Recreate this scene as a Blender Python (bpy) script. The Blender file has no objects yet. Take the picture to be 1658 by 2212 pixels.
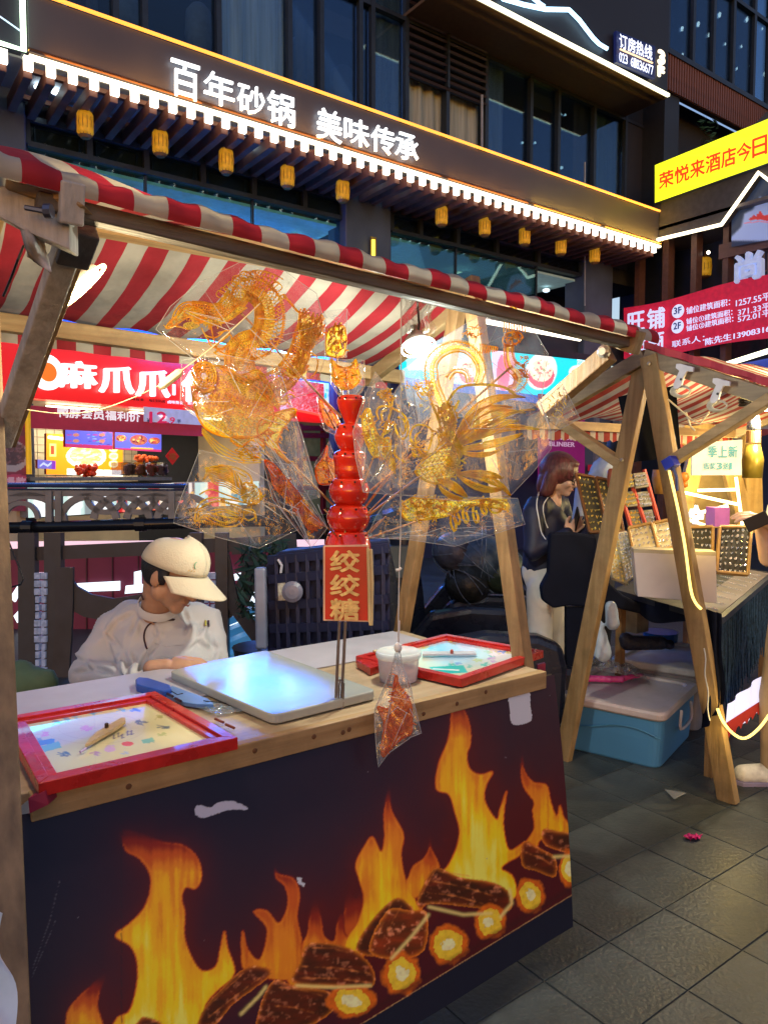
import bpy, bmesh, math, random
import numpy as np
from mathutils import Vector, Matrix, noise
from math import sin, cos, pi, radians, sqrt, atan2

sc = bpy.context.scene
COL = sc.collection
# ---------------------------------------------------------------- camera
VW, VH, FPX = 1658.0, 2211.0, 1600.0
THETA = radians(53.6); PITCH = math.atan(95.5 / FPX)
CAM = Vector((0, 0, 1.5))
FW = Vector((cos(THETA) * cos(PITCH), sin(THETA) * cos(PITCH), -sin(PITCH)))
RT = Vector((sin(THETA), -cos(THETA), 0))
UP = RT.cross(FW)
cd = bpy.data.cameras.new('camera'); cam = bpy.data.objects.new('camera', cd); COL.objects.link(cam)
cd.sensor_fit = 'VERTICAL'; cd.sensor_height = 24; cd.lens = 24 * FPX / VH
cd.clip_start = 0.02; cd.clip_end = 400
cam.matrix_world = Matrix.Translation(CAM) @ Matrix((RT, UP, -FW)).transposed().to_4x4()
sc.camera = cam
# ---------------------------------------------------------------- world, sun, exposure
w = bpy.data.worlds.new('World'); sc.world = w; w.use_nodes = True
nt = w.node_tree; bg = nt.nodes['Background']
sky = nt.nodes.new('ShaderNodeTexSky'); sky.sky_type = 'NISHITA'; sky.sun_disc = False
sky.sun_elevation = radians(1.5); sky.sun_rotation = radians(215)
hs = nt.nodes.new('ShaderNodeHueSaturation'); hs.inputs['Saturation'].default_value = 1.0
nt.links.new(sky.outputs[0], hs.inputs['Color'])
tn = nt.nodes.new('ShaderNodeMix'); tn.data_type = 'RGBA'; tn.blend_type = 'MULTIPLY'; tn.inputs[0].default_value = 1; tn.inputs[7].default_value = (.70, .82, 1.30, 1)   # city night sky, colder than dusk
nt.links.new(hs.outputs[0], tn.inputs[6]); nt.links.new(tn.outputs[2], bg.inputs['Color'])
bg.inputs['Strength'].default_value = 0.52
sd = bpy.data.lights.new('moon', 'SUN'); sd.energy = 0.02; sd.angle = radians(10); sd.color = (.7, .8, 1)
so = bpy.data.objects.new('moon', sd); COL.objects.link(so); so.rotation_euler = (radians(50), 0, radians(-40))
sc.view_settings.view_transform = 'Standard'
try: sc.view_settings.look = 'None'
except Exception: pass
sc.view_settings.exposure = 0.0; sc.view_settings.gamma = 1.0; sc.view_settings.use_curve_mapping = False
sc.cycles.use_denoising = True
try: sc.cycles.denoiser = 'OPENIMAGEDENOISE'
except Exception: pass
sc.cycles.max_bounces = 7; sc.cycles.diffuse_bounces = 2; sc.cycles.glossy_bounces = 3
sc.cycles.transparent_max_bounces = 24; sc.cycles.transmission_bounces = 5
sc.cycles.sample_clamp_indirect = 3.0; sc.cycles.caustics_reflective = False; sc.cycles.caustics_refractive = False

# ---------------------------------------------------------------- placing helpers
def ray(px, py): return FW + RT * ((px - VW / 2) / FPX) - UP * ((py - VH / 2) / FPX)
def atd(px, py, d): return CAM + ray(px, py) * d
def onp(px, py, p0, n):
    r = ray(px, py); return CAM + r * ((Vector(p0) - CAM).dot(n) / r.dot(n))
def onX(px, py, x): return onp(px, py, (x, 0, 0), Vector((1, 0, 0)))
def onY(px, py, y): return onp(px, py, (0, y, 0), Vector((0, 1, 0)))
def onZ(px, py, z): return onp(px, py, (0, 0, z), Vector((0, 0, 1)))
def proj(P):
    """n x 3 array -> photo pixels"""
    P = np.asarray(P, dtype=float) - np.array(CAM)
    d = P @ np.array(FW)
    return VW / 2 + FPX * (P @ np.array(RT)) / d, VH / 2 - FPX * (P @ np.array(UP)) / d
rnd = random.Random(7)
def U(a, b): return rnd.uniform(a, b)

# ---------------------------------------------------------------- materials
MC = {}
def lk(t, a, b): t.links.new(a, b)
def M(name, col=(.5, .5, .5), rough=.6, metal=0, var=.15, scale=12, bump=0., bscale=40, emit=None, es=0, trans=0, ior=1.45, alpha=1, coat=0, wood=None, sheen=0, stretch=None, dirt=0):
    if name in MC: return MC[name]
    m = bpy.data.materials.new(name); m.use_nodes = True; t = m.node_tree; b = t.nodes['Principled BSDF']
    b.inputs['Roughness'].default_value = rough; b.inputs['Metallic'].default_value = metal
    b.inputs['IOR'].default_value = ior
    b.inputs['Transmission Weight'].default_value = trans; b.inputs['Alpha'].default_value = alpha
    b.inputs['Coat Weight'].default_value = coat; b.inputs['Sheen Weight'].default_value = sheen
    tc = t.nodes.new('ShaderNodeTexCoord'); mp = t.nodes.new('ShaderNodeMapping')
    lk(t, tc.outputs['Object'], mp.inputs[0])
    if stretch: mp.inputs['Scale'].default_value = stretch
    n = t.nodes.new('ShaderNodeTexNoise'); n.inputs['Scale'].default_value = scale; n.inputs['Detail'].default_value = 5
    lk(t, mp.outputs[0], n.inputs[0])
    mx = t.nodes.new('ShaderNodeMix'); mx.data_type = 'RGBA'
    lo = [c * (1 - var) for c in col] + [1]; hi = [min(1, c * (1 + var)) for c in col] + [1]
    if wood: lo = list(wood) + [1]; hi = list(col) + [1]
    mx.inputs[6].default_value = lo; mx.inputs[7].default_value = hi
    cr = t.nodes.new('ShaderNodeMapRange'); cr.inputs[1].default_value = .3; cr.inputs[2].default_value = .7
    lk(t, n.outputs[0], cr.inputs[0]); lk(t, cr.outputs[0], mx.inputs[0])
    out = mx.outputs[2]
    if dirt:
        n3 = t.nodes.new('ShaderNodeTexNoise'); n3.inputs['Scale'].default_value = 7 if wood else scale * .23; n3.inputs['Detail'].default_value = 8
        n3.inputs['Roughness'].default_value = .7; lk(t, tc.outputs['Object'], n3.inputs[0])
        c3 = t.nodes.new('ShaderNodeMapRange'); c3.inputs[1].default_value = .45; c3.inputs[2].default_value = .65; c3.inputs[4].default_value = dirt
        lk(t, n3.outputs[0], c3.inputs[0]); m3 = t.nodes.new('ShaderNodeMix'); m3.data_type = 'RGBA'
        lk(t, c3.outputs[0], m3.inputs[0]); lk(t, out, m3.inputs[6]); m3.inputs[7].default_value = [c * .3 for c in col] + [1]
        out = m3.outputs[2]
    lk(t, out, b.inputs['Base Color'])
    if rough > .08 and not trans:
        rr = t.nodes.new('ShaderNodeMapRange'); rr.inputs[3].default_value = rough * .8; rr.inputs[4].default_value = min(1, rough * 1.2)
        lk(t, n.outputs[0], rr.inputs[0]); lk(t, rr.outputs[0], b.inputs['Roughness'])
    if bump:
        n2 = t.nodes.new('ShaderNodeTexNoise'); n2.inputs['Scale'].default_value = bscale; n2.inputs['Detail'].default_value = 6
        lk(t, mp.outputs[0], n2.inputs[0])
        bp = t.nodes.new('ShaderNodeBump'); bp.inputs['Strength'].default_value = bump; bp.inputs['Distance'].default_value = .01
        lk(t, n2.outputs[0], bp.inputs['Height']); lk(t, bp.outputs[0], b.inputs['Normal'])
    if es:
        b.inputs['Emission Color'].default_value = list(emit or col) + [1]; b.inputs['Emission Strength'].default_value = es
    MC[name] = m; return m
def E(name, col, s): return M(name, col, .4, emit=col, es=s, var=.03)
def wood(name, light, dark, axis, rough=.6, bump=.25):
    """planed timber: the noise is squeezed across the grain and drawn out along it; axis 0, 1, 2 is the grain"""
    st = [38, 38, 38]; st[axis] = 2.2
    return M(name, light, rough, var=.2, scale=1.0, wood=dark, stretch=st, bump=bump, bscale=2.2, dirt=.4)
def vcol(name, rough=.45, es=0, bump=0, coat=0, spec=.5):
    if name in MC: return MC[name]
    m = bpy.data.materials.new(name); m.use_nodes = True; t = m.node_tree; b = t.nodes['Principled BSDF']
    a = t.nodes.new('ShaderNodeVertexColor'); a.layer_name = 'print'
    lk(t, a.outputs[0], b.inputs['Base Color']); b.inputs['Roughness'].default_value = rough; b.inputs['Coat Weight'].default_value = coat; b.inputs['Specular IOR Level'].default_value = spec
    if es: lk(t, a.outputs[0], b.inputs['Emission Color']); b.inputs['Emission Strength'].default_value = es
    if bump:
        tc = t.nodes.new('ShaderNodeTexCoord'); n2 = t.nodes.new('ShaderNodeTexNoise'); n2.inputs['Scale'].default_value = 14; n2.inputs['Detail'].default_value = 4
        lk(t, tc.outputs['Object'], n2.inputs[0]); bp = t.nodes.new('ShaderNodeBump'); bp.inputs['Strength'].default_value = bump; bp.inputs['Distance'].default_value = .02
        lk(t, n2.outputs[0], bp.inputs['Height']); lk(t, bp.outputs[0], b.inputs['Normal'])
    MC[name] = m; return m
def stripes(name, period, phase, red, cream, axis='X', trans=.25, off=0.):
    m = bpy.data.materials.new(name); m.use_nodes = True; t = m.node_tree; b = t.nodes['Principled BSDF']
    tc = t.nodes.new('ShaderNodeTexCoord'); sp = t.nodes.new('ShaderNodeSeparateXYZ'); lk(t, tc.outputs['Object'], sp.inputs[0])
    n0 = t.nodes.new('ShaderNodeTexNoise'); n0.inputs['Scale'].default_value = 3; lk(t, tc.outputs['Object'], n0.inputs[0])
    wv = t.nodes.new('ShaderNodeMath'); wv.operation = 'MULTIPLY_ADD'; wv.inputs[1].default_value = period * .25; lk(t, n0.outputs[0], wv.inputs[0]); lk(t, sp.outputs[axis], wv.inputs[2])
    d = t.nodes.new('ShaderNodeMath'); d.operation = 'MULTIPLY_ADD'; d.inputs[1].default_value = 1 / period; d.inputs[2].default_value = phase
    lk(t, wv.outputs[0], d.inputs[0]); f = t.nodes.new('ShaderNodeMath'); f.operation = 'FRACT'; lk(t, d.outputs[0], f.inputs[0])
    s = t.nodes.new('ShaderNodeMath'); s.operation = 'GREATER_THAN'; s.inputs[1].default_value = .5; lk(t, f.outputs[0], s.inputs[0])
    n = t.nodes.new('ShaderNodeTexNoise'); n.inputs['Scale'].default_value = 7; n.inputs['Detail'].default_value = 8; lk(t, tc.outputs['Object'], n.inputs[0])
    mx = t.nodes.new('ShaderNodeMix'); mx.data_type = 'RGBA'; mx.inputs[6].default_value = list(cream) + [1]; mx.inputs[7].default_value = list(red) + [1]
    lk(t, s.outputs[0], mx.inputs[0])
    dk = t.nodes.new('ShaderNodeMix'); dk.data_type = 'RGBA'; dk.blend_type = 'MULTIPLY'; dk.inputs[0].default_value = 1
    mr = t.nodes.new('ShaderNodeMapRange'); mr.inputs[1].default_value = .3; mr.inputs[2].default_value = .7; mr.inputs[3].default_value = .72; mr.inputs[4].default_value = 1.05
    lk(t, n.outputs[0], mr.inputs[0]); lk(t, mx.outputs[2], dk.inputs[6]); lk(t, mr.outputs[0], dk.inputs[7])
    lk(t, dk.outputs[2], b.inputs['Base Color']); b.inputs['Roughness'].default_value = .8
    tr = t.nodes.new('ShaderNodeBsdfTranslucent'); lk(t, dk.outputs[2], tr.inputs[0]); ms = t.nodes.new('ShaderNodeMixShader'); ms.inputs[0].default_value = trans
    lk(t, b.outputs[0], ms.inputs[1]); lk(t, tr.outputs[0], ms.inputs[2]); lk(t, ms.outputs[0], t.nodes['Material Output'].inputs[0])
    n2 = t.nodes.new('ShaderNodeTexNoise'); n2.inputs['Scale'].default_value = 9; n2.inputs['Detail'].default_value = 3; lk(t, tc.outputs['Object'], n2.inputs[0])
    bp = t.nodes.new('ShaderNodeBump'); bp.inputs['Strength'].default_value = .5; bp.inputs['Distance'].default_value = .02; lk(t, n2.outputs[0], bp.inputs['Height']); lk(t, bp.outputs[0], b.inputs['Normal'])
    return m
def plastic_film(name, tint=(.9, .93, 1), haze=.10, bstr=.5, bsc=16, rough=.12, base=.06, edge=.5):
    """clear crinkled film: see-through, a little milky, mirror-bright at grazing folds"""
    m = bpy.data.materials.new(name); m.use_nodes = True; t = m.node_tree; t.nodes.remove(t.nodes['Principled BSDF'])
    tp = t.nodes.new('ShaderNodeBsdfTransparent'); gl = t.nodes.new('ShaderNodeBsdfGlossy'); df = t.nodes.new('ShaderNodeBsdfTranslucent'); d2 = t.nodes.new('ShaderNodeBsdfDiffuse')
    gl.inputs['Roughness'].default_value = rough; df.inputs[0].default_value = list(tint) + [1]; d2.inputs[0].default_value = list(tint) + [1]
    tc = t.nodes.new('ShaderNodeTexCoord'); mp = t.nodes.new('ShaderNodeMapping'); mp.inputs['Scale'].default_value = (1, 1, .35); mp.inputs['Rotation'].default_value = (.6, .3, .7)
    lk(t, tc.outputs['Object'], mp.inputs[0])
    n = t.nodes.new('ShaderNodeTexVoronoi'); n.feature = 'DISTANCE_TO_EDGE'; n.inputs['Scale'].default_value = bsc
    nz = t.nodes.new('ShaderNodeTexNoise'); nz.inputs['Scale'].default_value = bsc * .8; nz.inputs['Detail'].default_value = 4; nz.inputs['Distortion'].default_value = 1.5
    lk(t, mp.outputs[0], n.inputs[0]); lk(t, mp.outputs[0], nz.inputs[0])
    ad = t.nodes.new('ShaderNodeMath'); ad.operation = 'ADD'; lk(t, n.outputs[0], ad.inputs[0]); lk(t, nz.outputs[0], ad.inputs[1])
    bp = t.nodes.new('ShaderNodeBump'); bp.inputs['Strength'].default_value = bstr; bp.inputs['Distance'].default_value = .03; lk(t, ad.outputs[0], bp.inputs['Height'])
    lk(t, bp.outputs[0], gl.inputs['Normal'])
    fr = t.nodes.new('ShaderNodeLayerWeight'); fr.inputs[0].default_value = edge; lk(t, bp.outputs[0], fr.inputs['Normal'])
    pw = t.nodes.new('ShaderNodeMath'); pw.operation = 'MULTIPLY_ADD'; pw.inputs[1].default_value = .5; pw.inputs[2].default_value = base; lk(t, fr.outputs['Fresnel'], pw.inputs[0])
    dd = t.nodes.new('ShaderNodeMixShader'); dd.inputs[0].default_value = .5; lk(t, df.outputs[0], dd.inputs[1]); lk(t, d2.outputs[0], dd.inputs[2])
    m1 = t.nodes.new('ShaderNodeMixShader'); lk(t, tp.outputs[0], m1.inputs[1]); lk(t, dd.outputs[0], m1.inputs[2])
    hz = t.nodes.new('ShaderNodeMapRange'); hz.inputs[1].default_value = .35; hz.inputs[2].default_value = .75; hz.inputs[3].default_value = haze * .3; hz.inputs[4].default_value = haze * 1.9
    lk(t, nz.outputs[0], hz.inputs[0]); lk(t, hz.outputs[0], m1.inputs[0])
    m2 = t.nodes.new('ShaderNodeMixShader'); lk(t, pw.outputs[0], m2.inputs[0]); lk(t, m1.outputs[0], m2.inputs[1]); lk(t, gl.outputs[0], m2.inputs[2])
    lk(t, m2.outputs[0], t.nodes['Material Output'].inputs[0]); return m
def pane_mat(name, tint=(.5, .7, .8), refl=.25, rough=.02, clear=.8):
    m = bpy.data.materials.new(name); m.use_nodes = True; t = m.node_tree; t.nodes.remove(t.nodes['Principled BSDF'])
    tp = t.nodes.new('ShaderNodeBsdfTransparent'); tp.inputs[0].default_value = [c * clear for c in tint] + [1]
    gl = t.nodes.new('ShaderNodeBsdfGlossy'); gl.inputs['Roughness'].default_value = rough; gl.inputs['Color'].default_value = (.55, .62, .72, 1)
    fr = t.nodes.new('ShaderNodeFresnel'); fr.inputs[0].default_value = 1.5
    ad = t.nodes.new('ShaderNodeMath'); ad.operation = 'MULTIPLY_ADD'; ad.inputs[1].default_value = .8; ad.inputs[2].default_value = refl; ad.use_clamp = True; lk(t, fr.outputs[0], ad.inputs[0])
    ms = t.nodes.new('ShaderNodeMixShader'); lk(t, ad.outputs[0], ms.inputs[0]); lk(t, tp.outputs[0], ms.inputs[1]); lk(t, gl.outputs[0], ms.inputs[2])
    lk(t, ms.outputs[0], t.nodes['Material Output'].inputs[0]); return m

# ---------------------------------------------------------------- things and parts
def tag(o, label=None, cat=None, group=None, kind=None):
    for k, v in (('label', label), ('category', cat), ('group', group), ('kind', kind)):
        if v: o[k] = v
    return o
def thing(name, label, cat, loc=(0, 0, 0), group=None):
    o = bpy.data.objects.new(name, None); COL.objects.link(o); o.location = loc; o.empty_display_size = .1
    return tag(o, label, cat, group)
def org(o):
    v = Vector((0, 0, 0))
    while o: v += o.location; o = o.parent
    return v
class MB:
    def __init__(s): s.v = []; s.f = []
    def add(s, vs, fs):
        k = len(s.v); s.v += [tuple(p) for p in vs]; s.f += [tuple(i + k for i in f) for f in fs]; return s
    def box(s, c, size, R=None):
        h = [x / 2 for x in size]; vs = []
        for z in (-1, 1):
            for x, y in ((-1, -1), (1, -1), (1, 1), (-1, 1)):
                p = Vector((x * h[0], y * h[1], z * h[2])); vs.append((R @ p if R else p) + Vector(c))
        return s.add(vs, [(3, 2, 1, 0), (4, 5, 6, 7), (0, 1, 5, 4), (1, 2, 6, 5), (2, 3, 7, 6), (3, 0, 4, 7)])
    def bar(s, a, b, wd, ht, up=(0, 0, 1)):
        a = Vector(a); b = Vector(b); d = (b - a).normalized(); u = Vector(up)
        if abs(d.dot(u)) > .99: u = Vector((1, 0, 0))
        x = d.cross(u).normalized(); z = x.cross(d)
        vs = [p + x * (i * wd / 2) + z * (j * ht / 2) for p in (a, b) for i, j in ((-1, -1), (1, -1), (1, 1), (-1, 1))]
        return s.add(vs, [(3, 2, 1, 0), (4, 5, 6, 7), (0, 1, 5, 4), (1, 2, 6, 5), (2, 3, 7, 6), (3, 0, 4, 7)])
    def tube(s, path, r, n=6, closed=False, cap=True):
        P = [Vector(p) for p in path]; m = len(P)
        if m < 2: return s
        vs = []; pu = None
        for i, p in enumerate(P):
            a = P[(i - 1) % m] if (closed or i) else p; b = P[(i + 1) % m] if (closed or i < m - 1) else p
            t = (b - a)
            if t.length < 1e-9: t = Vector((0, 0, 1))
            t.normalize()
            if pu is None: pu = t.orthogonal().normalized()
            x = (pu - t * pu.dot(t)); x = x.normalized() if x.length > 1e-6 else t.orthogonal().normalized(); y = t.cross(x); pu = x
            rr = r[i] if hasattr(r, '__len__') else r
            vs += [p + (x * cos(2 * pi * k / n) + y * sin(2 * pi * k / n)) * rr for k in range(n)]
        fs = [(i * n + k, i * n + (k + 1) % n, ((i + 1) % m) * n + (k + 1) % n, ((i + 1) % m) * n + k) for i in range(m if closed else m - 1) for k in range(n)]
        if cap and not closed: fs += [tuple(range(n - 1, -1, -1)), tuple((m - 1) * n + k for k in range(n))]
        return s.add(vs, fs)
    def lathe(s, prof, c=(0, 0, 0), n=24, axis=(0, 0, 1), cap=True):
        ax = Vector(axis).normalized(); x = ax.orthogonal().normalized(); y = ax.cross(x); c = Vector(c)
        vs = [c + ax * z + (x * cos(2 * pi * k / n) + y * sin(2 * pi * k / n)) * r for r, z in prof for k in range(n)]
        m = len(prof)
        fs = [(i * n + k, i * n + (k + 1) % n, (i + 1) * n + (k + 1) % n, (i + 1) * n + k) for i in range(m - 1) for k in range(n)]
        if cap: fs += [tuple(range(n - 1, -1, -1)), tuple((m - 1) * n + k for k in range(n))]
        return s.add(vs, fs)
    def ball(s, c, r, n=12, sc3=(1, 1, 1), R=None):
        prof = [(sin(pi * i / (n // 2)), -cos(pi * i / (n // 2))) for i in range(n // 2 + 1)]
        prof = [(max(a, .01), b) for a, b in prof]; t = MB().lathe(prof, n=n)
        vs = []
        for p in t.v:
            q = Vector((p[0] * r * sc3[0], p[1] * r * sc3[1], p[2] * r * sc3[2]))
            vs.append((R @ q if R else q) + Vector(c))
        return s.add(vs, t.f)
    def prism(s, pts, off):
        """closed outline of 3-D points pushed by off"""
        P = [Vector(p) for p in pts]; off = Vector(off); n = len(P)
        return s.add(P + [p + off for p in P], [tuple(range(n)), tuple(range(2 * n - 1, n - 1, -1))] + [(i, i + n, (i + 1) % n + n, (i + 1) % n) for i in range(n)])
    def face(s, pts): return s.add(pts, [tuple(range(len(pts)))])
    def grid(s, fn, nu, nv, thick=None):
        vs = [fn(i / nu, j / nv) for j in range(nv + 1) for i in range(nu + 1)]
        return s.add(vs, [(j * (nu + 1) + i, j * (nu + 1) + i + 1, (j + 1) * (nu + 1) + i + 1, (j + 1) * (nu + 1) + i) for j in range(nv) for i in range(nu)])
    def build(s, name, mat, parent=None, smooth=False, label=None, bevel=0, solid=0, loc=None):
        me = bpy.data.meshes.new(name); o0 = org(parent) if parent else Vector(loc or (0, 0, 0))
        me.from_pydata([(p[0] - o0[0], p[1] - o0[1], p[2] - o0[2]) for p in s.v], [], s.f)
        if bevel or smooth:
            bm = bmesh.new(); bm.from_mesh(me)
            bmesh.ops.recalc_face_normals(bm, faces=bm.faces)
            bm.to_mesh(me); bm.free()
        me.validate(); me.update()
        o = bpy.data.objects.new(name, me); COL.objects.link(o); o.parent = parent
        if not parent: o.location = o0
        if mat: me.materials.append(mat)
        if smooth: me.shade_smooth()
        if bevel:
            b = o.modifiers.new('bevel', 'BEVEL'); b.width = bevel; b.segments = 2; b.limit_method = 'ANGLE'
        if solid:
            b = o.modifiers.new('solid', 'SOLIDIFY'); b.thickness = solid; b.offset = 0
        if label: o['label'] = label
        return o
def share(o, parent=None, delta=(0, 0, 0)):
    c = o.copy(); COL.objects.link(c)
    if parent is not None: c.parent = parent
    c.location = o.location + Vector(delta); return c
def copy_tree(o, parent=None):
    c = o.copy(); COL.objects.link(c)
    if parent is not None: c.parent = parent
    for ch in [x for x in bpy.data.objects if x.parent == o]: copy_tree(ch, c)
    return c
def quad(a, b, c, d, u, v):
    return a * ((1 - u) * (1 - v)) + b * (u * (1 - v)) + c * (u * v) + d * ((1 - u) * v)

# ---------------------------------------------------------------- lettering
BENCH = bpy.data.scenes.new('bench')   # a side scene in which single meshes are evaluated; removed at the end
def bench_graph():
    with bpy.context.temp_override(scene=BENCH, view_layer=BENCH.view_layers[0]): return bpy.context.evaluated_depsgraph_get()
GL = {}
def glyph(s, bold=.0, res=3):
    key = (s, bold)
    if key in GL: return GL[key]
    cu = bpy.data.curves.new('t', 'FONT'); cu.body = s; cu.size = 1; cu.resolution_u = res; cu.offset = bold; cu.fill_mode = 'FRONT'
    o = bpy.data.objects.new('t', cu); BENCH.collection.objects.link(o)
    dg = bench_graph(); me = bpy.data.meshes.new_from_object(o.evaluated_get(dg))
    vs = [tuple(v.co[:2]) for v in me.vertices]; fs = [tuple(p.vertices) for p in me.polygons]
    bpy.data.objects.remove(o); bpy.data.curves.remove(cu); bpy.data.meshes.remove(me)
    xs = [v[0] for v in vs]; ys = [v[1] for v in vs]; x0, x1, y0, y1 = min(xs), max(xs), min(ys), max(ys)
    GL[key] = ([((x - x0) / (x1 - x0 + 1e-9), (y - y0) / (y1 - y0 + 1e-9)) for x, y in vs], fs); return GL[key]
def letters(mb, s, bl, br, tl, bold=.0, depth=0, n=None):
    """flat (or pushed forward by n*depth) lettering filling the parallelogram bl, br, tl; bold thickens the strokes"""
    vs, fs = glyph(s); bl = Vector(bl); u = Vector(br) - bl; v = Vector(tl) - bl
    n = n or u.cross(v).normalized(); k = len(vs); from collections import Counter
    ed = Counter(); od = {}
    for f in fs:
        for a, b in zip(f, f[1:] + f[:1]): ed[frozenset((a, b))] += 1; od[frozenset((a, b))] = (a, b)
    F = [tuple(i + k for i in f) for f in fs] + [(od[e][0], od[e][1], od[e][1] + k, od[e][0] + k) for e in ed if ed[e] == 1]
    sh = [(0, 0)] + ([(bold, 0), (-bold, 0), (0, bold), (0, -bold)] if bold else [])
    for j, (dx, dy) in enumerate(sh):
        P = [bl + u * (x + dx) + v * (y + dy) + n * (.0006 * j) for x, y in vs]
        if depth: mb.add(P + [p + n * depth for p in P], F)
        else: mb.add(P, fs)
    return mb
def lit_text(mb, s, x0, y0, x1, y1, surf, bold=0, depth=0, n=None, slx=0, per=True):
    """text in photo box: (x0,y0) top-left .. (x1,y1); surf(px,py)->3-D; slx = dy/dx of the baseline"""
    k = len(s); wch = (x1 - x0) / k
    if per:
        for i, ch in enumerate(s):
            if ch == ' ': continue
            a = x0 + wch * (i + .05); b = x0 + wch * (i + .95); ya = slx * (a - x0); yb = slx * (b - x0)
            letters(mb, ch, surf(a, y1 + ya), surf(b, y1 + yb), surf(a, y0 + ya), bold, depth, n)
    else: letters(mb, s, surf(x0, y1), surf(x1, y1 + slx * (x1 - x0)), surf(x0, y0), bold, depth, n)
    return mb

# ---------------------------------------------------------------- painted prints (colour per vertex)
class Canvas:
    """a small raster in photo pixels, used for flat prints only"""
    def __init__(s, x0, y0, x1, y1, sc_=1., bg=(0, 0, 0)):
        s.x0, s.y0, s.s = x0, y0, sc_; s.w = int((x1 - x0) * sc_) + 1; s.h = int((y1 - y0) * sc_) + 1
        s.Y, s.X = np.mgrid[0:s.h, 0:s.w]; s.X = s.X / sc_ + x0; s.Y = s.Y / sc_ + y0
        s.c = np.ones((s.h, s.w, 3)) * np.array(bg)
    def poly(s, pts):
        m = np.zeros((s.h, s.w), bool); n = len(pts)
        for i in range(n):
            xa, ya = pts[i]; xb, yb = pts[(i + 1) % n]
            if ya == yb: continue
            c = ((s.Y >= min(ya, yb)) & (s.Y < max(ya, yb))); xi = xa + (s.Y - ya) * (xb - xa) / (yb - ya); m ^= c & (s.X < xi)
        return m.astype(float)
    def ell(s, x, y, rx, ry, a=0):
        dx = s.X - x; dy = s.Y - y; u = dx * cos(a) + dy * sin(a); v = -dx * sin(a) + dy * cos(a)
        return ((u / rx) ** 2 + (v / ry) ** 2 <= 1).astype(float)
    def line(s, pts, w_):
        m = np.zeros((s.h, s.w))
        for (xa, ya), (xb, yb) in zip(pts, pts[1:]):
            L = (xb - xa) ** 2 + (yb - ya) ** 2 + 1e-9; t = np.clip(((s.X - xa) * (xb - xa) + (s.Y - ya) * (yb - ya)) / L, 0, 1)
            m = np.maximum(m, np.clip(w_ / 2 + .5 - np.hypot(s.X - xa - t * (xb - xa), s.Y - ya - t * (yb - ya)), 0, 1))
        return m
    def put(s, m, col): m = np.clip(m, 0, 1)[..., None]; s.c = s.c * (1 - m) + np.array(col) * m
    def blur(s, m, r):
        r = max(.3, r * s.s)
        if r > 7 and min(m.shape) > 80:
            q = s.blur(m[::3, ::3], r / 3 / s.s); q = np.repeat(np.repeat(q, 3, 0), 3, 1)[:m.shape[0], :m.shape[1]]; return s.blur(q, 1.3 / s.s)
        k = int(r * 2.5) + 1; g = np.exp(-np.arange(-k, k + 1) ** 2 / (2 * r * r)); g /= g.sum()
        m = np.pad(m, k, mode='edge'); m = np.apply_along_axis(lambda q: np.convolve(q, g, 'same'), 0, m); m = np.apply_along_axis(lambda q: np.convolve(q, g, 'same'), 1, m)
        return m[k:-k, k:-k]
    def noise(s, sx, sy, seed=0, octv=3):
        rg = np.random.RandomState(seed); o = np.zeros((s.h, s.w)); amp = 1; tot = 0
        for _ in range(octv):
            nx = int((s.w / s.s) / sx) + 3; ny = int((s.h / s.s) / sy) + 3; g = rg.rand(ny, nx)
            fx = (s.X - s.x0) / sx; fy = (s.Y - s.y0) / sy; ix = fx.astype(int); iy = fy.astype(int); tx = fx - ix; ty = fy - iy
            tx = tx * tx * (3 - 2 * tx); ty = ty * ty * (3 - 2 * ty)
            o += amp * ((g[iy, ix] * (1 - tx) + g[iy, ix + 1] * tx) * (1 - ty) + (g[iy + 1, ix] * (1 - tx) + g[iy + 1, ix + 1] * tx) * ty)
            tot += amp; amp *= .5; sx /= 2; sy /= 2
        return o / tot
    def at(s, px, py):
        i = np.clip(((px - s.x0) * s.s).round().astype(int), 0, s.w - 1); j = np.clip(((py - s.y0) * s.s).round().astype(int), 0, s.h - 1); return s.c[j, i]
def printed(name, A, B, C_, D, nu, nv, cv, mat, parent=None, loc=None):
    """a sheet A,B,C,D carrying the print held by the canvas"""
    mb = MB(); mb.grid(lambda u, v: quad(A, B, C_, D, u, v), nu, nv); P = np.array(mb.v)
    o = mb.build(name, mat, parent, loc=loc); px, py = proj(P); col = cv.at(px, py)
    a = o.data.color_attributes.new('print', 'FLOAT_COLOR', 'POINT'); a.data.foreach_set('color', np.c_[col, np.ones(len(col))].astype('f4').ravel())
    return o

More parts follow.
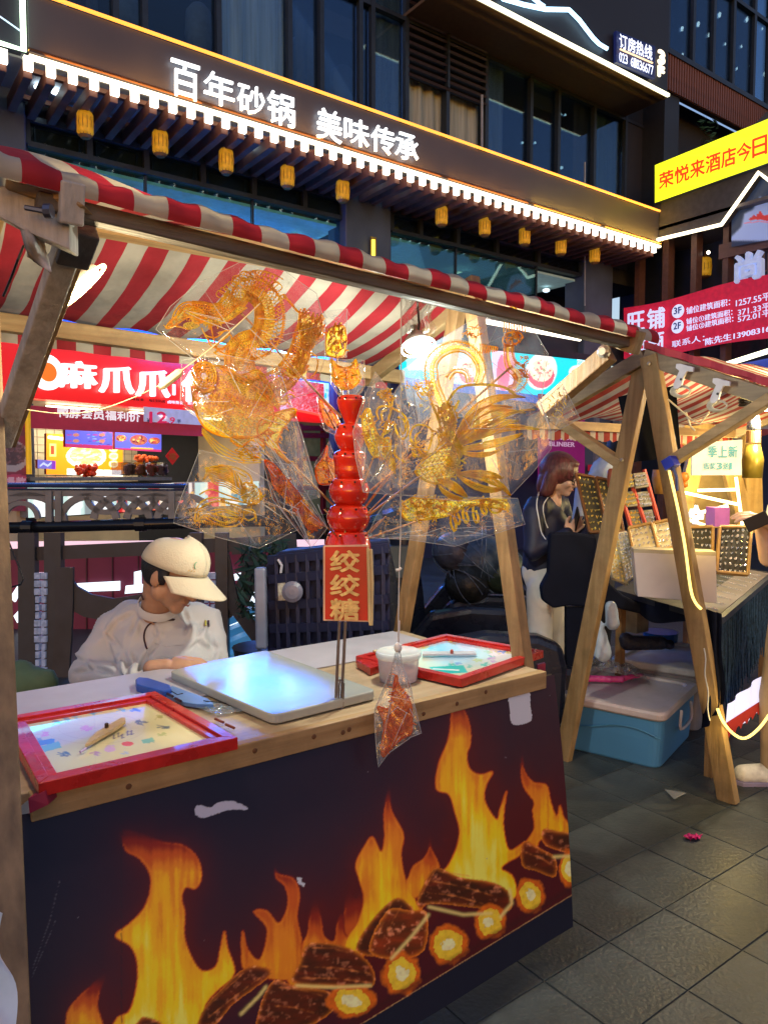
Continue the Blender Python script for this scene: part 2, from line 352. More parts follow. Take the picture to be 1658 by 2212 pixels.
# ---------------------------------------------------------------- soft bodies
def soft(name, blobs, mat, parent, voxel=.01, sm=6, disp=None, smf=.5):
    """one continuous skin over spheres/ellipsoids (p, r[, scale3, R]) and tapered limbs (a, b, ra, rb)"""
    mb = MB()
    for b in blobs:
        if len(b) == 4 and not hasattr(b[2], '__len__'):
            a, c, ra, rb = Vector(b[0]), Vector(b[1]), b[2], b[3]; n = max(2, int((c - a).length / (min(ra, rb) * .5)) + 1)
            for i in range(n + 1): t = i / n; mb.ball(a.lerp(c, t), ra + (rb - ra) * t, 14)
        else: mb.ball(b[0], b[1], 18, b[2] if len(b) > 2 else (1, 1, 1), b[3] if len(b) > 3 else None)
    o = mb.build('tmp', None, None); COL.objects.unlink(o); BENCH.collection.objects.link(o); r = o.modifiers.new('r', 'REMESH'); r.mode = 'VOXEL'; r.voxel_size = voxel; r.use_smooth_shade = True
    if sm: s_ = o.modifiers.new('s', 'SMOOTH'); s_.factor = smf; s_.iterations = sm
    dg = bench_graph(); me = bpy.data.meshes.new_from_object(o.evaluated_get(dg)); om = o.data
    bpy.data.objects.remove(o); bpy.data.meshes.remove(om)
    o0 = org(parent) if parent else Vector()
    if disp:
        new = [v.co + v.normal * disp(v.co) for v in me.vertices]
        for v, q in zip(me.vertices, new): v.co = q
    for v in me.vertices: v.co = v.co - o0
    me.name = name; me.materials.clear(); me.materials.append(mat); me.shade_smooth(); q = bpy.data.objects.new(name, me); COL.objects.link(q); q.parent = parent
    return q
# ================================================================ GROUND
Mground = M('paving_far', (.045, .050, .052), .45, var=.3, scale=3, bump=.3, bscale=60, dirt=.5)
def tile_mat(i):
    c = [(.052, .059, .060), (.043, .050, .053), (.066, .072, .070)][i]
    return M('slate_tile_%d' % i, c, .42, var=.35, scale=9, bump=.25, bscale=70, dirt=.75)
g = MB(); g.face([(-60, -60, 0), (80, -60, 0), (80, 80, 0), (-60, 80, 0)])
ground = g.build('ground', Mground); tag(ground, kind='structure')
TM = []
for i in range(3):
    t = MB(); e = .1485; t.add([(-e, -e * .9, 0), (e, -e * .9, 0), (e, e * .9, 0), (-e, e * .9, 0), (-e + .0018, -e * .9 + .002, .0035), (e - .0018, -e * .9 + .002, .0035), (e - .0018, e * .9 - .002, .0035), (-e + .0018, e * .9 - .002, .0035)],
                              [(4, 5, 6, 7), (0, 1, 5, 4), (1, 2, 6, 5), (2, 3, 7, 6), (3, 0, 4, 7)])
    o = t.build('paving_stone', tile_mat(i), ground); TM.append(o)
firsts = [True] * 3
for ix in range(17):
    for iy in range(15):
        x = .81 + .3 * ix - .0; y = .45 + .27 * iy
        px, py = proj([(x, y, 0)])
        if not (-120 < px[0] < 2300 and py[0] < 2600): continue
        i = rnd.choice([0, 0, 1, 2])
        o = TM[i] if firsts[i] else share(TM[i], ground); firsts[i] = False
        o.location = (x + .05, y, U(-.0008, .0008)); o.rotation_euler = (U(-.002, .002), U(-.002, .002), U(-.004, .004))

# ================================================================ MAIN BUILDING
WY, FY, WX = 9.5, 8.5, 12.78
Mdark = M('wall_navy', (.035, .04, .06), .6, var=.25, scale=1.5, bump=.1)
Mpillar = M('pillar_slate', (.07, .10, .17), .5, var=.2, scale=2)
Mframe = M('window_frame', (.03, .042, .06), .35, .3, var=.15)
Mcurt = M('curtain_grey', (.60, .64, .74), .9, var=.25, scale=3, stretch=(8, 8, .3))
Mcurt2 = M('curtain_olive', (.32, .38, .36), .9, var=.25, scale=3, stretch=(8, 8, .3))
Mglass = pane_mat('window_glass', (.7, .85, .95), .0, clear=1)
Mteal = pane_mat('shop_glass', (.6, .85, .85), .0, clear=1)
Mroom = M('room_dark', (.03, .035, .045), .8)
Msoffit = M('soffit', (.30, .31, .36), .6, var=.1)
bld = thing('main_building', 'dark glass-fronted building with curtained upper windows behind the sloping lit sign fascia', 'building', (6, WY, 0))
def part(mb, name, mat, parent=bld, **k): return mb.build(name, mat, parent, **k)
# shell: back wall, floor slabs and side
x0, x1 = -1.5, 13.2
m = MB(); m.box((6, WY + 1.6, 5), (16, .2, 10.4)); m.box((6, WY + .8, 5.6), (16, 1.5, .7)); part(m, 'wall', Mroom)
m = MB(); m.box((6.2, WY + .06, 5.8), (14, .1, .5)); m.box((6.2, WY + .06, 4.12), (14, .1, .35)); m.box((6, WY + .06, 3.86), (15, .12, .3)); part(m, 'floor_band', Mdark)
m = MB(); m.box((6.2, WY - .45, 5.76), (13.6, .86, .06)); part(m, 'soffit', Msoffit)
# pillars (photo x, width m)
for a, b in ((-40, 62), (744, 842), (1262, 1322)):
    pa, pb = onY(a, 500, WY - .12), onY(b, 500, WY - .12); m = MB(); m.box(((pa.x + pb.x) / 2, WY + .1, 3.0), (pb.x - pa.x, .5, 6.0)); part(m, 'pillar', Mpillar, bevel=.02)
# lower glazing bays: small panes over a tall sheet
def xs_at(pxs, y, Y): return [onY(p, y, Y).x for p in pxs]
for lst in ([62, 195, 316, 437, 546, 655, 745], [842, 905, 985, 1070, 1160, 1262]):
    X = xs_at(lst, 450, WY)
    m = MB()
    for z in (5.215, 5.50, 4.3): m.box(((X[0] + X[-1]) / 2, WY, z), (X[-1] - X[0], .12, .06))
    for x in X: m.box((x, WY - .003, 5.36), (.07, .12, .30))
    for x in X[::2]: m.box((x, WY + .02, 4.75), (.03, .05, 1.05))
    part(m, 'window_frame', Mframe)
    for a, b in zip(X, X[1:]):
        m = MB(); m.box(((a + b) / 2, WY + .01, 5.36), (b - a - .07, .012, .25)); part(m, 'pane', Mglass)
        m = MB(); w_ = (b - a) - .2
        m.box(((a + b) / 2, WY + .03, 5.45), (w_, .02, .02)); m.box(((a + b) / 2, WY + .03, 5.27), (w_, .02, .02)); m.box(((a + b) / 2 - w_ / 2, WY + .03, 5.36), (.02, .02, .16)); m.box(((a + b) / 2 + w_ / 2, WY + .03, 5.36), (.02, .02, .16)); part(m, 'casement', Mframe)
    for a, b in zip(X[::2], X[2::2]):
        m = MB(); m.box(((a + b) / 2, WY + .01, 4.77), (b - a - .03, .012, .92)); part(m, 'pane', Mteal)
    # ceiling and room behind, their weak glow standing for the room's light
    m = MB(); m.box(((X[0] + X[-1]) / 2, WY + .8, 5.14), (X[-1] - X[0], 1.4, .04)); part(m, 'ceiling', M('room_ceiling', (.35, .5, .5), .7, es=.15, emit=(.5, .72, .68)))
    m = MB(); m.box(((X[0] + X[-1]) / 2, WY + 1.45, 4.7), (X[-1] - X[0], .05, 1.0)); part(m, 'back_wall', M('room_wall', (.10, .16, .18), .7, var=.5, scale=2, es=.07, emit=(.28, .48, .52)))
# warm glow spots on the inside ceiling, small lit lamps
for px, py, r, c, s in ((425, 415, .16, (1, .95, .5), 1.2), (716, 442, .05, (.8, 1, 1), 5), (1003, 605, .07, (.8, 1, 1), 9), (1060, 640, .05, (.8, 1, 1), 9), (1180, 520, .07, (.7, .9, 1), 2), (640, 515, .05, (.7, .95, 1), 2.5), (700, 520, .06, (.7, .95, 1), 1.5), (1143, 640, .05, (.8, 1, 1), 6)):
    p = onY(px, py, WY + .7); p.z = min(p.z, 5.08); m = MB(); m.lathe([(r * .3, 0), (r, -.02), (r, -.05), (r * .6, -.07)], p, 14); part(m, 'ceiling_lamp', E('lamp_%d%d' % (px, py), c, s))
for (ax, ay), (bx, by) in (((1040, 572), (1125, 545)), ((955, 600), (1000, 585))):
    m = MB(); m.bar(onY(ax, ay, WY + .9), onY(bx, by, WY + .9), .03, .03); part(m, 'ceiling_lamp', E('lamp_strip', (1, .95, .6), 1.5))
for px, py in ((560, 500), (600, 515), (625, 540), (520, 490), (480, 480)):
    p = onY(px, py, WY + 1.2); m = MB(); m.box(p, (.35, .03, .5), Matrix.Rotation(U(-.3, .3), 3, 'Y')); part(m, 'poster', M('poster_blue', (.2, .35, .4), .5, es=.05, emit=(.3, .5, .6)))
# upper storey
UZ0, UZ1 = 6.05, 11.2
mull = [-40, 60, 128, 250, 312, 470, 622, 690, 774, 800, 873, 961, 1045, 1142, 1202, 1280, 1348, 1408]
X = xs_at(mull, 150, WY)
m = MB()
for x in X: m.box((x, WY - .01, (UZ0 + UZ1) / 2), (.07, .14, UZ1 - UZ0))
zt = onY(1142, 168, WY).z
m.box(((X[0] + X[-1]) / 2, WY - .02, zt), (X[-1] - X[0], .10, .06)); m.box(((X[0] + X[-1]) / 2, WY - .02, UZ0 + .04), (X[-1] - X[0], .12, .1))
part(m, 'window_frame', Mframe)
for i, (a, b) in enumerate(zip(X, X[1:])):
    if 10 <= i <= 11: continue
    m = MB(); m.box(((a + b) / 2, WY + .005, (UZ0 + UZ1) / 2), (b - a - .07, .014, UZ1 - UZ0)); part(m, 'pane', Mglass)
def curtain(pa, pb, z0, z1, mat, Y=WY + .12, name='curtain', par=None, amp=.035, n=9):
    a, b = onY(pa, 150, Y).x, onY(pb, 150, Y).x; ph = U(0, 6); nn = max(24, int((b - a) * 40))
    m = MB(); m.grid(lambda u, v: Vector((a + (b - a) * u, Y + amp * sin(u * (b - a) * 26 + ph + .6 * sin(v * 3 + ph)) * (.6 + .4 * sin(u * 7)), z0 + (z1 - z0) * v)), nn, 6)
    part(m, name, mat, smooth=True)
curtain(470, 620, UZ0, UZ1, Mcurt); curtain(800, 870, UZ0, UZ1, Mcurt); curtain(0, 40, UZ0, UZ1, Mcurt); curtain(128, 150, UZ0, UZ1, Mcurt)
curtain(878, 1035, UZ0, zt - .3, Mcurt2); curtain(1050, 1085, UZ0, UZ1, Mcurt); curtain(1240, 1275, UZ0, UZ1, M('curtain_brown', (.2, .15, .14), .9)); curtain(1283, 1345, UZ0, UZ1, Mcurt2); curtain(1352, 1400, UZ0, UZ1 - 1, Mcurt2)
curtain(190, 215, UZ0, UZ1, M('curtain_navy', (.08, .09, .13), .9)); curtain(640, 690, UZ0, UZ1, M('curtain_navy', (.08, .09, .13), .9))
for a, b, c, d in ((692, 772, 14, 95), (1144, 1198, 195, 248)):
    p, q = onY(a, c, WY + .15), onY(b, d, WY + .15); m = MB(); m.box(((p.x + q.x) / 2, WY + .15, (p.z + q.z) / 2), (abs(q.x - p.x), .02, abs(p.z - q.z))); part(m, 'blind', M('blind_brown', (.16, .12, .12), .8))
# louvre panel, each slat
la, lb = onY(876, 100, WY).x, onY(1043, 100, WY).x; zl0, zl1 = onY(960, 190, WY).z - .05, UZ1 + .6
for k in range(34):
    z = zl0 + (zl1 - zl0) * k / 34
    m = MB(); m.box(((la + lb) / 2, WY - .08, z), (lb - la, .05, .035), Matrix.Rotation(.6, 3, 'X')); part(m, 'louvre_slat', M('louvre', (.045, .035, .05), .45, .2))
m = MB(); m.box(((la + lb) / 2, WY + .02, (zl0 + zl1) / 2), (lb - la, .03, zl1 - zl0)); part(m, 'louvre_backing', M('black', (.008, .008, .012), .7))
m = MB(); m.box(((la + lb) / 2 - .05, WY - .1, (zl0 + zl1) / 2), (.035, .07, zl1 - zl0)); part(m, 'louvre_post', Mframe)
# dim chairs inside; glowing beads stand in for lights reflected in the glass
for px, py, r in ((275, 30, .22), (430, 75, .2), (640, 145, .2), (740, 200, .22), (1250, 300, .12)):
    p = onY(px, py, WY + .9); m = MB(); m.lathe([(r * .8, -.3), (r, 0), (r * .9, .3), (r * .5, .4)], p, 16); part(m, 'chair_back', M('chair_pale', (.16, .18, .23), .8), smooth=True)
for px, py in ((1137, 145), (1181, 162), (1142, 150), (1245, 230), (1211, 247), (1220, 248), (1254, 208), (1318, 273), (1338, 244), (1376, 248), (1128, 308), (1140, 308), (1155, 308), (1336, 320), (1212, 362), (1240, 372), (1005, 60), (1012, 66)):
    p = onY(px, py, WY + .5); m = MB(); m.ball(p, U(.018, .035), 8); part(m, 'light_dot', E('spark', (.75, .95, .9), 2.2))
# end column of this block
m = MB(); m.box((onY(1425, 300, WY - .3).x, WY - .3, 6.5), (.5, .5, 9)); part(m, 'end_column', M('column_black', (.02, .025, .035), .5))
for px in (1262,):
    m = MB(); m.bar(onY(px, 350, WY - .3), onY(px, 660, WY - .3), .02, .02); part(m, 'pipe', M('pipe_grey', (.3, .33, .4), .4))
m = MB(); m.bar(onY(1040, 205, WY - .15), onY(1040, 320, WY - .15), .03, .03); part(m, 'pipe', M('pipe_grey', (.3, .33, .4), .4))

# ================================================================ LIT SIGN CANOPY
can = thing('sign_canopy', 'long dark sign canopy with white characters and a row of lit rafter ends', 'sign', (6, FY, 6))
Mfas = M('fascia_bronze', (.10, .09, .10), .42, .2, var=.12, scale=1.2)
xa = onY(62, 120, FY).x; xb = WX - .02; zb, ztp = 5.745, 6.35
m = MB(); m.box(((xa + xb) / 2, FY + .08, (zb + ztp) / 2), (xb - xa, .16, ztp - zb)); part(m, 'fascia_board', Mfas, can, bevel=.01)
m = MB(); m.box(((xa + xb) / 2, FY - .02, ztp + .02), (xb - xa, .03, .028)); part(m, 'top_light_strip', E('led_orange', (1, .42, .06), 1.6), can)
m = MB(); m.box(((xa + xb) / 2, FY - .03, zb - .045), (xb - xa, .06, .035)); part(m, 'bottom_light_strip', E('led_warm', (1, .88, .62), 3.), can)
m = MB(); m.box(((xa + xb) / 2, FY - .025, zb + .005), (xb - xa, .07, .02)); m.box(((xa + xb) / 2, FY - .002, zb + .055), (xb - xa, .02, .012)); part(m, 'trim', M('trim_bronze', (.06, .03, .02), .4), can)
m = MB(); m.box(((xa + xb) / 2, FY - .005, zb + .03), (xb - xa, .012, .014)); part(m, 'amber_wash_strip', E('led_amber', (1, .38, .05), 2.4), can)
# each orange wash is thrown up the board by the strip's own lamp
for k in range(6):
    L = bpy.data.lights.new('fascia_wash', 'AREA'); L.shape = 'RECTANGLE'; L.size = 1.7; L.size_y = .03; L.energy = [5, 4, 5, 8, 14, 24][k]; L.color = (1, .42, .06) if k < 4 else (1, .6, .08)
    o = bpy.data.objects.new('fascia_wash', L); COL.objects.link(o); o.location = (xa + 1.0 + k * (xb - xa) / 6, FY - .07, zb + .0); o.rotation_euler = (radians(160), 0, 0); o.visible_camera = True
rr, bb = None, None
k = 0; x = 1.72
Mraf = M('rafter_brown', (.16, .065, .045), .5, var=.25, scale=8)
while x < xb - .1:
    w_ = .09
    if rr is None:
        m = MB(); m.box((x, FY + .5, 5.555), (w_, 1.06, .15)); rr = part(m, 'rafter', Mraf, can, bevel=.008)
        m = MB(); m.box((x, FY - .065, 5.61), (w_ - .005, .05, .13)); bb = part(m, 'lit_rafter_end', E('rafter_end_light', (1, .93, .74), 4), can)
    else:
        share(rr, can, (x - 1.72, 0, 0)); share(bb, can, (x - 1.72, 0, 0))
    x += .216; k += 1
m = MB(); m.box(((xa + xb) / 2, FY + .15, 5.65), (xb - xa, .06, .05)); m.box(((xa + xb) / 2, FY + .8, 5.65), (xb - xa, .06, .05)); part(m, 'batten', Mraf, can)
sf = lambda px, py: onY(px, py, FY - .05)
for ch, a, b, t_, bo in (('百', 369, 430, 131, 213), ('年', 440, 505, 155, 228), ('砂', 512, 570, 181, 248), ('锅', 577, 635, 198, 271), ('美', 683, 736, 234, 305), ('味', 742, 795, 254, 315), ('传', 800, 850, 271, 332), ('承', 852, 901, 286, 346)):
    sl = .285 * (b - a); m = MB(); letters(m, ch, sf(a, bo - sl * .5), sf(b, bo + sl * .5), sf(a, t_ - sl * .25), .006, .03, Vector((0, -1, 0))); part(m, 'letter', E('sign_white', (.86, .95, 1), 1.5), can)
L = bpy.data.lights.new('sign_glow', 'AREA'); L.shape = 'RECTANGLE'; L.size = 4.2; L.size_y = .25; L.energy = 6; L.color = (1, .5, .12)
o = bpy.data.objects.new('sign_glow', L); COL.objects.link(o); o.location = (4.9, FY - .2, 5.80); o.rotation_euler = (radians(125), 0, 0)
# downlights in the soffit under the canopy
for px, py in ((86, 224), (122, 228), (528, 335), (785, 404), (1030, 475), (845, 420)):
    p = onY(px, py, WY - .45); p.z = 5.70; m = MB(); m.lathe([(.05, 0), (.05, -.02), (.03, -.03)], p, 12); part(m, 'downlight', E('downlight', (.8, .97, 1), 6), can)
# neighbour fascia on the left with a greenish-white tube frame
nb = thing('corner_sign', 'dark corner signboard edged by greenish-white light tubes at the top left', 'sign', (1.2, FY, 6))
p0, p1 = onY(-60, 95, FY - .05), onY(52, 115, FY - .05); ct = onY(52, -60, FY - .05)
m = MB(); m.box(((p0.x + p1.x) / 2, FY + .05, 6.4), (p1.x - p0.x, .12, 1.3)); part(m, 'board', Mdark, nb)
m = MB(); m.tube([Vector((p0.x, FY - .06, 5.735)), Vector((p1.x, FY - .06, 5.735)), Vector((p1.x, FY - .06, 7.2))], .03, 8); part(m, 'light_tube', E('tube_green', (.72, 1, .72), 3), nb)
m = MB(); m.tube([onY(0, 35, FY - .07), onY(47, 68, FY - .07)], .008, 6); part(m, 'thin_tube', E('tube_blue', (.6, .8, 1), 1.2), nb)
for k in range(3): share(rr, nb, Vector((6, FY, 6)) - Vector((1.2, FY, 6)) + Vector((-.24 * (k + 1), 0, 0)))
share(bb, nb, Vector((4.8, 0, 0)) + Vector((-.235, 0, 0)))

# ================================================================ LANTERNS under the rafters
def lantern(pos, r, h):
    t = thing('lantern', '', 'lantern', pos, 'yellow lanterns hung in a row under the canopy')
    m = MB(); m.lathe([(r * .8, 0), (r, h * .1), (r * 1.03, h * .5), (r, h * .9), (r * .8, h)], Vector(pos), 12); part(m, 'lantern_body', M('lantern_yellow', (.72, .40, .03), .5, es=.22, emit=(1, .5, .02), var=.3, scale=15), t)
    m = MB(); m.lathe([(r * .55, -.03), (r * .84, 0)], Vector(pos), 12); part(m, 'base_cap', M('cap_brown', (.22, .11, .03), .6), t)
    m = MB(); m.lathe([(r * .84, h), (r * .5, h + .03), (.008, h + .04), (.008, h + .16)], Vector(pos), 12); part(m, 'top_cap', M('cap_brown', (.22, .11, .03), .6), t)
    m = MB()
    for k in range(12): a = k * pi / 6; m.tube([Vector(pos) + Vector((r * .82 * cos(a), r * .82 * sin(a), .0)), Vector(pos) + Vector((r * 1.05 * cos(a), r * 1.05 * sin(a), h * .5)), Vector(pos) + Vector((r * .82 * cos(a), r * .82 * sin(a), h))], .006, 4)
    part(m, 'rib', M('rib_gold', (.5, .25, .03), .5), t)
    return t
names = ['leftmost yellow lantern, nearest the corner sign', 'second yellow lantern from the left, under the sign letters start', 'third yellow lantern, below the letter gap left of centre', 'fourth yellow lantern, above the striped awning middle', 'fifth yellow lantern, last before the slate pillar', 'sixth yellow lantern, first right of the slate pillar', 'seventh yellow lantern, second right of the slate pillar', 'eighth yellow lantern, third right of the slate pillar', 'ninth yellow lantern, last but one before the corner', 'tenth yellow lantern, smallest, nearest the building corner']
for (x, a, b, w_), nm in zip([(185, 238, 293, 34), (347, 280, 333, 33), (489, 320, 372, 31), (621, 356, 403, 30), (740, 388, 433, 29), (953, 444, 486, 26), (1046, 469, 508, 25), (1132, 490, 528, 24), (1210, 512, 549, 23), (1283, 530, 567, 22)], names):
    q = onY(x, b, 8.9); tq = onY(x, a, 8.9); dd = (q - CAM).dot(FW); o = lantern(q, w_ / 2 * dd / FPX, tq.z - q.z - .02); o['label'] = nm

# vertical yellow neon on the pillar
t = thing('neon_bar', 'thin vertical yellow neon bar fixed to the slate pillar', 'light', onY(805, 560, WY - .2))
m = MB(); m.tube([onY(806, 518, WY - .22), onY(806, 566, WY - .22)], .028, 8); part(m, 'light_tube', E('neon_yellow', (1, .62, .05), 3), t)
m = MB(); m.bar(onY(806, 512, WY - .19), onY(806, 572, WY - .19), .1, .03, (0, 1, 0)); part(m, 'backing', M('neon_back', (.25, .2, .05), .5), t)

# ================================================================ UPPER CANOPY (third floor sign)
uc = thing('upper_sign', 'dark upper signboard with a blue-white mountain outline and a pale light strip beneath', 'sign', (10, FY, 9))
zl = onY(1220, 96, FY).z; xl, xr = onY(960, 60, FY).x, onY(1440, 190, FY).x
m = MB(); m.box(((xl + xr) / 2, FY + .1, zl + .95), (xr - xl, .2, 1.8)); part(m, 'board', M('board_black', (.02, .022, .03), .5), uc)
m = MB(); m.box(((xl + xr) / 2, FY + .5, zl - .0), (xr - xl, 1.0, .05)); part(m, 'underside', M('underside_brown', (.12, .08, .05), .6), uc)
m = MB(); m.box(((xl + xr) / 2, FY - .03, zl + .01), (xr - xl, .05, .05)); part(m, 'light_strip', E('led_pale', (1, 1, .68), 2.2), uc)
for pts in ([(1085, -3), (1130, 10), (1177, 20), (1228, 21), (1250, 43), (1263, 60), (1280, 82), (1293, 95), (1310, 105)], [(1150, -5), (1165, 8), (1174, 14)]):
    m = MB(); m.tube([onY(a, b, FY - .06) for a, b in pts], .035, 6); part(m, 'mountain_tube', E('neon_ice', (.45, .75, 1), 3), uc)
ps = thing('phone_sign', 'small dark blue hotline sign with white characters and numbers', 'sign', onY(1370, 160, FY - .1))
c4 = [onY(1334, 78, FY - .12), onY(1410, 108, FY - .12), onY(1410, 166, FY - .12), onY(1334, 136, FY - .12)]
m = MB(); m.prism([onY(1330, 66, FY - .1), onY(1414, 100, FY - .1), onY(1414, 170, FY - .1), onY(1330, 134, FY - .1)], (0, .06, 0)); part(m, 'board', M('sign_navy', (.01, .015, .07), .4, es=.15, emit=(.02, .04, .3)), ps)
m = MB(); lit_text(m, '订房热线', 1336, 72, 1408, 102, lambda a, b: onY(a, b, FY - .13), .03, slx=.4); lit_text(m, '023 61836677', 1336, 112, 1410, 132, lambda a, b: onY(a, b, FY - .13), .02, slx=.42); part(m, 'lettering', E('letters_blue', (.75, .82, 1), 1.5), ps)
m = MB(); m.bar(onY(1338, 106, FY - .13), onY(1408, 136, FY - .13), .02, .02); part(m, 'underline', E('line_orange', (1, .7, .4), 1.5), ps)
fs_ = thing('floor_number_sign', 'glowing cream figures of the third floor beside the hotline sign', 'sign', onY(1428, 150, FY - .1))
m = MB(); letters(m, '3', onY(1419, 136, FY - .1), onY(1432, 142, FY - .1), onY(1419, 108, FY - .1), .06, .03, Vector((0, -1, 0))); letters(m, 'F', onY(1419, 164, FY - .1), onY(1431, 169, FY - .1), onY(1419, 142, FY - .1), .06, .03, Vector((0, -1, 0))); part(m, 'lettering', E('cream', (1, .85, .62), 1.7), fs_)

# ================================================================ RIGHT WING
wing = thing('right_wing', 'brown-posted side wing with gabled lit roof edge facing the street', 'building', (WX, 7, 0))
wx = lambda px, py: onX(px, py, WX)
ed = [(1408, 522), (1560, 486), (1640, 374), (1700, 420), (1760, 470)]
m = MB(); m.prism([wx(*p) for p in [(1412, 440), (1408, 520), (1560, 484), (1640, 372), (1670, 395), (1700, 200), (1560, 330)]], (.15, 0, 0)); part(m, 'fascia_board', M('fascia_grey', (.085, .08, .085), .4, .3), wing)
m = MB(); m.tube([wx(*p) - Vector((.05, 0, 0)) for p in ed], .035, 8); part(m, 'roof_light_line', E('led_cream', (1, .86, .58), 3), wing)
# gable print: pale mountain with a red flame
cv = Canvas(1560, 400, 1720, 560, 1, (.015, .03, .08)); cv.put(cv.blur(cv.poly([(1570, 520), (1600, 490), (1606, 462), (1625, 452), (1640, 425), (1662, 440), (1700, 520)]), 1.5), (.32, .42, .75)); cv.put(cv.poly([(1612, 476), (1628, 462), (1630, 468), (1640, 455), (1648, 466), (1660, 462), (1664, 478), (1640, 474)]), (.6, .05, .05)); cv.put(cv.line([(1605, 482), (1640, 478), (1668, 482)], 2), (.7, .2, .3))
printed('gable_print', *[wx(*p) + Vector((.16, 0, 0)) for p in [(1568, 400), (1720, 360), (1720, 500), (1568, 530)]], 60, 60, cv, vcol('print_gable', es=.35), wing)
m = MB()
for a, b, c in ((1351, 1361, 545), (1410, 1423, 515), (1471, 1483, 500), (1539, 1551, 480)):
    p, q = wx(a, 700) + Vector((.25, 0, 0)), wx(b, 700) + Vector((.25, 0, 0)); mm = MB(); mm.box(((p + q) / 2).to_3d() * 1, (.2, abs(p.y - q.y), .1)); 
    mm = MB(); mm.box((WX + .35, (p.y + q.y) / 2, 3.1), (.2, abs(p.y - q.y), 6.0)); part(mm, 'post', M('post_brown', (.12, .06, .05), .5, var=.2), wing)
for (a, b), (c, d), h in (((1536, 540), (1700, 498), .26),):
    mm = MB(); mm.bar(wx(a, b) + Vector((.3, 0, 0)), wx(c, d) + Vector((.3, 0, 0)), .15, h); part(mm, 'lintel', M('lintel_brown', (.13, .07, .065), .5), wing)
m = MB(); m.box((WX + 1.6, 7, 3), (.1, 7, 6.4)); part(m, 'wall', M('wing_blue', (.03, .045, .10), .5, var=.3, scale=1), wing)
m = MB(); m.box((WX + .8, 7, 6.05), (1.6, 7, .06)); part(m, 'ceiling', M('wing_ceiling', (.12, .11, .12), .6), wing)
for y in (9.0, 7.6, 6.4):
    m = MB(); m.box((WX + 1.5, y, 4.3), (.05, .9, 1.3)); part(m, 'window', M('wing_glass', (.02, .03, .06), .1), wing)
# lattice window behind the banner
m = MB()
for k in range(14):
    a = 1550 + k * 9.5; m.bar(wx(a, 510) + Vector((.5, 0, 0)), wx(a, 650) + Vector((.5, 0, 0)), .02, .02)
for y in (545, 590): m.bar(wx(1548, y) + Vector((.5, 0, 0)), wx(1690, y - 30) + Vector((.5, 0, 0)), .02, .02)
part(m, 'lattice', M('lattice', (.2, .13, .12), .5), wing)
for px, py in ((1490, 533), (1545, 600), (1632, 537), (1568, 690)):
    p = wx(px, py) + Vector((.6, 0, 0)); m = MB(); m.ball(p, .035, 8); part(m, 'light_dot', E('spark2', (1, .9, .75), 5), wing)
for px, py, nm in ((1433, 548, 'dim yellow lantern between the first brown posts of the wing'), (1520, 580, 'dim yellow lantern between the middle brown posts of the wing'), (1378, 545, 'dim yellow lantern deepest beside the leftmost brown post')):
    q = onX(px, py, WX + 1.0); o = lantern(q - Vector((0, 0, .15)), .13, .35); o['label'] = nm; o['group'] = 'dim lanterns inside the wing'
# yellow LED sign
ys = thing('led_banner', 'bright yellow electronic banner with red hotel characters on the wing', 'sign', wx(1540, 400))
A, B, C_, D = (wx(*p) - Vector((.12, 0, 0)) for p in ((1421, 360), (1672, 258), (1672, 353), (1421, 441)))
cv = Canvas(1410, 230, 1680, 460, 1, (.80, .88, .02)); st = cv.noise(900, 7, 3, 2); cv.c *= (.78 + .35 * st)[..., None]
printed('screen', A, B, C_, D, 90, 40, cv, vcol('led_yellow', es=1.25), ys)
m = MB(); m.prism([A, B, C_, D], (.12, 0, 0)); o = part(m, 'casing', Mframe, ys); o.location.x += .004
m = MB(); sl = -.335
for i, ch in enumerate('荣悦来酒店今日'):
    a = 1431 + 33.5 * i; b = a + 31; h = 44 + 1.2 * i; yb_ = 413 + sl * (a - 1431) * 1.0
    letters(m, ch, wx(a, yb_) - Vector((.13, 0, 0)), wx(b, yb_ + sl * 31) - Vector((.13, 0, 0)), wx(a, yb_ - h * .78) - Vector((.13, 0, 0)), .026)
part(m, 'lettering', E('led_red', (1, .05, .01), 1.), ys)
# white character sculpture
ws = thing('character_sign', 'pale blue-white three-dimensional character standing above the red banner', 'sign', wx(1618, 612))
m = MB(); letters(m, '尚', wx(1594, 612), wx(1648, 600), wx(1594, 555), .04, .12, Vector((-1, 0, 0))); part(m, 'lettering', M('pale_char', (.5, .6, .85), .5, es=.35, emit=(.5, .62, 1)), ws)
# red banner
rb = thing('leasing_banner', 'red cloth leasing banner with white characters slung between the wing posts', 'banner', wx(1500, 700))
BX = WX - .05; bxp = lambda px, py: onX(px, py, BX)
A, B, C_, D = bxp(1346, 665), bxp(1680, 590), bxp(1680, 730), bxp(1346, 775)
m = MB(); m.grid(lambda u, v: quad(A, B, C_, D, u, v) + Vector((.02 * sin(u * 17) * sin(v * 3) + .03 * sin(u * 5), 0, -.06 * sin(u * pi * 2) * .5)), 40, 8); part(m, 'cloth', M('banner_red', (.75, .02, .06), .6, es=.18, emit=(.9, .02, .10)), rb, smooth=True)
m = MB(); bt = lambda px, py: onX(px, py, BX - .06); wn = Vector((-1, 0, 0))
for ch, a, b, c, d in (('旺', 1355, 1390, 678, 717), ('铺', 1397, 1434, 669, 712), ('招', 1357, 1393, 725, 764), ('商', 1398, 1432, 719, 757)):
    mm = MB(); letters(mm, ch, bt(a, d), bt(b, d - 6), bt(a, c), .03); part(mm, 'letter', E('banner_white', (.62, .66, .95), .85), rb)
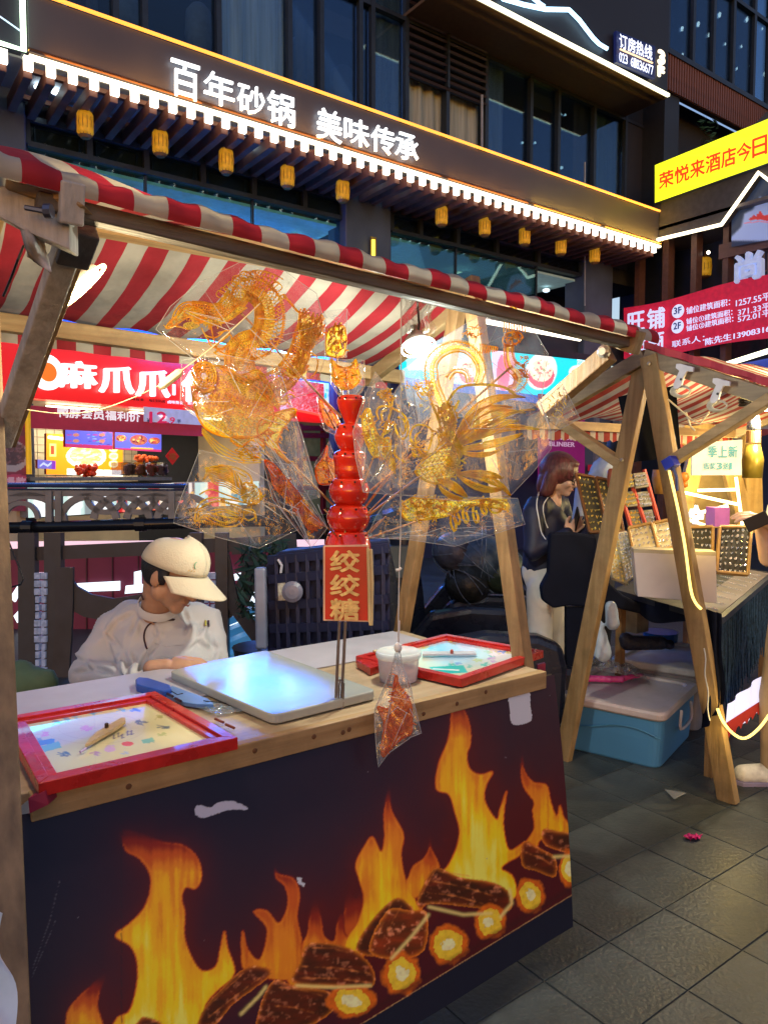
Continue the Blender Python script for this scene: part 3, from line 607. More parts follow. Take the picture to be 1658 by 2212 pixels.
for s_, a, b, c, d in (('铺位建筑面积：', 1481, 1575, 664, 679), ('1257.55平', 1588, 1662, 647, 663), ('铺位①建筑面积：', 1481, 1580, 688, 701), ('371.33平', 1592, 1662, 668, 683), ('铺位②建筑面积：', 1481, 1582, 703, 716), ('572.01平', 1592, 1662, 683, 697), ('联系人：', 1450, 1520, 737, 751), ('陈先生13908316', 1522, 1662, 731, 746)):
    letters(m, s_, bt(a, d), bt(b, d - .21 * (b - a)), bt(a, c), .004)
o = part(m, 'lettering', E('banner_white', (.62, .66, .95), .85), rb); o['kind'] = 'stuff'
for (x, y, s_) in ((1463, 672, '3F'), (1462, 705, '2F')):
    c = bt(x, y); m = MB(); m.lathe([(.125, 0), (.125, .004)], c, 24, (-1, 0, 0)); part(m, 'disc', E('banner_disc', (.65, .72, 1), .8), rb)
    m = MB(); q = Vector((-.012, 0, 0)); letters(m, s_, bt(x - 8, y + 7) + q, bt(x + 8, y + 4) + q, bt(x - 8, y - 7) + q, .03); part(m, 'disc_lettering', M('disc_blue', (.05, .08, .35), .5), rb)
# far block beyond the wing, facade-parallel
fb = thing('far_block', 'upper block beyond the wing with brown slatted band and glass full of reflected lamps', 'building', (16, FY + .4, 9))
FB = FY + .4; f2 = lambda px, py: onY(px, py, FB)
z1_, z0_ = f2(1443, 118).z, f2(1443, 195).z; xs0, xs1 = f2(1438, 150).x, f2(1700, 250).x
m = MB(); m.box(((xs0 + xs1) / 2, FB + .08, (z0_ + z1_) / 2), (xs1 - xs0, .1, z1_ - z0_)); part(m, 'band_backing', M('band_dark', (.07, .035, .025), .6), fb)
x = xs0; s0 = None
while x < xs1:
    if s0 is None: m = MB(); m.box((xs0, FB, (z0_ + z1_) / 2), (.05, .05, z1_ - z0_)); s0 = part(m, 'slat', M('slat_brown', (.17, .075, .05), .5, var=.2, scale=5), fb)
    else: share(s0, fb, (x - xs0, 0, 0))
    x += .09
m = MB(); m.box(((xs0 + xs1) / 2, FB + .9, 12.2), (xs1 - xs0, .1, 4.6)); m.box(((xs0 + xs1) / 2, FB + .5, z1_ + .02), (xs1 - xs0, .9, .05)); part(m, 'room_wall', M('far_room', (.04, .05, .07), .7), fb)
m = MB(); zz = z1_
for px in (1438, 1493, 1537, 1580, 1625, 1658, 1700): m.box((f2(px, 100).x, FB, z1_ + 2.3), (.09, .1, 4.6))
m.box(((xs0 + xs1) / 2, FB - .003, z1_ + .05), (xs1 - xs0, .1, .1)); m.box(((xs0 + xs1) / 2, FB - .003, z1_ + 1.9), (xs1 - xs0, .1, .08)); part(m, 'window_frame', Mframe, fb)
XX = [f2(px, 100).x for px in (1438, 1493, 1537, 1580, 1625, 1658, 1700)]
for a, b in zip(XX, XX[1:]): m = MB(); m.box(((a + b) / 2, FB + .02, z1_ + 2.3), (b - a - .09, .015, 4.6)); part(m, 'pane', Mglass, fb)
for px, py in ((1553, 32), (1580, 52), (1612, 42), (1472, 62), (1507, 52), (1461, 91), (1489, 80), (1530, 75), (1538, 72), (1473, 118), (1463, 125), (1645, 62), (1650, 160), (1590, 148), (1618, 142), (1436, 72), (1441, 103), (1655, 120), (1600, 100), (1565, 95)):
    p = onY(px, py, FB + .5); m = MB(); m.ball(p, U(.025, .05), 8, (1, .4, 1.6), Matrix.Rotation(.5, 3, 'Y')); part(m, 'light_dot', E('spark3', (.9, .97, .9), 3), fb)  # glints reflected in the panes, built as glowing beads behind them
for px, py, rx, rz in ((1402, 10, .42, .2), (1450, 2, .25, .25), (1440, 40, .35, .12)):
    p = onY(px, py, FB + .3); m = MB()
    for k in range(5): m.tube([p + Vector((rx * (1 - k * .1) * cos(a * pi / 10), 0, rz * (k * .35 - .7) + .12 * sin(a * pi / 10))) for a in range(20)], .015, 4, closed=True)
    part(m, 'chandelier', E('chandelier_blue', (.25, .45, 1), 1.1), fb)
# void under the slatted band
m = MB(); m.box((xs0 + 3, FB + .6, 7.6), (7, .1, 3.4)); part(m, 'recess_wall', M('recess', (.02, .022, .03), .7), fb)
# potted leaves in the recess and at the right edge
pl = thing('terrace_shrub', 'small dark green shrub on the terrace above the yellow banner', 'plant', f2(1650, 270))
lm = MB()
for i in range(160):
    p = f2(1650, 268) + Vector((U(-.5, .8), -U(.3, .9), U(-.35, .45))); a = Vector((U(-1, 1), U(-1, 1), U(-1, 1))).normalized() * .07; b = a.orthogonal().normalized() * .03
    lm.face([p - a, p + b, p + a, p - b])
for i in range(60):
    p = f2(1508, 298) + Vector((U(-.35, .35), -U(.1, .4), U(-.3, .3))); a = Vector((U(-1, 1), U(-1, 1), U(-1, 1))).normalized() * .08; b = a.orthogonal().normalized() * .03
    lm.face([p - a, p + b, p + a, p - b])
part(lm, 'foliage', M('leaf_dark', (.03, .09, .03), .6, var=.4), pl)
# ================================================================ RED SNACK SHOP
A1 = radians(21); SP = Vector((1.8, 8.6, 0)); SD = Vector((cos(A1), sin(A1), 0)); SN = Vector((sin(A1), -cos(A1), 0))   # SN looks to the street
def sh(px, py, back=0.): return onp(px, py, SP - SN * back, SN)
def zbox(mb, x0, y0, x1, y1, back, th, f=None):
    """upright box on the shop plane; its edges follow the photo pixels, heights from its left edge"""
    f = f or sh; a = f(x0, y1, back); b = f(x1, y1, back); t_ = f(x0, y0, back); z0, z1 = a.z, t_.z; b.z = z0
    return mb.prism([a, b, Vector((b.x, b.y, z1)), Vector((a.x, a.y, z1))], -SN * th)
sg = thing('shop_sign', 'glowing red shop sign with three big white characters behind the striped awning', 'sign', sh(250, 870))
m = MB(); a = sh(-60, 862); b = sh(700, 862); za, zb_ = 2.235, 2.865; a.z = b.z = za
m.prism([a, b, Vector((b.x, b.y, zb_)), Vector((a.x, a.y, zb_))], -SN * .2); part(m, 'board', M('shop_red', (.75, .02, .02), .35, es=.62, emit=(.95, .012, .015), var=.1, scale=1), sg)
for ch, x0_, x1_, y0_, y1_ in (('麻', 126, 205, 778, 838), ('爪', 214, 285, 789, 849), ('爪', 293, 362, 797, 857), ('传', 392, 460, 800, 868)):
    m = MB(); sl = .095 * (x1_ - x0_); letters(m, ch, sh(x0_, y1_ - sl * .3, -.03), sh(x1_, y1_ + sl * .2, -.03), sh(x0_, y0_, -.03), .02, .05, SN); part(m, 'letter', E('shop_white', (1, .97, .95), 1.25), sg)
m = MB(); m.bar(sh(376, 830, -.02), sh(376, 853, -.02), .035, .03); part(m, 'divider', E('shop_white', (1, .97, .95), 2.2), sg)
m = MB(); lit_text(m, '麻辣鲜香 每日现卤', 275, 858, 358, 864, lambda a, b: sh(a, b, -.02), .02, slx=.07); part(m, 'small_print', M('print_black', (.03, .01, .01), .5), sg)
m = MB(); lit_text(m, '卤味熟食 新鲜现做', 362, 864, 440, 871, lambda a, b: sh(a, b, -.02), .02, slx=.07); part(m, 'small_lettering', E('pink_white', (1, .7, .8), 1.1), sg)
# plain round emblem (generic, in place of the mascot)
m = MB(); c = sh(100, 804, -.03); m.lathe([(.19, 0), (.19, .03)], c, 28, SN); part(m, 'emblem', E('shop_white', (1, .97, .95), 2.2), sg)
m = MB(); m.lathe([(.10, 0), (.10, .012)], c + SN * .032, 24, SN); part(m, 'emblem_centre', M('emblem_orange', (.9, .2, .02), .5, es=.8, emit=(1, .2, .02)), sg)
# cyan tube and blue fascia over the sign
bt_ = thing('cyan_tube_fascia', 'blue fascia with a bright cyan light tube along the top of the red sign', 'sign', sh(50, 720))
m = MB(); a = sh(-100, 738, .05); b = sh(760, 738, .05); m.prism([Vector((a.x, a.y, 2.87)), Vector((b.x, b.y, 2.87)), Vector((b.x, b.y, 3.30)), Vector((a.x, a.y, 3.30))], -SN * .3); part(m, 'board', M('fascia_blue', (.02, .04, .30), .4, es=1.6, emit=(.01, .10, .9)), bt_)
m = MB(); m.tube([Vector((a.x, a.y, 2.96)) + SN * .12, Vector((b.x, b.y, 2.96)) + SN * .12], .032, 8); part(m, 'light_tube', E('tube_cyan', (.05, .62, 1), 9), bt_)
# promo strip
pr = thing('price_banner', 'maroon price strip with pale characters and a 12.9 figure under the red sign', 'banner', sh(200, 900))
m = MB(); zbox(m, 20, 872, 440, 922, -.01, .03); part(m, 'strip', M('promo_red', (.35, .03, .06), .6, es=.22, emit=(.6, .04, .08)), pr)
m = MB(); zbox(m, 312, 878, 440, 910, -.03, .01); part(m, 'price_patch', M('promo_lilac', (.5, .5, .65), .6, es=.35, emit=(.5, .5, .7)), pr)
m = MB(); lit_text(m, '鸭脖会员福利价', 124, 880, 304, 900, lambda a, b: sh(a, b, -.03), .03, slx=.062); part(m, 'lettering', E('promo_white', (.8, .75, .78), .8), pr)
m = MB(); letters(m, '12', sh(324, 913, -.05), sh(360, 913, -.05), sh(324, 889, -.05), .03); letters(m, '.9', sh(362, 914, -.05), sh(378, 914, -.05), sh(362, 901, -.05), .03); part(m, 'figure', M('promo_crimson', (.6, .02, .08), .5, es=.5, emit=(.8, .02, .1)), pr)
m = MB(); letters(m, '¥', sh(318, 912, -.05), sh(324, 912, -.05), sh(318, 903, -.05), .03); letters(m, '半', sh(383, 914, -.05), sh(391, 914, -.05), sh(383, 905, -.05), .03); part(m, 'small_figure', M('promo_ink', (.04, .04, .12), .5), pr)
# shop box
shop = thing('snack_shop', 'bright snack shop interior with tiled cream walls under the red sign', 'shop', sh(200, 1030))
Mt = M('tile_cream', (.62, .55, .40), .4, var=.12, scale=4)
def shp(s_, back, z): return SP + SD * s_ - SN * back + Vector((0, 0, z))
s0_, s1_ = (sh(62, 900) - SP).dot(SD), (sh(560, 900) - SP).dot(SD)
m = MB(); m.prism([shp(s0_, 1.6, .0), shp(s1_, 1.6, 0), shp(s1_, 1.6, 2.3), shp(s0_, 1.6, 2.3)], -SN * .1); part(m, 'back_wall', Mt, shop)
m = MB()
for k in range(30):
    a = s0_ + (s1_ - s0_) * k / 29; m.bar(shp(a, 1.597, .9), shp(a, 1.597, 2.3), .006, .004, SN)
for k in range(16): m.bar(shp(s0_, 1.596, .9 + k * .1), shp(s1_, 1.596, .9 + k * .1), .006, .004, SN)
o = part(m, 'tile_joints', M('joint', (.25, .22, .16), .7), shop); o['kind'] = 'stuff'
m = MB(); m.prism([shp(s0_, 0.02, 2.24), shp(s1_, .02, 2.24), shp(s1_, 1.6, 2.24), shp(s0_, 1.6, 2.24)], (0, 0, .03)); part(m, 'ceiling', M('shop_ceiling', (.7, .66, .55), .5), shop)
m = MB(); m.prism([shp(s1_, 0, 0), shp(s1_, 1.6, 0), shp(s1_, 1.6, 2.3), shp(s1_, 0, 2.3)], SD * .1); part(m, 'side_wall', Mt, shop)
m = MB(); m.prism([shp(s0_ - .1, .1, 0), shp(s0_ - .1, 1.6, 0), shp(s0_ - .1, 1.6, 2.3), shp(s0_ - .1, .1, 2.3)], SD * .1); part(m, 'side_wall', Mt, shop)
for s_ in (.35, 1.5, 2.4):
    m = MB(); m.bar(shp(s_, .45, 2.2), shp(s_ + .7, .45, 2.2), .05, .03); part(m, 'ceiling_lamp', E('shop_tube', (1, .9, .62), 7), shop)
L = bpy.data.lights.new('shop_light', 'AREA'); L.size = 1.2; L.energy = 42; L.color = (1, .86, .6); o = bpy.data.objects.new('shop_light', L); COL.objects.link(o); o.location = shp(1.3, .7, 2.15)
m = MB(); m.tube([sh(60, 870, -.05), sh(64, 1024, -.05)], .028, 8); part(m, 'yellow_pipe', M('pipe_yellow', (.85, .50, .02), .4, es=.25, emit=(1, .6, .02)), shop)
m = MB(); m.bar(sh(72, 921, .05), sh(360, 932, .05), .03, .02); part(m, 'lit_edge', E('warm_edge', (1, .9, .6), 1.6), shop)
# counter and its dark top
m = MB(); zbox(m, 66, 1045, 372, 1120, .1, .5); part(m, 'counter', M('counter_dark', (.03, .03, .035), .3), shop)
m = MB(); a, b = sh(66, 1030, .04), sh(372, 1030, .04); m.prism([a, b, b - SN * .6, a - SN * .6], (0, 0, -.04)); part(m, 'counter_top', M('counter_steel', (.3, .3, .32), .25, .6), shop)
# food pieces on the counter
def shopobj(name, label, cat, mb_, mat, group=None): o = mb_.build(name, mat, None); return tag(o, label, cat, group)
def rectprint(name, label, cat, x0, y0, x1, y1, back, cv, es, nu=50, nv=30, slope=.06):
    t = thing(name, label, cat, sh(x0, y1, back)); A, B, C_, D = sh(x0, y1, back), sh(x1, y1 + slope * (x1 - x0), back), sh(x1, y0 + slope * 1.4 * (x1 - x0), back), sh(x0, y0, back)
    printed('screen' if 'screen' in name else 'print', A, B, C_, D, nu, nv, cv, vcol('print_es%.2f' % es, es=es), t)
    q = MB(); q.prism([A, B, C_, D], -SN * .04); o = part(q, 'casing', M('casing_red', (.25, .02, .04), .4), t); o.location = -SN * .003; return t
# menu screens
cv = Canvas(130, 895, 360, 985, 2, (.10, .13, .75))
cv.put(cv.poly([(138, 905), (250, 910), (250, 918), (138, 914)]), (.45, .03, .12)); cv.put(cv.poly([(138, 958), (246, 962), (246, 972), (138, 970)]), (.42, .03, .15)); cv.put(cv.poly([(244, 906), (249, 906), (249, 975), (244, 975)]), (.4, .02, .08))
R_ = random.Random(3)
for i in range(3):
    for j in range(2): x = 147 + j * 44 + (12 if j else 0); y = 926 + i * 13; cv.put(cv.ell(x + 18, y, 7, 3.6), (.45, .2, .16)); cv.put(cv.line([(x - 1, y), (x + 8, y)], 2.6), (.35, .05, .3))
for i in range(22): x = R_.uniform(188, 238); y = R_.uniform(922, 960); cv.put(cv.line([(x, y), (x + R_.uniform(3, 9), y)], 1.4), R_.choice([(.5, .1, .3), (.05, .02, .1), (.3, .5, 1), (.1, .5, .6)]))
cv.put(cv.line([(254, 922), (290, 926)], 4), (.05, .03, .2)); cv.put(cv.line([(304, 924), (340, 928)], 12), (.35, .42, .85)); cv.put(cv.line([(318, 920), (318, 931)], 3), (.7, .02, .15)); cv.put(cv.line([(327, 921), (333, 921), (327, 932), (334, 932)], 2.5), (.7, .02, .15))
for x, y, r in ((262, 946, 12), (300, 950, 19), (334, 952, 13)): cv.put(cv.ell(x, y, r, r * .6), (.30, .10, .10)); [cv.put(cv.ell(x + R_.uniform(-r, r) * .6, y + R_.uniform(-r, r) * .35, 2.4, 2), R_.choice([(.6, .2, .05), (.12, .02, .03), (.7, .5, .15), (.4, .05, .05)])) for _ in range(22)]
cv.put(cv.line([(250, 970), (350, 974)], 6), (.45, .03, .15)); cv.put(cv.line([(285, 967), (330, 969)], 3), (.9, .5, .05))
rectprint('menu_screen', 'blue lit menu screen with two columns of small dishes, the left one', 'screen', 142, 910, 244, 965, .35, cv, 1.0, 90, 50)
rectprint('menu_screen', 'blue lit screen with three big dishes and a red 12, the right one', 'screen', 249, 914, 349, 970, .35, cv, 1.0, 90, 50)
m = MB()
for x in (150, 204, 260, 314): m.bar(sh(x, 898, .36), sh(x, 916, .36), .01, .01)
part(m, 'hanger', M('black2', (.01, .01, .01), .5), shop)
cv = Canvas(95, 925, 275, 1035, 2, (.95, .26, .01))
cv.put(cv.line([(107, 944), (140, 948)], 7), (1, .9, .8)); cv.put(cv.poly([(108, 958), (122, 958), (122, 986), (108, 986)]), (.9, .7, .2)); cv.put(cv.poly([(111, 962), (119, 962), (119, 982), (111, 982)]), (.7, .05, .02))
cv.put(cv.ell(187, 985, 43, 26), (1, .93, .8)); cv.put(cv.ell(187, 983, 36, 20), (.85, .62, .22))
for _ in range(70): a = R_.uniform(0, 6.3); r = R_.random() ** .5; x = 187 + 33 * r * cos(a); y = 983 + 17 * r * sin(a); cv.put(cv.line([(x - 4, y), (x + 4, y - R_.uniform(-2, 2))], 3), R_.choice([(.95, .8, .5), (.9, .7, .3), (.85, .4, .1), (1, .9, .65), (.4, .45, .1)]))
for y in (968, 985, 1002): cv.put(cv.ell(246, y, 10, 8), (1, .9, .5)); cv.put(cv.ell(246, y, 7, 4), (.95, .6, .2))
cv.put(cv.poly([(145, 1012), (270, 1016), (270, 1030), (145, 1026)]), (.95, .93, .85))
rectprint('dish_poster', 'orange lit poster of a white bowl of braised tofu strips', 'poster', 101, 936, 266, 1024, 1.0, cv, 1.15, 90, 60, .03)
cv = Canvas(70, 985, 130, 1020, 2, (.18, .16, .6)); cv.put(cv.line([(88, 1006), (95, 1000), (104, 1006), (112, 999)], 3), (.7, .8, 1)); cv.put(cv.poly([(112, 990), (124, 990), (124, 1016), (112, 1016)]), (.25, .05, .5))
rectprint('tablet_screen', 'small blue-violet till screen at the left end of the snack counter', 'screen', 82, 992, 121, 1011, .2, cv, 1.0, 20, 12)
# crayfish heap, food cases
m = MB()
for i in range(26): p = sh(U(166, 212), U(1006, 1024), .3 + U(-.05, .05)); m.ball(p, U(.03, .05), 8, (1.3, .7, .7), Matrix.Rotation(U(0, 3), 3, 'Z') @ Matrix.Rotation(U(-1, 1), 3, 'Y'))
tag(m.build('crayfish_heap', M('crayfish', (.75, .06, .015), .25, var=.4, scale=30), None, smooth=True), 'heap of glossy red crayfish on the snack counter below the bowl poster', 'food', kind='stuff')
for x0_, x1_, c, lab in ((270, 291, (.18, .07, .10), 'leftmost clear food case with dark braised pieces'), (294, 316, (.30, .04, .03), 'second clear food case, under the orange heap'), (318, 340, (.40, .03, .05), 'third clear food case with red pieces'), (342, 362, (.16, .08, .12), 'rightmost clear food case beside the diamond charm')):
    t = thing('food_case', lab, 'food case', sh(x0_, 1026, .15), 'clear cases of braised food on the snack counter')
    m = MB(); zbox(m, x0_, 998, x1_, 1026, .12, .25); part(m, 'case', pane_mat('acrylic', (.8, .8, .9), .08) if 'acr' not in MC else MC['acr'], t); MC['acr'] = t.children[0].data.materials[0] if t.children else MC.get('acr')
    m = MB(); 
    for i in range(16): p = sh(U(x0_ + 2, x1_ - 2), U(1006, 1024), .2); m.ball(p, .035, 6)
    o = part(m, 'braised_pieces', M('braise_%d' % x0_, c, .3, var=.4, scale=20), t)
m = MB()
for i in range(30): m.ball(sh(U(294, 340), U(985, 996), .3 + U(-.05, .05)), .03, 6)
tag(m.build('snack_heap', M('snack_orange', (.85, .14, .02), .35, var=.3, scale=20), None, smooth=True), 'orange-red heap of fried snacks on top of the food cases', 'food', kind='stuff')
# diamond charm
t = thing('diamond_charm', 'dark red paper diamond with a gold character on the cream tiles', 'decoration', sh(372, 985, 1.0))
m = MB(); c = sh(372, 985, 1.0); r = .125; m.prism([c + Vector((0, 0, r)), c + SD * r, c - Vector((0, 0, r)), c - SD * r], SN * .01); part(m, 'paper', M('charm_red', (.40, .01, .02), .6, es=.1, emit=(.7, .02, .03)), t)
m = MB(); letters(m, '福', sh(364, 992, .97), sh(380, 993, .97), sh(364, 978, .97), .02); part(m, 'lettering', M('charm_gold', (.25, .08, .03), .5), t)
# poster wall left of the pipe
cv = Canvas(-40, 860, 75, 1110, 1, (.16, .02, .045)); cv.put(cv.ell(28, 985, 34, 34), (.30, .27, .30)); cv.put(cv.ell(28, 980, 29, 25), (.05, .04, .05)); 
for _ in range(60): cv.put(cv.ell(28 + R_.uniform(-24, 24), 980 + R_.uniform(-20, 20), 3, 2), R_.choice([(.10, .05, .05), (.16, .08, .10), (.04, .03, .04)]))
cv.put(cv.line([(40, 905), (52, 905)], 5), (.4, .3, .4)); cv.put(cv.line([(10, 930), (50, 935)], 12), (.1, .03, .05)); cv.put(cv.blur(cv.noise(25, 25, 4), 1) * .25, (.3, .1, .12))
cv.put(cv.ell(35, 1050, 42, 26), (.35, .05, .10)); cv.put(cv.line([(8, 1040), (64, 1036)], 1.5), (.8, .3, .4))
t = thing('food_poster', 'maroon poster with a dark bowl of food left of the yellow pipe', 'poster', sh(20, 1000))
printed('print', sh(-70, 1100, -.01), sh(58, 1104, -.01), sh(58, 866, -.01), sh(-70, 860, -.01), 60, 100, cv, vcol('print_es0.30', es=.30), t)
m = MB(); lit_text(m, '爆款', 10, 1030, 58, 1048, lambda a, b: sh(a, b, -.03), .03); part(m, 'lettering', M('poster_pink', (.55, .3, .4), .6, es=.25, emit=(.7, .4, .5)), t)
# lit display fronts low behind the railing
t = thing('display_fridge', 'white-lit display fridge with coloured snack pictures behind the railing', 'fridge', sh(200, 1110))
cv = Canvas(60, 1055, 560, 1125, 1, (.55, .75, .68)); 
for x, c in ((75, (.9, .95, .9)), (150, (.95, 1, .97)), (185, (.25, .3, .3)), (205, (.95, 1, 1)), (255, (.6, .02, .02)), (285, (.9, .85, .8)), (320, (.75, .15, .08)), (345, (.9, .8, .6)), (375, (.2, .1, .08)), (400, (.12, .1, .12)), (450, (.6, .05, .06)), (500, (.1, .3, .35))):
    cv.put(cv.poly([(x, 1050), (x + R_.uniform(18, 30), 1050), (x + 26, 1130), (x, 1130)]), c)
for _ in range(40): x = R_.uniform(260, 520); cv.put(cv.ell(x, R_.uniform(1060, 1115), R_.uniform(3, 10), R_.uniform(3, 7)), R_.choice([(.9, .2, .15), (.9, .8, .7), (.85, .5, .15), (.3, .04, .03), (.95, .95, .9)]))
A, B = sh(62, 1118, -.05), sh(560, 1118, -.05); C_, D = Vector((B.x, B.y, A.z + .33)), Vector((A.x, A.y, A.z + .33)); B.z = A.z
printed('display', A, B, C_, D, 140, 24, cv, vcol('print_es0.95', es=.95), t); m = MB(); m.prism([A, B, C_, D], -SN * .5); o = part(m, 'cabinet', M('cabinet', (.2, .2, .22), .4), t); o.location = -SN * .004
# second sign: white and ice-blue splash on red
t = thing('seafood_sign', 'ice-blue and white splash sign edged with red behind the red bead column', 'sign', sh(680, 860))
cv = Canvas(560, 800, 780, 910, 1.5, (.55, .70, .85)); 
for _ in range(90): cv.put(cv.ell(R_.uniform(600, 750), R_.uniform(815, 890), R_.uniform(2, 7), R_.uniform(2, 5), R_.uniform(0, 3)), R_.choice([(.1, .2, .35), (.9, 1, 1), (.25, .45, .6), (.02, .5, .6), (.8, .1, .1), (.95, .95, 1)]))
printed('print', sh(605, 885), sh(765, 893), sh(765, 835), sh(605, 815), 80, 40, cv, vcol('print_es1.00', es=1.0), t)
m = MB(); m.tube([sh(640, 885, -.03), sh(680, 893, -.03), sh(706, 899, -.03), sh(765, 901, -.03)], .022, 6); part(m, 'red_tube', E('tube_red', (1, .05, .03), 2.2), t)
m = MB(); m.prism([sh(600, 905), sh(770, 912), sh(770, 830), sh(600, 810)], -SN * .2); o = part(m, 'board', M('sign_deep', (.05, .05, .25), .5), t); o.location = -SN * .01
# maroon-framed shop window behind the red column
t = thing('maroon_window', 'maroon-framed shop window seen behind the red bead column', 'window', sh(700, 1040))
Mmar = M('maroon_wood', (.16, .012, .035), .45)
for a, b, c, d in ((648, 915, 648, 1110), (698, 915, 698, 1110), (735, 915, 735, 1110)): m = MB(); m.bar(sh(a, b), sh(c, d), .08, .06, SN); part(m, 'frame', Mmar, t)
for y in (924, 940, 990, 1052): m = MB(); m.bar(sh(648, y, -.01), sh(760, y + 2, -.01), .06, .08, (0, 0, 1)); part(m, 'rail', Mmar, t)
m = MB(); m.prism([sh(640, 1110, .15), sh(800, 1115, .15), sh(800, 900, .15), sh(640, 900, .15)], -SN * .03); part(m, 'pane', M('dim_pane', (.12, .14, .12), .25, var=.6, scale=3, es=.05, emit=(.5, .6, .4)), t)

# ================================================================ CYAN BILLBOARD AND LIGHTS BEHIND THE AWNING
CBY = 9.3; cb = lambda px, py: onY(px, py, CBY)
t = thing('cyan_billboard', 'bright cyan billboard with bowls of noodles behind the awning and sugar figures', 'billboard', cb(1050, 800))
cv = Canvas(840, 715, 1300, 890, 1.2, (.01, .62, .80))
cv.put(cv.poly([(870, 740), (960, 745), (940, 800), (880, 800)]), (.35, .9, .9)); cv.put(cv.blur(cv.ell(1000, 795, 40, 40), 6), (.45, .75, .9))
cv.put(cv.poly([(1060, 740), (1110, 745), (1112, 850), (1066, 845)]), (.75, .55, .75)); cv.put(cv.ell(1086, 805, 14, 40), (.85, .15, .3))
for cx_, cy_, rx, ry in ((1168, 802, 33, 40), (1248, 806, 20, 16), (1012, 800, 24, 30)):
    cv.put(cv.blur(cv.ell(cx_, cy_, rx, ry, .3), 1), (.98, .88, .88)); cv.put(cv.ell(cx_, cy_ + 8, rx * .85, ry * .7, .3), (.75, .12, .18)); cv.put(cv.ell(cx_, cy_ - 2, rx * .75, ry * .6, .3), (.95, .72, .55))
    for _ in range(60): a = R_.uniform(0, 6.3); r = R_.random() ** .5; cv.put(cv.ell(cx_ + rx * .7 * r * cos(a), cy_ - 2 + ry * .55 * r * sin(a), 3, 2, a), R_.choice([(.98, .9, .8), (.9, .4, .35), (.98, .8, .6), (.8, .2, .2), (1, .95, .9), (.3, .4, .2)]))
A, B, C_, D = cb(862, 812), cb(1262, 868), cb(1262, 778), cb(862, 734)
printed('screen', A, B, C_, D, 200, 60, cv, vcol('print_es1.20', es=1.2), t)
m = MB(); m.prism([A, B, C_, D], (0, .15, 0)); o = part(m, 'casing', M('casing_blue', (.02, .05, .25), .4), t); o.location.y += .004
m = MB(); m.prism([cb(862, 826), cb(1262, 884), cb(1262, 868), cb(862, 812)], (0, .1, 0)); part(m, 'lower_edge', M('blue_edge', (.02, .1, .6), .4, es=.5, emit=(.02, .2, 1)), t)
m = MB(); m.prism([cb(1245, 792), cb(1300, 800), cb(1300, 770), cb(1245, 772)], (0, .05, 0)); part(m, 'white_patch', E('cold_white', (.9, 1, 1), 1.6), t)
t = thing('fluorescent_tube', 'long white fluorescent tube above the cyan billboard', 'light', cb(1130, 725)); m = MB(); m.tube([cb(985, 705) - Vector((0, .6, 0)), cb(1195, 742) - Vector((0, .6, 0))], .04, 8); part(m, 'light_tube', E('tube_warm', (1, .92, .72), 3), t)
m = MB(); m.bar(cb(975, 700) - Vector((0, .55, -.04)), cb(1200, 741) - Vector((0, .55, -.04)), .1, .05); part(m, 'housing', M('housing', (.2, .2, .22), .5), t)
t = thing('short_tube', 'short warm light fitting glimpsed beside the awning lamp', 'light', cb(970, 706)); m = MB(); m.bar(cb(962, 703) - Vector((0, 1, 0)), cb(984, 706) - Vector((0, 1, 0)), .1, .06); part(m, 'light_tube', E('tube_warm', (1, .92, .72), 3), t)
# blue void band and shop darkness to the right of the cyan board
t = thing('ground_floor_wall', 'dark blue ground floor shopfront wall behind the stalls', 'wall', (8, WY - .1, 0))
m = MB(); m.box((9.7, WY, 1.6), (7.2, .1, 3.2)); part(m, 'wall', M('shop_navy', (.025, .03, .09), .4, var=.4, scale=1.3), t)
m = MB(); m.box((9.6, WY - .12, 3.62), (7.2, .2, .12)); part(m, 'ledge', Mframe, t)
for px in (1190, 1280, 1330): q = onY(px, 950, WY - .1); m = MB(); m.box((q.x, WY - .12, 1.4), (.12, .16, 2.8)); part(m, 'mullion', M('mullion_grey', (.22, .24, .30), .4), t)
for px, c in ((1300, (.25, .02, .03)),): q = onY(px, 1010, WY - .3); m = MB(); m.box((q.x, WY - .3, q.z), (.8, .08, .12)); part(m, 'red_band', M('red_band', c, .5, es=.3, emit=(.6, .02, .05)), t)
# purple fashion poster
fp = lambda px, py: onY(px, py, WY - .5)
t = thing('fashion_poster', 'purple fashion poster with pale lettering behind the clear bags', 'poster', fp(1225, 960))
m = MB(); m.prism([fp(1165, 1040), fp(1262, 1040), fp(1262, 862), fp(1165, 850)], (0, .05, 0)); part(m, 'panel', M('purple', (.16, .012, .10), .5, es=.22, emit=(.5, .02, .28), var=.3, scale=2), t)
m = MB(); letters(m, 'FASHION', fp(1176, 948), fp(1241, 951), fp(1176, 935), .01); letters(m, 'BLINBER', fp(1186, 963), fp(1240, 965), fp(1186, 953), .01); part(m, 'lettering', M('purple_text', (.6, .4, .6), .5, es=.35, emit=(.8, .55, .8)), t)

# ================================================================ BLUE SHED ROOF UNDER THE BANNER
t = thing('blue_canopy', 'blue stall canopy front with a long pale light strip at the right edge', 'canopy', onX(1620, 790, 9.0))
b9 = lambda px, py: onX(px, py, 9.0)
m = MB(); m.prism([b9(1565, 792), b9(1700, 765), b9(1700, 850), b9(1590, 850)], (.15, 0, 0)); part(m, 'front', M('canopy_blue', (.05, .08, .40), .5, es=.12, emit=(.06, .12, .8)), t)
m = MB(); m.bar(b9(1560, 790) - Vector((.03, 0, 0)), b9(1700, 746) - Vector((.03, 0, 0)), .06, .05); part(m, 'light_strip', E('led_pale', (1, 1, .68), 2.2), t)

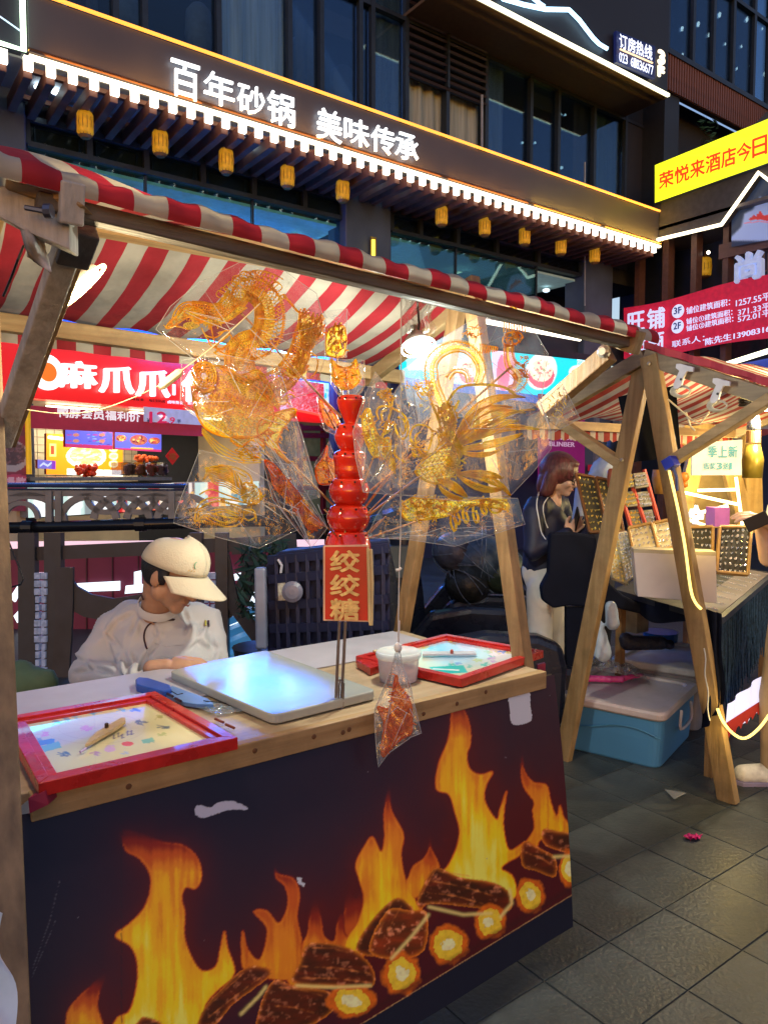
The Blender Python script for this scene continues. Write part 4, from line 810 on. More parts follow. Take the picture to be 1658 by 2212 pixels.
# ================================================================ LOWER MAROON SIGN WALL behind the railing
LW = 6.9
lw = lambda px, py, e=0.: atd(px, py, LW - e)
t = thing('maroon_sign_wall', 'low maroon sign wall with big white characters behind the railing', 'sign', lw(200, 1450))
m = MB(); m.prism([lw(-80, 1480), lw(760, 1500), lw(760, 1185), lw(-80, 1175)], FW * .1); part(m, 'panel', M('maroon', (.12, .010, .035), .5, es=.05, emit=(.55, .03, .14), var=.2, scale=2), t)
m = MB()
for k in range(14): a = 20 + k * 56; m.bar(lw(a, 1176, .01), lw(a, 1480, .01), .012, .01, FW)
o = part(m, 'panel_joint', M('joint_dark', (.05, .005, .01), .6), t)
m = MB()
for pts in ([(165, 1260), (258, 1255), (258, 1275), (175, 1278)], [(186, 1372), (262, 1368), (258, 1388), (180, 1390)], [(290, 1235), (304, 1232), (304, 1275), (290, 1276)], [(272, 1265), (345, 1258), (345, 1276), (270, 1282)],
            [(22, 1290), (45, 1255), (50, 1262), (32, 1300)], [(30, 1330), (52, 1306), (60, 1316), (38, 1345)], [(34, 1395), (56, 1352), (62, 1360), (44, 1404)], [(486, 1228), (496, 1224), (496, 1330), (486, 1332)], [(505, 1240), (540, 1232), (540, 1248), (505, 1254)], [(505, 1290), (528, 1284), (524, 1300), (505, 1304)], [(538, 1265), (556, 1252), (556, 1330), (542, 1332)], [(488, 1350), (512, 1330), (522, 1350), (500, 1378)]):
    m.prism([lw(a, b, .05) for a, b in pts][::-1], FW * .03)
o = part(m, 'white_strokes', E('maroon_white', (.78, .92, 1), 1.5), t); o['kind'] = 'stuff'
m = MB(); letters(m, '24', lw(168, 1426, .05), lw(212, 1424, .05), lw(170, 1398, .05), .03); letters(m, '小时', lw(216, 1424, .05), lw(280, 1420, .05), lw(218, 1400, .05), .03); part(m, 'lettering', E('maroon_white', (.78, .92, 1), 1.5), t)
m = MB(); letters(m, '查', lw(126, 1416, .05), lw(200, 1416, .05), lw(126, 1366, .05), .04); letters(m, '1', lw(66, 1418, .05), lw(84, 1418, .05), lw(66, 1372, .05), .05); part(m, 'yellow_lettering', E('maroon_yellow', (1, .8, .02), 1.2), t)
m = MB(); m.prism([lw(14, 1560, .08), lw(92, 1560, .08), lw(92, 1432, .08), lw(30, 1432, .08)], FW * .03); part(m, 'white_panel', E('white_panel', (1, .95, .95), 1.2), t)
m = MB(); m.prism([lw(-60, 1170, .1), lw(700, 1165, .1), lw(700, 1180, .1), lw(-60, 1186, .1)], FW * .03); part(m, 'lit_edge', E('edge_mix', (.9, .6, .7), .9), t)
# blue floor reflections right of the seller, built as glowing bars
t = thing('blue_floor_reflections', 'glowing bars added as blue floor reflections behind the seller and the crate', 'floor_reflection', atd(520, 1420, 5.8))
for k in range(5):
    m = MB(); y = 1325 + k * 26; m.bar(atd(475, y + 22, 5.9 - k * .12), atd(570, y - 18, 5.9 - k * .12), .25, .05); part(m, 'step', M('reflection_blue', (.10, .28, .5), .2, es=.2, emit=(.1, .5, 1)), t)  # blue light reflected on the floor, built as glowing bars

# ================================================================ RAILING
RD = 5.35
rl = lambda px, py, e=0.: atd(px, py, RD - e)
rail = thing('railing', 'dark ornamental railing with curved wooden plates and glass-bead posts behind the seller', 'railing', rl(250, 1455))
Mrail = M('rail_black', (.012, .014, .022), .22, .4, var=.1); Mplate = M('plate_brown', (.040, .036, .042), .55, var=.25, scale=6); Mgrey = M('lattice_grey', (.17, .165, .175), .5, var=.2, scale=6)
m = MB(); m.tube([rl(-60, 1142), rl(600, 1124)], .042, 12); part(m, 'handrail', Mrail, rail, smooth=True)
for px in (62, 305): m = MB(); y = 1142 - (px + 60) * .027; m.tube([rl(px - 11, y), rl(px + 11, y)], .052, 12); part(m, 'sleeve', Mrail, rail)
m = MB(); m.tube([rl(-60, 1047), rl(405, 1050)], .018, 8); m.tube([rl(-60, 1056), rl(405, 1058)], .008, 6); part(m, 'top_rail', M('steel_blue', (.10, .13, .25), .2, .8), rail)
# lattice band: curved grey straps
def strap(pts, w_, par=rail, mat=Mgrey, e=0.):
    m = MB(); P = []
    for i in range(len(pts)):
        P.append(rl(pts[i][0], pts[i][1], e))
    up = FW
    for a, b in zip(P, P[1:]): m.bar(a, b, .03, w_, up)
    m2 = MB(); L, Rr = [], []
    for i, p in enumerate(P):
        a = P[max(0, i - 1)]; b = P[min(len(P) - 1, i + 1)]; d = (b - a).normalized(); s_ = d.cross(FW).normalized() * w_ / 2; L.append(p + s_); Rr.append(p - s_)
    for i in range(len(P) - 1): m2.prism([L[i], L[i + 1], Rr[i + 1], Rr[i]], FW * .03)
    return part(m2, 'strap', mat, par)
def arc(cx_, cy_, rx, ry, a0, a1, n=14): return [(cx_ + rx * cos(radians(a0 + (a1 - a0) * i / n)), cy_ - ry * sin(radians(a0 + (a1 - a0) * i / n))) for i in range(n + 1)]
strap([(-60, 1064), (400, 1064)], .05); strap(arc(60, 1130, 78, 60, 0, 180), .05); strap(arc(45, 1120, 36, 34, 0, 180), .035)
for cx_ in (190, 262, 334, 400): strap(arc(cx_, 1130, 62, 58, 10, 170), .05)
for cx_ in (226, 298, 366): strap(arc(cx_, 1066, 40, 40, 190, 350), .04)
for px in (108, 128, 372): m = MB(); m.bar(rl(px, 1060), rl(px, 1130), .045, .04, FW); part(m, 'baluster', Mgrey, rail)
# posts and beads
for px in (62, 118, 425, 480):
    m = MB(); m.bar(rl(px, 1150), rl(px + 2, 1530), .12 if px in (62, 118) else .09, .07, FW); part(m, 'post', M('post_dark', (.03, .033, .045), .4), rail)
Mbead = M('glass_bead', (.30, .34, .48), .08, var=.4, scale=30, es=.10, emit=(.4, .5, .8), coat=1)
bead = None
for px0 in (84, 447):
    for k in range(18):
        for j in range(2):
            x, y = px0 + j * 14, 1236 + k * 17
            if (k // 3) % 2: w_ = 8
            else: w_ = 13
            m = MB(); m.bar(rl(x, y, .03), rl(x, y + 14, .03), w_ / FPX * RD, .05, FW); part(m, 'glass_bead', Mbead, rail, bevel=.003)
for px0 in (98, 460):
    for k in range(4): m = MB(); m.prism([rl(px0 - 4, 1258 + k * 69, .0), rl(px0 + 18, 1258 + k * 69, .0), rl(px0 + 18, 1300 + k * 69, .0), rl(px0 - 4, 1300 + k * 69, .0)], -FW * .03); part(m, 'glass_plate', Mbead, rail)
for x0_, x1_ in ((130, 420),):
    strap([(x0_ - 60, 1196), (x1_ + 80, 1176)], .10, mat=Mplate); strap([(128, 1256), (150, 1286), (190, 1308), (245, 1318), (310, 1308), (x1_, 1262)], .17, mat=Mplate, e=.02)
    strap([(140, 1225), (140, 1300), (136, 1380), (128, 1500)], .12, mat=Mplate, e=.04); strap([(284, 1290), (282, 1350), (300, 1420)], .09, mat=Mplate, e=.04)
strap([(400, 1480), (430, 1390), (470, 1330), (520, 1290), (560, 1200)], .14, mat=Mplate); strap([(480, 1200), (500, 1300), (560, 1380)], .10, mat=Mplate, e=.02); strap([(500, 1180), (640, 1170)], .12, mat=Mplate)
strap([(-60, 1200), (60, 1196)], .08, mat=Mplate); strap([(-60, 1490), (60, 1490)], .08, mat=Mplate)
m = MB(); m.tube([rl(20, 1170, .3), rl(32, 1200, .3), rl(52, 1250, .3), rl(46, 1262, .3), rl(24, 1268, .3)], .006, 5); part(m, 'cable', Mrail, rail)
# dark planting right of the seller
t = thing('dark_shrub', 'dark leafy potted shrub between the railing and the blue crate', 'plant', atd(560, 1350, 4.9)); lm = MB()
for i in range(260):
    p = atd(U(520, 620), U(1165, 1330), U(4.7, 5.1)); a = (Vector((U(-1, 1), U(-1, 1), U(-.2, 1.4)))).normalized() * U(.04, .11); b = a.orthogonal().normalized() * .014; lm.face([p - a, p + b, p + a, p - b])
part(lm, 'foliage', M('leaf_night', (.02, .05, .03), .5, var=.5), t)
m = MB(); m.lathe([(.12, 0), (.17, .3), (.18, .32)], Vector((atd(560, 1350, 4.9).x, atd(560, 1350, 4.9).y, 0)), 16); m.tube([atd(560, 1390, 4.9), atd(565, 1240, 4.9)], .012, 5); part(m, 'pot', M('pot_dark', (.03, .03, .035), .5), t)

# ================================================================ BLUE CRATE, SOFA, MASSAGE CHAIR
def framed(px, py, d, yaw=0.):
    """a local frame standing at a photo point: x to the right, y away, z up"""
    o = atd(px, py, d); r = Matrix.Rotation(yaw, 3, 'Z'); f = Vector((FW.x, FW.y, 0)).normalized()
    return o, r @ Vector((RT.x, RT.y, 0)), r @ f
t = thing('plastic_crate', 'dark blue ribbed plastic crate stood on its side with a caster wheel', 'crate', atd(690, 1400, 3.3))
Mcr = M('crate_blue', (.003, .005, .035), .6, var=.2)
cr = lambda u, v, e=0.: quad(atd(578, 1420, 3.35 - e), atd(842, 1420, 3.15 - e), atd(842, 1165, 3.15 - e), atd(572, 1195, 3.35 - e), u, v)
m = MB(); m.prism([cr(0, 0), cr(1, 0), cr(1, 1), cr(.12, 1), cr(.03, .95), cr(0, .85)], FW * .28); part(m, 'shell', Mcr, t, bevel=.008)
for k in range(11): u = .1 + k * .085; m = MB(); m.bar(cr(u, .03, .01), cr(u, .95, .01), .016, .03, FW); part(m, 'rib', Mcr, t)
for v in (.05, .28, .5, .75, .93): m = MB(); m.bar(cr(.03, v, .015), cr(.99, v, .015), .02, .04, (0, 0, 1)); part(m, 'cross_rib', Mcr, t)
c = cr(.23, .62, .05); m = MB(); m.lathe([(.038, 0), (.046, .01), (.046, .03), (.03, .038), (.012, .04)], c, 20, -FW); part(m, 'caster_wheel', M('caster', (.13, .13, .20), .35), t, smooth=False)
m = MB(); m.prism([cr(.10, .52, .02), cr(.20, .52, .02), cr(.22, .72, .02), cr(.10, .72, .02)], -FW * .004); part(m, 'sticker', M('sticker', (.45, .43, .38), .6, var=.4, scale=60), t)
m = MB(); m.bar(atd(563, 1225, 3.32), atd(566, 1400, 3.32), .05, .06, FW); part(m, 'handle', M('grey_handle', (.18, .2, .3), .4), t, bevel=.01)
m = MB(); m.tube([cr(.13, .80, .03), cr(.14, .87, .03), cr(.11, .93, .03)], .006, 5); part(m, 'tie', M('tie', (.4, .4, .5), .5), t)

Mlea = M('leather_black', (.012, .015, .03), .28, var=.2, bump=.15, bscale=60)
def chair(px, d, label, grp='black massage chairs behind the counter'):
    """reclining chair: x = side, y = front to back"""
    o0 = atd(px, 1400, d); o0.z = 0; t = thing('massage_chair', label, 'armchair', o0, grp); X = Vector((RT.x, RT.y, 0)); Yv = Vector((FW.x, FW.y, 0)).normalized(); R = Matrix((X, Yv, Vector((0, 0, 1)))).transposed()
    P = lambda x, y, z: o0 + X * x + Yv * y + Vector((0, 0, z))
    m = MB(); m.grid(lambda u, v: P(-.42 + .10 * sin(v * 2), -.28 + u * .6, .15 + v * 1.05) + R @ Vector((.22 * v * v * -1, 0, 0)) * 0 + X * (-.25 * v), 8, 12); part(m, 'backrest', Mlea, t, smooth=True, solid=.16)
    for y in (-.36, .36):
        m = MB(); pts = [(-.36, .40), (-.2, .60), (.05, .645), (.32, .63), (.44, .58), (.47, .46), (.46, .2), (.42, .12), (-.34, .12)]
        m.prism([P(a, y - .07, b) for a, b in pts], Yv * .14); part(m, 'armrest', Mlea, t, bevel=.035)
    m = MB(); m.box(P(.06, 0, .33), (.74, .56, .2), R); part(m, 'seat', Mlea, t, bevel=.05)
    m = MB(); m.box(P(.50, 0, .24), (.14, .5, .36), R); part(m, 'footrest', Mlea, t, bevel=.04)
    return t
chair(1010, 4.25, 'black massage chair standing nearest, between the timber stall legs')
chair(1020, 5.4, 'black massage chair further back, half hidden by the nearer chair')
# grey sofa blocks and cloth bundles
t = thing('grey_cabinet', 'dull grey cabinet with a dark middle shelf behind the sign board', 'cabinet', atd(810, 1400, 4.6))
m = MB(); m.prism([atd(700, 1440, 4.9), atd(885, 1440, 4.9), atd(885, 1180, 4.9), atd(700, 1180, 4.9)], FW * .4); part(m, 'body', M('cab_grey', (.11, .12, .12), .6, var=.3, scale=4), t)
m = MB(); m.prism([atd(700, 1338, 4.86), atd(886, 1338, 4.86), atd(886, 1248, 4.86), atd(700, 1248, 4.86)], FW * .03); part(m, 'shelf_band', M('cab_brown', (.02, .012, .012), .5), t)
net = M('net_white', (.10, .14, .22), .5, var=.5, scale=40)
for i, (px, py, r, lab) in enumerate(((985, 1190, .16, 'pale netted bundle left of the pile behind the armchairs'), (1035, 1205, .2, 'bluish netted bundle in the middle of the pile behind the armchairs'), (1085, 1235, .17, 'dark green netted bundle at the right of the pile behind the armchairs'), (1010, 1260, .16, 'dark rounded bag in front of the netted bundles'))):
    p = atd(px, py, 5.0); t = thing('netted_bundle', lab, 'bundle', p, 'netted bundles piled behind the armchairs')
    m = MB(); m.ball(p, r, 18, (1, 1, .85)); part(m, 'bag', M('bundle_%d' % i, [(.06, .07, .12), (.05, .09, .16), (.03, .05, .04), (.02, .025, .03)][i], .4, var=.5, bump=.8, bscale=25), t, smooth=True)
    m = MB()
    for k in range(16):
        a0 = U(0, 6.3); q = Vector((cos(a0) * U(.5, 1), sin(a0) * U(.5, 1), U(-.6, .8))).normalized(); s_ = q.orthogonal().normalized(); u2 = q.cross(s_)
        m.tube([p + (q * cos(b) + (s_ * cos(a0) + u2 * sin(a0)) * sin(b)) * r * 1.03 for b in [j * .25 for j in range(9)]], .0035, 4)
    part(m, 'net_cord', net, t)
t = thing('blue_light_sign', 'broad blue lit signboard above the red shop, mostly hidden by the awning', 'sign', sh(520, 740))
sa, sb_ = (sh(335, 740) - SP).dot(SD), (sh(690, 740) - SP).dot(SD)
m = MB(); m.prism([shp(sa, -.22, 2.90), shp(sb_, -.22, 2.90), shp(sb_, -.22, 3.75), shp(sa, -.22, 3.75)], SN * .06); part(m, 'panel', E('lightbox_blue', (.002, .20, 1), 18), t)
for k in (2.6, 3.7): c = shp(k, -.30, 2.9 + .07 * k); m = MB(); m.lathe([(.15, 0), (.15, .02)], c, 20, SN); part(m, 'lit_disc', E('lightbox_white', (.55, .95, 1), 14), t)
# ================================================================ SUGAR STALL: timber frame, awning, counter, fire panel
W0 = wood('timber_x', (.50, .34, .17), (.30, .18, .08), 0); W1 = wood('timber_y', (.40, .27, .14), (.25, .16, .07), 1); W2 = wood('timber_z', (.34, .20, .09), (.20, .11, .045), 2)
WG = wood('timber_weathered', (.64, .60, .55), (.38, .35, .31), 2, .75, .5); WG0 = wood('timber_weathered_x', (.20, .165, .13), (.07, .055, .045), 0, .75, .5)
stall = thing('sugar_stall', 'timber sugar-figure stall with sagging red and cream striped awning', 'stall', (1.1, 2.05, 0))
RY, RZ = 2.09, 2.185
EL, ER = onY(118, 448, 1.41), onY(1338, 742, 1.41); BLb, BRb = onY(-90, 683, 2.77), onY(868, 815, 2.77)
def fbeam(u): return EL + (ER - EL) * u
m = MB(); m.bar(EL - Vector((.03, 0, -.004)), ER + Vector((.03, 0, .004)), .04, .030); part(m, 'eave_beam', WG0, stall, bevel=.004)
m = MB(); m.bar(BLb, BRb, .05, .06); part(m, 'eave_beam', W0, stall, bevel=.004)
m = MB(); m.bar((.15, RY, RZ - .03), (2.05, RY, RZ - .03), .05, .06); part(m, 'ridge_beam', W0, stall)
# A-frames
def leg(a, b, mat, w_=.06, d=.045): m = MB(); m.bar(a, b, w_, d, (1, 0, 0)); return part(m, 'leg', mat, stall, bevel=.004)
lq1, lq2 = atd(-16, 1000, 1.62), atd(11, 1700, 1.44); leg(lq2 + (lq2 - lq1) * (lq2.z / (lq1.z - lq2.z)), lq1 + (lq1 - lq2) * ((2.1 - lq1.z) / (lq1.z - lq2.z)), wood('timber_brown', (.27, .19, .12), (.13, .09, .06), 2), .045, .05); leg((.06, 2.70, 0), (.12, 2.11, 2.2), W2, .045, .06)
leg((1.885, 1.58, 0), (1.915, 2.06, 2.2), W2, .06, .045); leg((1.93, 2.70, 0), (1.93, 2.12, 2.2), W2, .06, .045)
for x, ey, ez in ((.345, EL.y, EL.z), (1.97, ER.y, ER.z)):
    m = MB(); m.bar((x, ey - .04, ez + .0), (x, RY, RZ - .03), .04, .07, (0, 0, 1)); part(m, 'rafter', WG if x < 1 else W1, stall, bevel=.004)
    m = MB(); m.bar((x, 2.80, 1.96 if x < 1 else 1.9), (x, RY, RZ - .03), .04, .06, (0, 0, 1)); part(m, 'rafter', W1, stall, bevel=.004)
a, b = onX(2, 955, .31), atd(157, 505, 1.36); m = MB(); m.bar(a, b, .036, .045, (1, 0, 0)); part(m, 'brace', WG, stall, bevel=.004)
m = MB(); m.bar(a + Vector((.014, .014, 0)), b + Vector((.014, .014, 0)), .03, .04, (1, 0, 0)); part(m, 'brace', W2, stall, bevel=.003)
a, b = onX(1172, 885, 1.93), onX(1316, 762, 1.95); m = MB(); m.bar(a, b, .055, .045, (1, 0, 0)); part(m, 'brace', W2, stall, bevel=.004)
m = MB(); m.lathe([(.02, 0), (.02, .012), (.012, .02)], onX(1305, 760, 1.92), 12, (-1, -.2, 0)); part(m, 'bolt', M('bolt', (.45, .42, .38), .35, .7), stall)
# weathered end plate, tape wrap, nail
m = MB(); m.prism([atd(-30, 400, 1.28), atd(40, 402, 1.28), atd(150, 455, 1.30), atd(152, 540, 1.3), atd(60, 500, 1.28), atd(-30, 452, 1.27)], FW * .04); part(m, 'end_plate', WG, stall, bevel=.004)
m = MB(); m.prism([atd(12, 385, 1.27), atd(150, 420, 1.28), atd(185, 445, 1.28), atd(150, 452, 1.29), atd(10, 405, 1.27)], FW * .05); part(m, 'plank_end', W0, stall, bevel=.003)
m = MB(); a, b = onX(2, 955, .31), atd(157, 505, 1.36); d_ = (b - a).normalized(); m.bar(b - d_ * .055 + Vector((.01, 0, 0)), b + d_ * .02 + Vector((.01, 0, 0)), .056, .06, (1, 0, 0)); part(m, 'tape_wrap', M('tape_dark', (.05, .05, .06), .6, bump=.3), stall, bevel=.004)
m = MB(); m.tube([atd(55, 448, 1.25), atd(98, 456, 1.25)], .0045, 6); m.lathe([(.012, 0), (.012, .012)], atd(98, 456, 1.25), 10, RT); part(m, 'nail', M('nail', (.12, .13, .18), .35, .7), stall)
m = MB(); m.grid(lambda u, v: atd(42 + 50 * u + 20 * v, 475 + 80 * v + 35 * u, 1.30 - .03 * sin(u * 5) * sin(v * 4)), 8, 8); part(m, 'torn_tape', M('torn_tape', (.42, .37, .33), .6, var=.4, scale=30, bump=.4), stall, smooth=True, solid=.004)
m = MB(); m.tube([atd(52, 530, 1.33), atd(40, 560, 1.33), atd(25, 600, 1.35), atd(8, 640, 1.36)], .0025, 5); part(m, 'cable', M('cable_black', (.01, .01, .012), .4), stall)
# awning
AW = stripes('awning_stripes', .126, .437 - .125, (.42, .018, .03), (.50, .44, .35), 'X')
def sag(u, v, amp): return -amp * (4 * v * (1 - v)) * (.75 + .25 * sin(u * 9 + 1)) + .006 * sin(u * 43) * sin(v * 5)
m = MB(); m.grid(lambda u, v: Vector((.13 + 1.95 * u, RY + (2.79 - RY) * v, RZ + .01 + ((BLb.z + (BRb.z - BLb.z) * u) + .035 - RZ) * v + sag(u, v, .055))), 90, 14); back = part(m, 'awning_back_slope', None, stall, smooth=True)
m = MB(); m.grid(lambda u, v: Vector((.13 + 1.95 * u, RY + (1.395 - RY) * v, RZ + .01 + (fbeam((.13 + 1.95 * u - EL.x) / (ER.x - EL.x)).z + .035 - RZ) * v + .012 * sin(v * pi) * sin(u * 7) - .010 * sin(v * pi) + .070 * sin(v * pi) * math.exp(-((u - .10) / .16) ** 2))), 90, 12); front = part(m, 'awning_front_slope', None, stall, smooth=True)
def roll(u, v):
    x = .20 + 1.86 * u; z = fbeam((x - EL.x) / (ER.x - EL.x)).z; a = radians(110 - 250 * v) if False else radians(95 + 115 * v); r = .031 + .0025 * sin(u * 160) + .003 * sin(u * 37 + v * 2)
    return Vector((x, 1.400 + r * 1.15 * cos(a), z + .030 + r * sin(a)))
m = MB(); m.grid(roll, 150, 8); rollo = part(m, 'awning_rolled_hem', None, stall, smooth=True)
m = MB(); m.grid(lambda u, v: Vector((.13 + 1.95 * u, 2.80 + .01 * sin(u * 60), BLb.z + (BRb.z - BLb.z) * u + .03 - .085 * v)), 90, 4); val = part(m, 'awning_valance', None, stall, smooth=True)
for o in (back, front, rollo, val): o.data.materials.append(AW)
# object space must be the world's for the stripes: the stall stands at x=1.1, folded into the phase
AW.node_tree.nodes  # (phase below)
for n_ in AW.node_tree.nodes:
    if n_.type == 'MATH' and n_.operation == 'MULTIPLY_ADD' and abs(n_.inputs[1].default_value - 1 / .126) < .01: n_.inputs[2].default_value += 1.1 / .126
# counter
CZ = .82
ctr = part
m = MB(); CR = onY(1174, 1450, 1.65).x; m.box(((.23 + CR) / 2, 2.045, CZ - .012), (CR - .23, .76, .024)); part(m, 'counter_top', wood('ply_x', (.50, .37, .23), (.40, .28, .16), 0, .4, .08), stall, bevel=.003)
m = MB(); m.box(((.30 + CR) / 2 - .001, 1.652, CZ - .026), (CR - .302, .03, .058)); part(m, 'counter_edge_board', wood('pine_edge', (.46, .30, .14), (.30, .18, .08), 0, .55, .2), stall, bevel=.003)
for x, z in ((.98, -.022), (1.07, -.030), (1.09, -.026), (.50, -.03), (.81, -.02), (1.48, -.03), (1.60, -.016), (1.35, -.035)):
    m = MB(); m.lathe([(.007, 0), (.005, .0012), (.001, .0015)], (x, 1.6365, CZ + z), 10, (0, -1, 0)); part(m, 'knot', M('knot', (.12, .05, .02), .6), stall)
for x in (.30, CR - .05): m = MB(); m.box((x, 2.05, CZ - .05), (.05, .74, .05)); part(m, 'bearer', W1, stall)
m = MB(); m.box((1.08, 2.41, CZ - .05), (1.5, .04, .05)); part(m, 'bearer', W0, stall)
# left stub: folded corner of red card by the leg
m = MB(); m.prism([atd(62, 1724, 1.5), atd(98, 1708, 1.52), atd(104, 1738, 1.52), atd(62, 1758, 1.5)], FW * .05); part(m, 'red_card', M('card_red', (.30, .01, .05), .5), stall)
m = MB(); m.prism([atd(40, 1745, 1.5), atd(62, 1728, 1.5), atd(64, 1756, 1.5), atd(14, 1764, 1.5)], FW * .02); part(m, 'card_edge', M('card_grey', (.4, .37, .36), .6), stall)
m = MB(); m.prism([atd(1160, 1436, 2.62), atd(1177, 1432, 2.62), atd(1177, 1450, 2.62), atd(1160, 1455, 2.62)], FW * .02); part(m, 'red_card', M('card_red', (.30, .01, .05), .5), stall)

# ---------------------------------------------------------------- fire panel
S7 = lambda pts: [(.5016 * x, 1620 + .5016 * y) for x, y in pts]
S8 = lambda pts: [(826 + .5019 * x, 1620 + .5019 * y) for x, y in pts]
cv = Canvas(-60, 1430, 1300, 2300, .8)
def smooth_poly(pts, n=6):
    out = []; k = len(pts)
    for i in range(k):
        p0, p1, p2, p3 = pts[i - 1], pts[i], pts[(i + 1) % k], pts[(i + 2) % k]
        for j in range(n):
            t = j / n; out.append(tuple(.5 * (2 * p1[a] + (p2[a] - p0[a]) * t + (2 * p0[a] - 5 * p1[a] + 4 * p2[a] - p3[a]) * t * t + (3 * p1[a] - p0[a] - 3 * p2[a] + p3[a]) * t ** 3) for a in (0, 1)))
    return out
F = []
F.append((S7([(520, 345), (600, 352), (700, 390), (790, 405), (850, 460), (868, 540), (845, 595), (800, 590), (783, 640), (797, 700), (795, 800), (825, 890), (870, 950), (930, 930), (950, 850), (967, 775), (980, 850), (1010, 960), (930, 1040), (880, 1110), (840, 1300), (470, 1300), (500, 1160), (560, 1120), (592, 1000), (590, 900), (560, 840), (497, 797), (560, 745), (620, 680), (648, 600), (645, 530), (600, 465), (540, 430)]), 1.0))
F.append((S7([(458, 958), (436, 1030), (420, 1100), (440, 1170), (470, 1300), (285, 1300), (285, 1180), (300, 1110), (370, 1030)]), .75))
F.append((S7([(1190, 420), (1190, 520), (1265, 550), (1290, 620), (1280, 720), (1300, 830), (1290, 980), (1070, 960), (1040, 860), (1046, 770), (1070, 860), (1120, 900), (1150, 770), (1090, 695), (1150, 690), (1200, 745), (1240, 660), (1225, 585), (1183, 540)]), .55))
F.append((S7([(1355, 640), (1385, 720), (1395, 800), (1440, 820), (1450, 740), (1475, 700), (1490, 800), (1560, 760), (1600, 760), (1560, 900), (1480, 1010), (1250, 1010), (1270, 880), (1320, 800), (1330, 720)]), .6))
F.append((S7([(1500, 590), (1530, 640), (1550, 600), (1565, 640), (1550, 760), (1490, 800), (1480, 700)]), .4))
F.append(([(841, 1690), (846, 1750), (871, 1800), (866, 1846), (876, 1901), (897, 1945), (905, 1990), (780, 2060), (740, 2060), (752, 2020), (772, 1990), (785, 1940), (776, 1900), (768, 1866), (785, 1830), (804, 1806), (822, 1840), (830, 1810), (829, 1750)], .85))
F.append((S8([(300, -230), (350, -180), (375, -110), (378, -30), (362, 20), (375, 80), (420, 105), (474, 92), (445, 150), (440, 220), (490, 300), (505, 250), (535, 168), (522, 260), (520, 340), (545, 430), (610, 395), (590, 450), (540, 480), (510, 510), (560, 545), (560, 640), (360, 640), (200, 620), (150, 660), (180, 560), (260, 520), (310, 440), (330, 350), (312, 270), (285, 190), (230, 165), (240, 60), (285, -60)]), 1.0))
F.append((S8([(602, -10), (610, 80), (645, 135), (705, 150), (722, 220), (748, 285), (762, 232), (780, 290), (815, 335), (830, 380), (690, 380), (660, 420), (610, 410), (650, 340), (645, 260), (650, 220), (610, 165), (592, 90)]), .8))
F.append((S8([(198, 320), (212, 420), (245, 510), (200, 600), (120, 640), (20, 640), (20, 560), (100, 560), (130, 500), (180, 460), (200, 400)]), .6))
F.append((S8([(300, 350), (290, 375), (262, 380), (240, 362), (262, 388), (292, 384)]), .35))
heat = np.zeros((cv.h, cv.w)); core = heat.copy()
for pts, s_ in F:
    mk = cv.poly(smooth_poly(pts)); top = min(p[1] for p in pts); bot = max(p[1] for p in pts)
    vg = np.clip((cv.Y - top) / (bot - top), 0, 1) ** .75; sof_ = cv.blur(mk, 2.2); deep = cv.blur(mk, 15)
    fade = np.clip((cv.Y - top) / 90, .12, 1)
    heat = np.maximum(heat, sof_ * s_ * fade * (.40 + .62 * vg) * (.55 + .55 * deep)); core = np.maximum(core, mk)
st = cv.noise(9, 120, 5, 4); st2 = cv.noise(34, 60, 9, 4); heat = 1.16 * heat * (.62 + .62 * st) * (.8 + .4 * st2)
edge = cv.blur(core, 2) * (1 - cv.blur(core, 3.5)) * 4; heat = heat + .16 * np.clip(edge, 0, 1) * (heat > .12)
glow = cv.blur(core, 42) * .8 + cv.blur(core, 14) * .5 + cv.blur(core, 95) * .75 + .35 * np.clip((cv.X - 500) / 700, 0, 1)
base_y = 2211 - .614 * (cv.X - 780); glow = glow + .5 * np.exp(-np.abs(base_y - cv.Y) / 130) * (cv.Y < base_y)
gl_ = np.clip(glow * (.75 + .5 * st2), 0, 1)[..., None]
bgc = np.array((.007, .009, .026)) * (1 - gl_) + np.array((.095, .006, .008)) * gl_; bgc += (np.clip((cv.Y - 1500) / 700, 0, 1)[..., None]) * np.array((.012, .0, .0))
stops = [(0, None), (.16, (.28, .018, .005)), (.36, (.62, .10, .008)), (.58, (.86, .26, .012)), (.80, (1, .50, .008)), (1.0, (1, .74, .01)), (1.25, (1, .92, .12))]
c = bgc.copy(); prev = 0; pc = bgc
for v, col in stops[1:]:
    t_ = np.clip((heat - prev) / (v - prev), 0, 1)[..., None]; t_ = t_ * t_ * (3 - 2 * t_); c = c * (1 - t_) + np.array(col) * t_; prev = v
cv.c = c
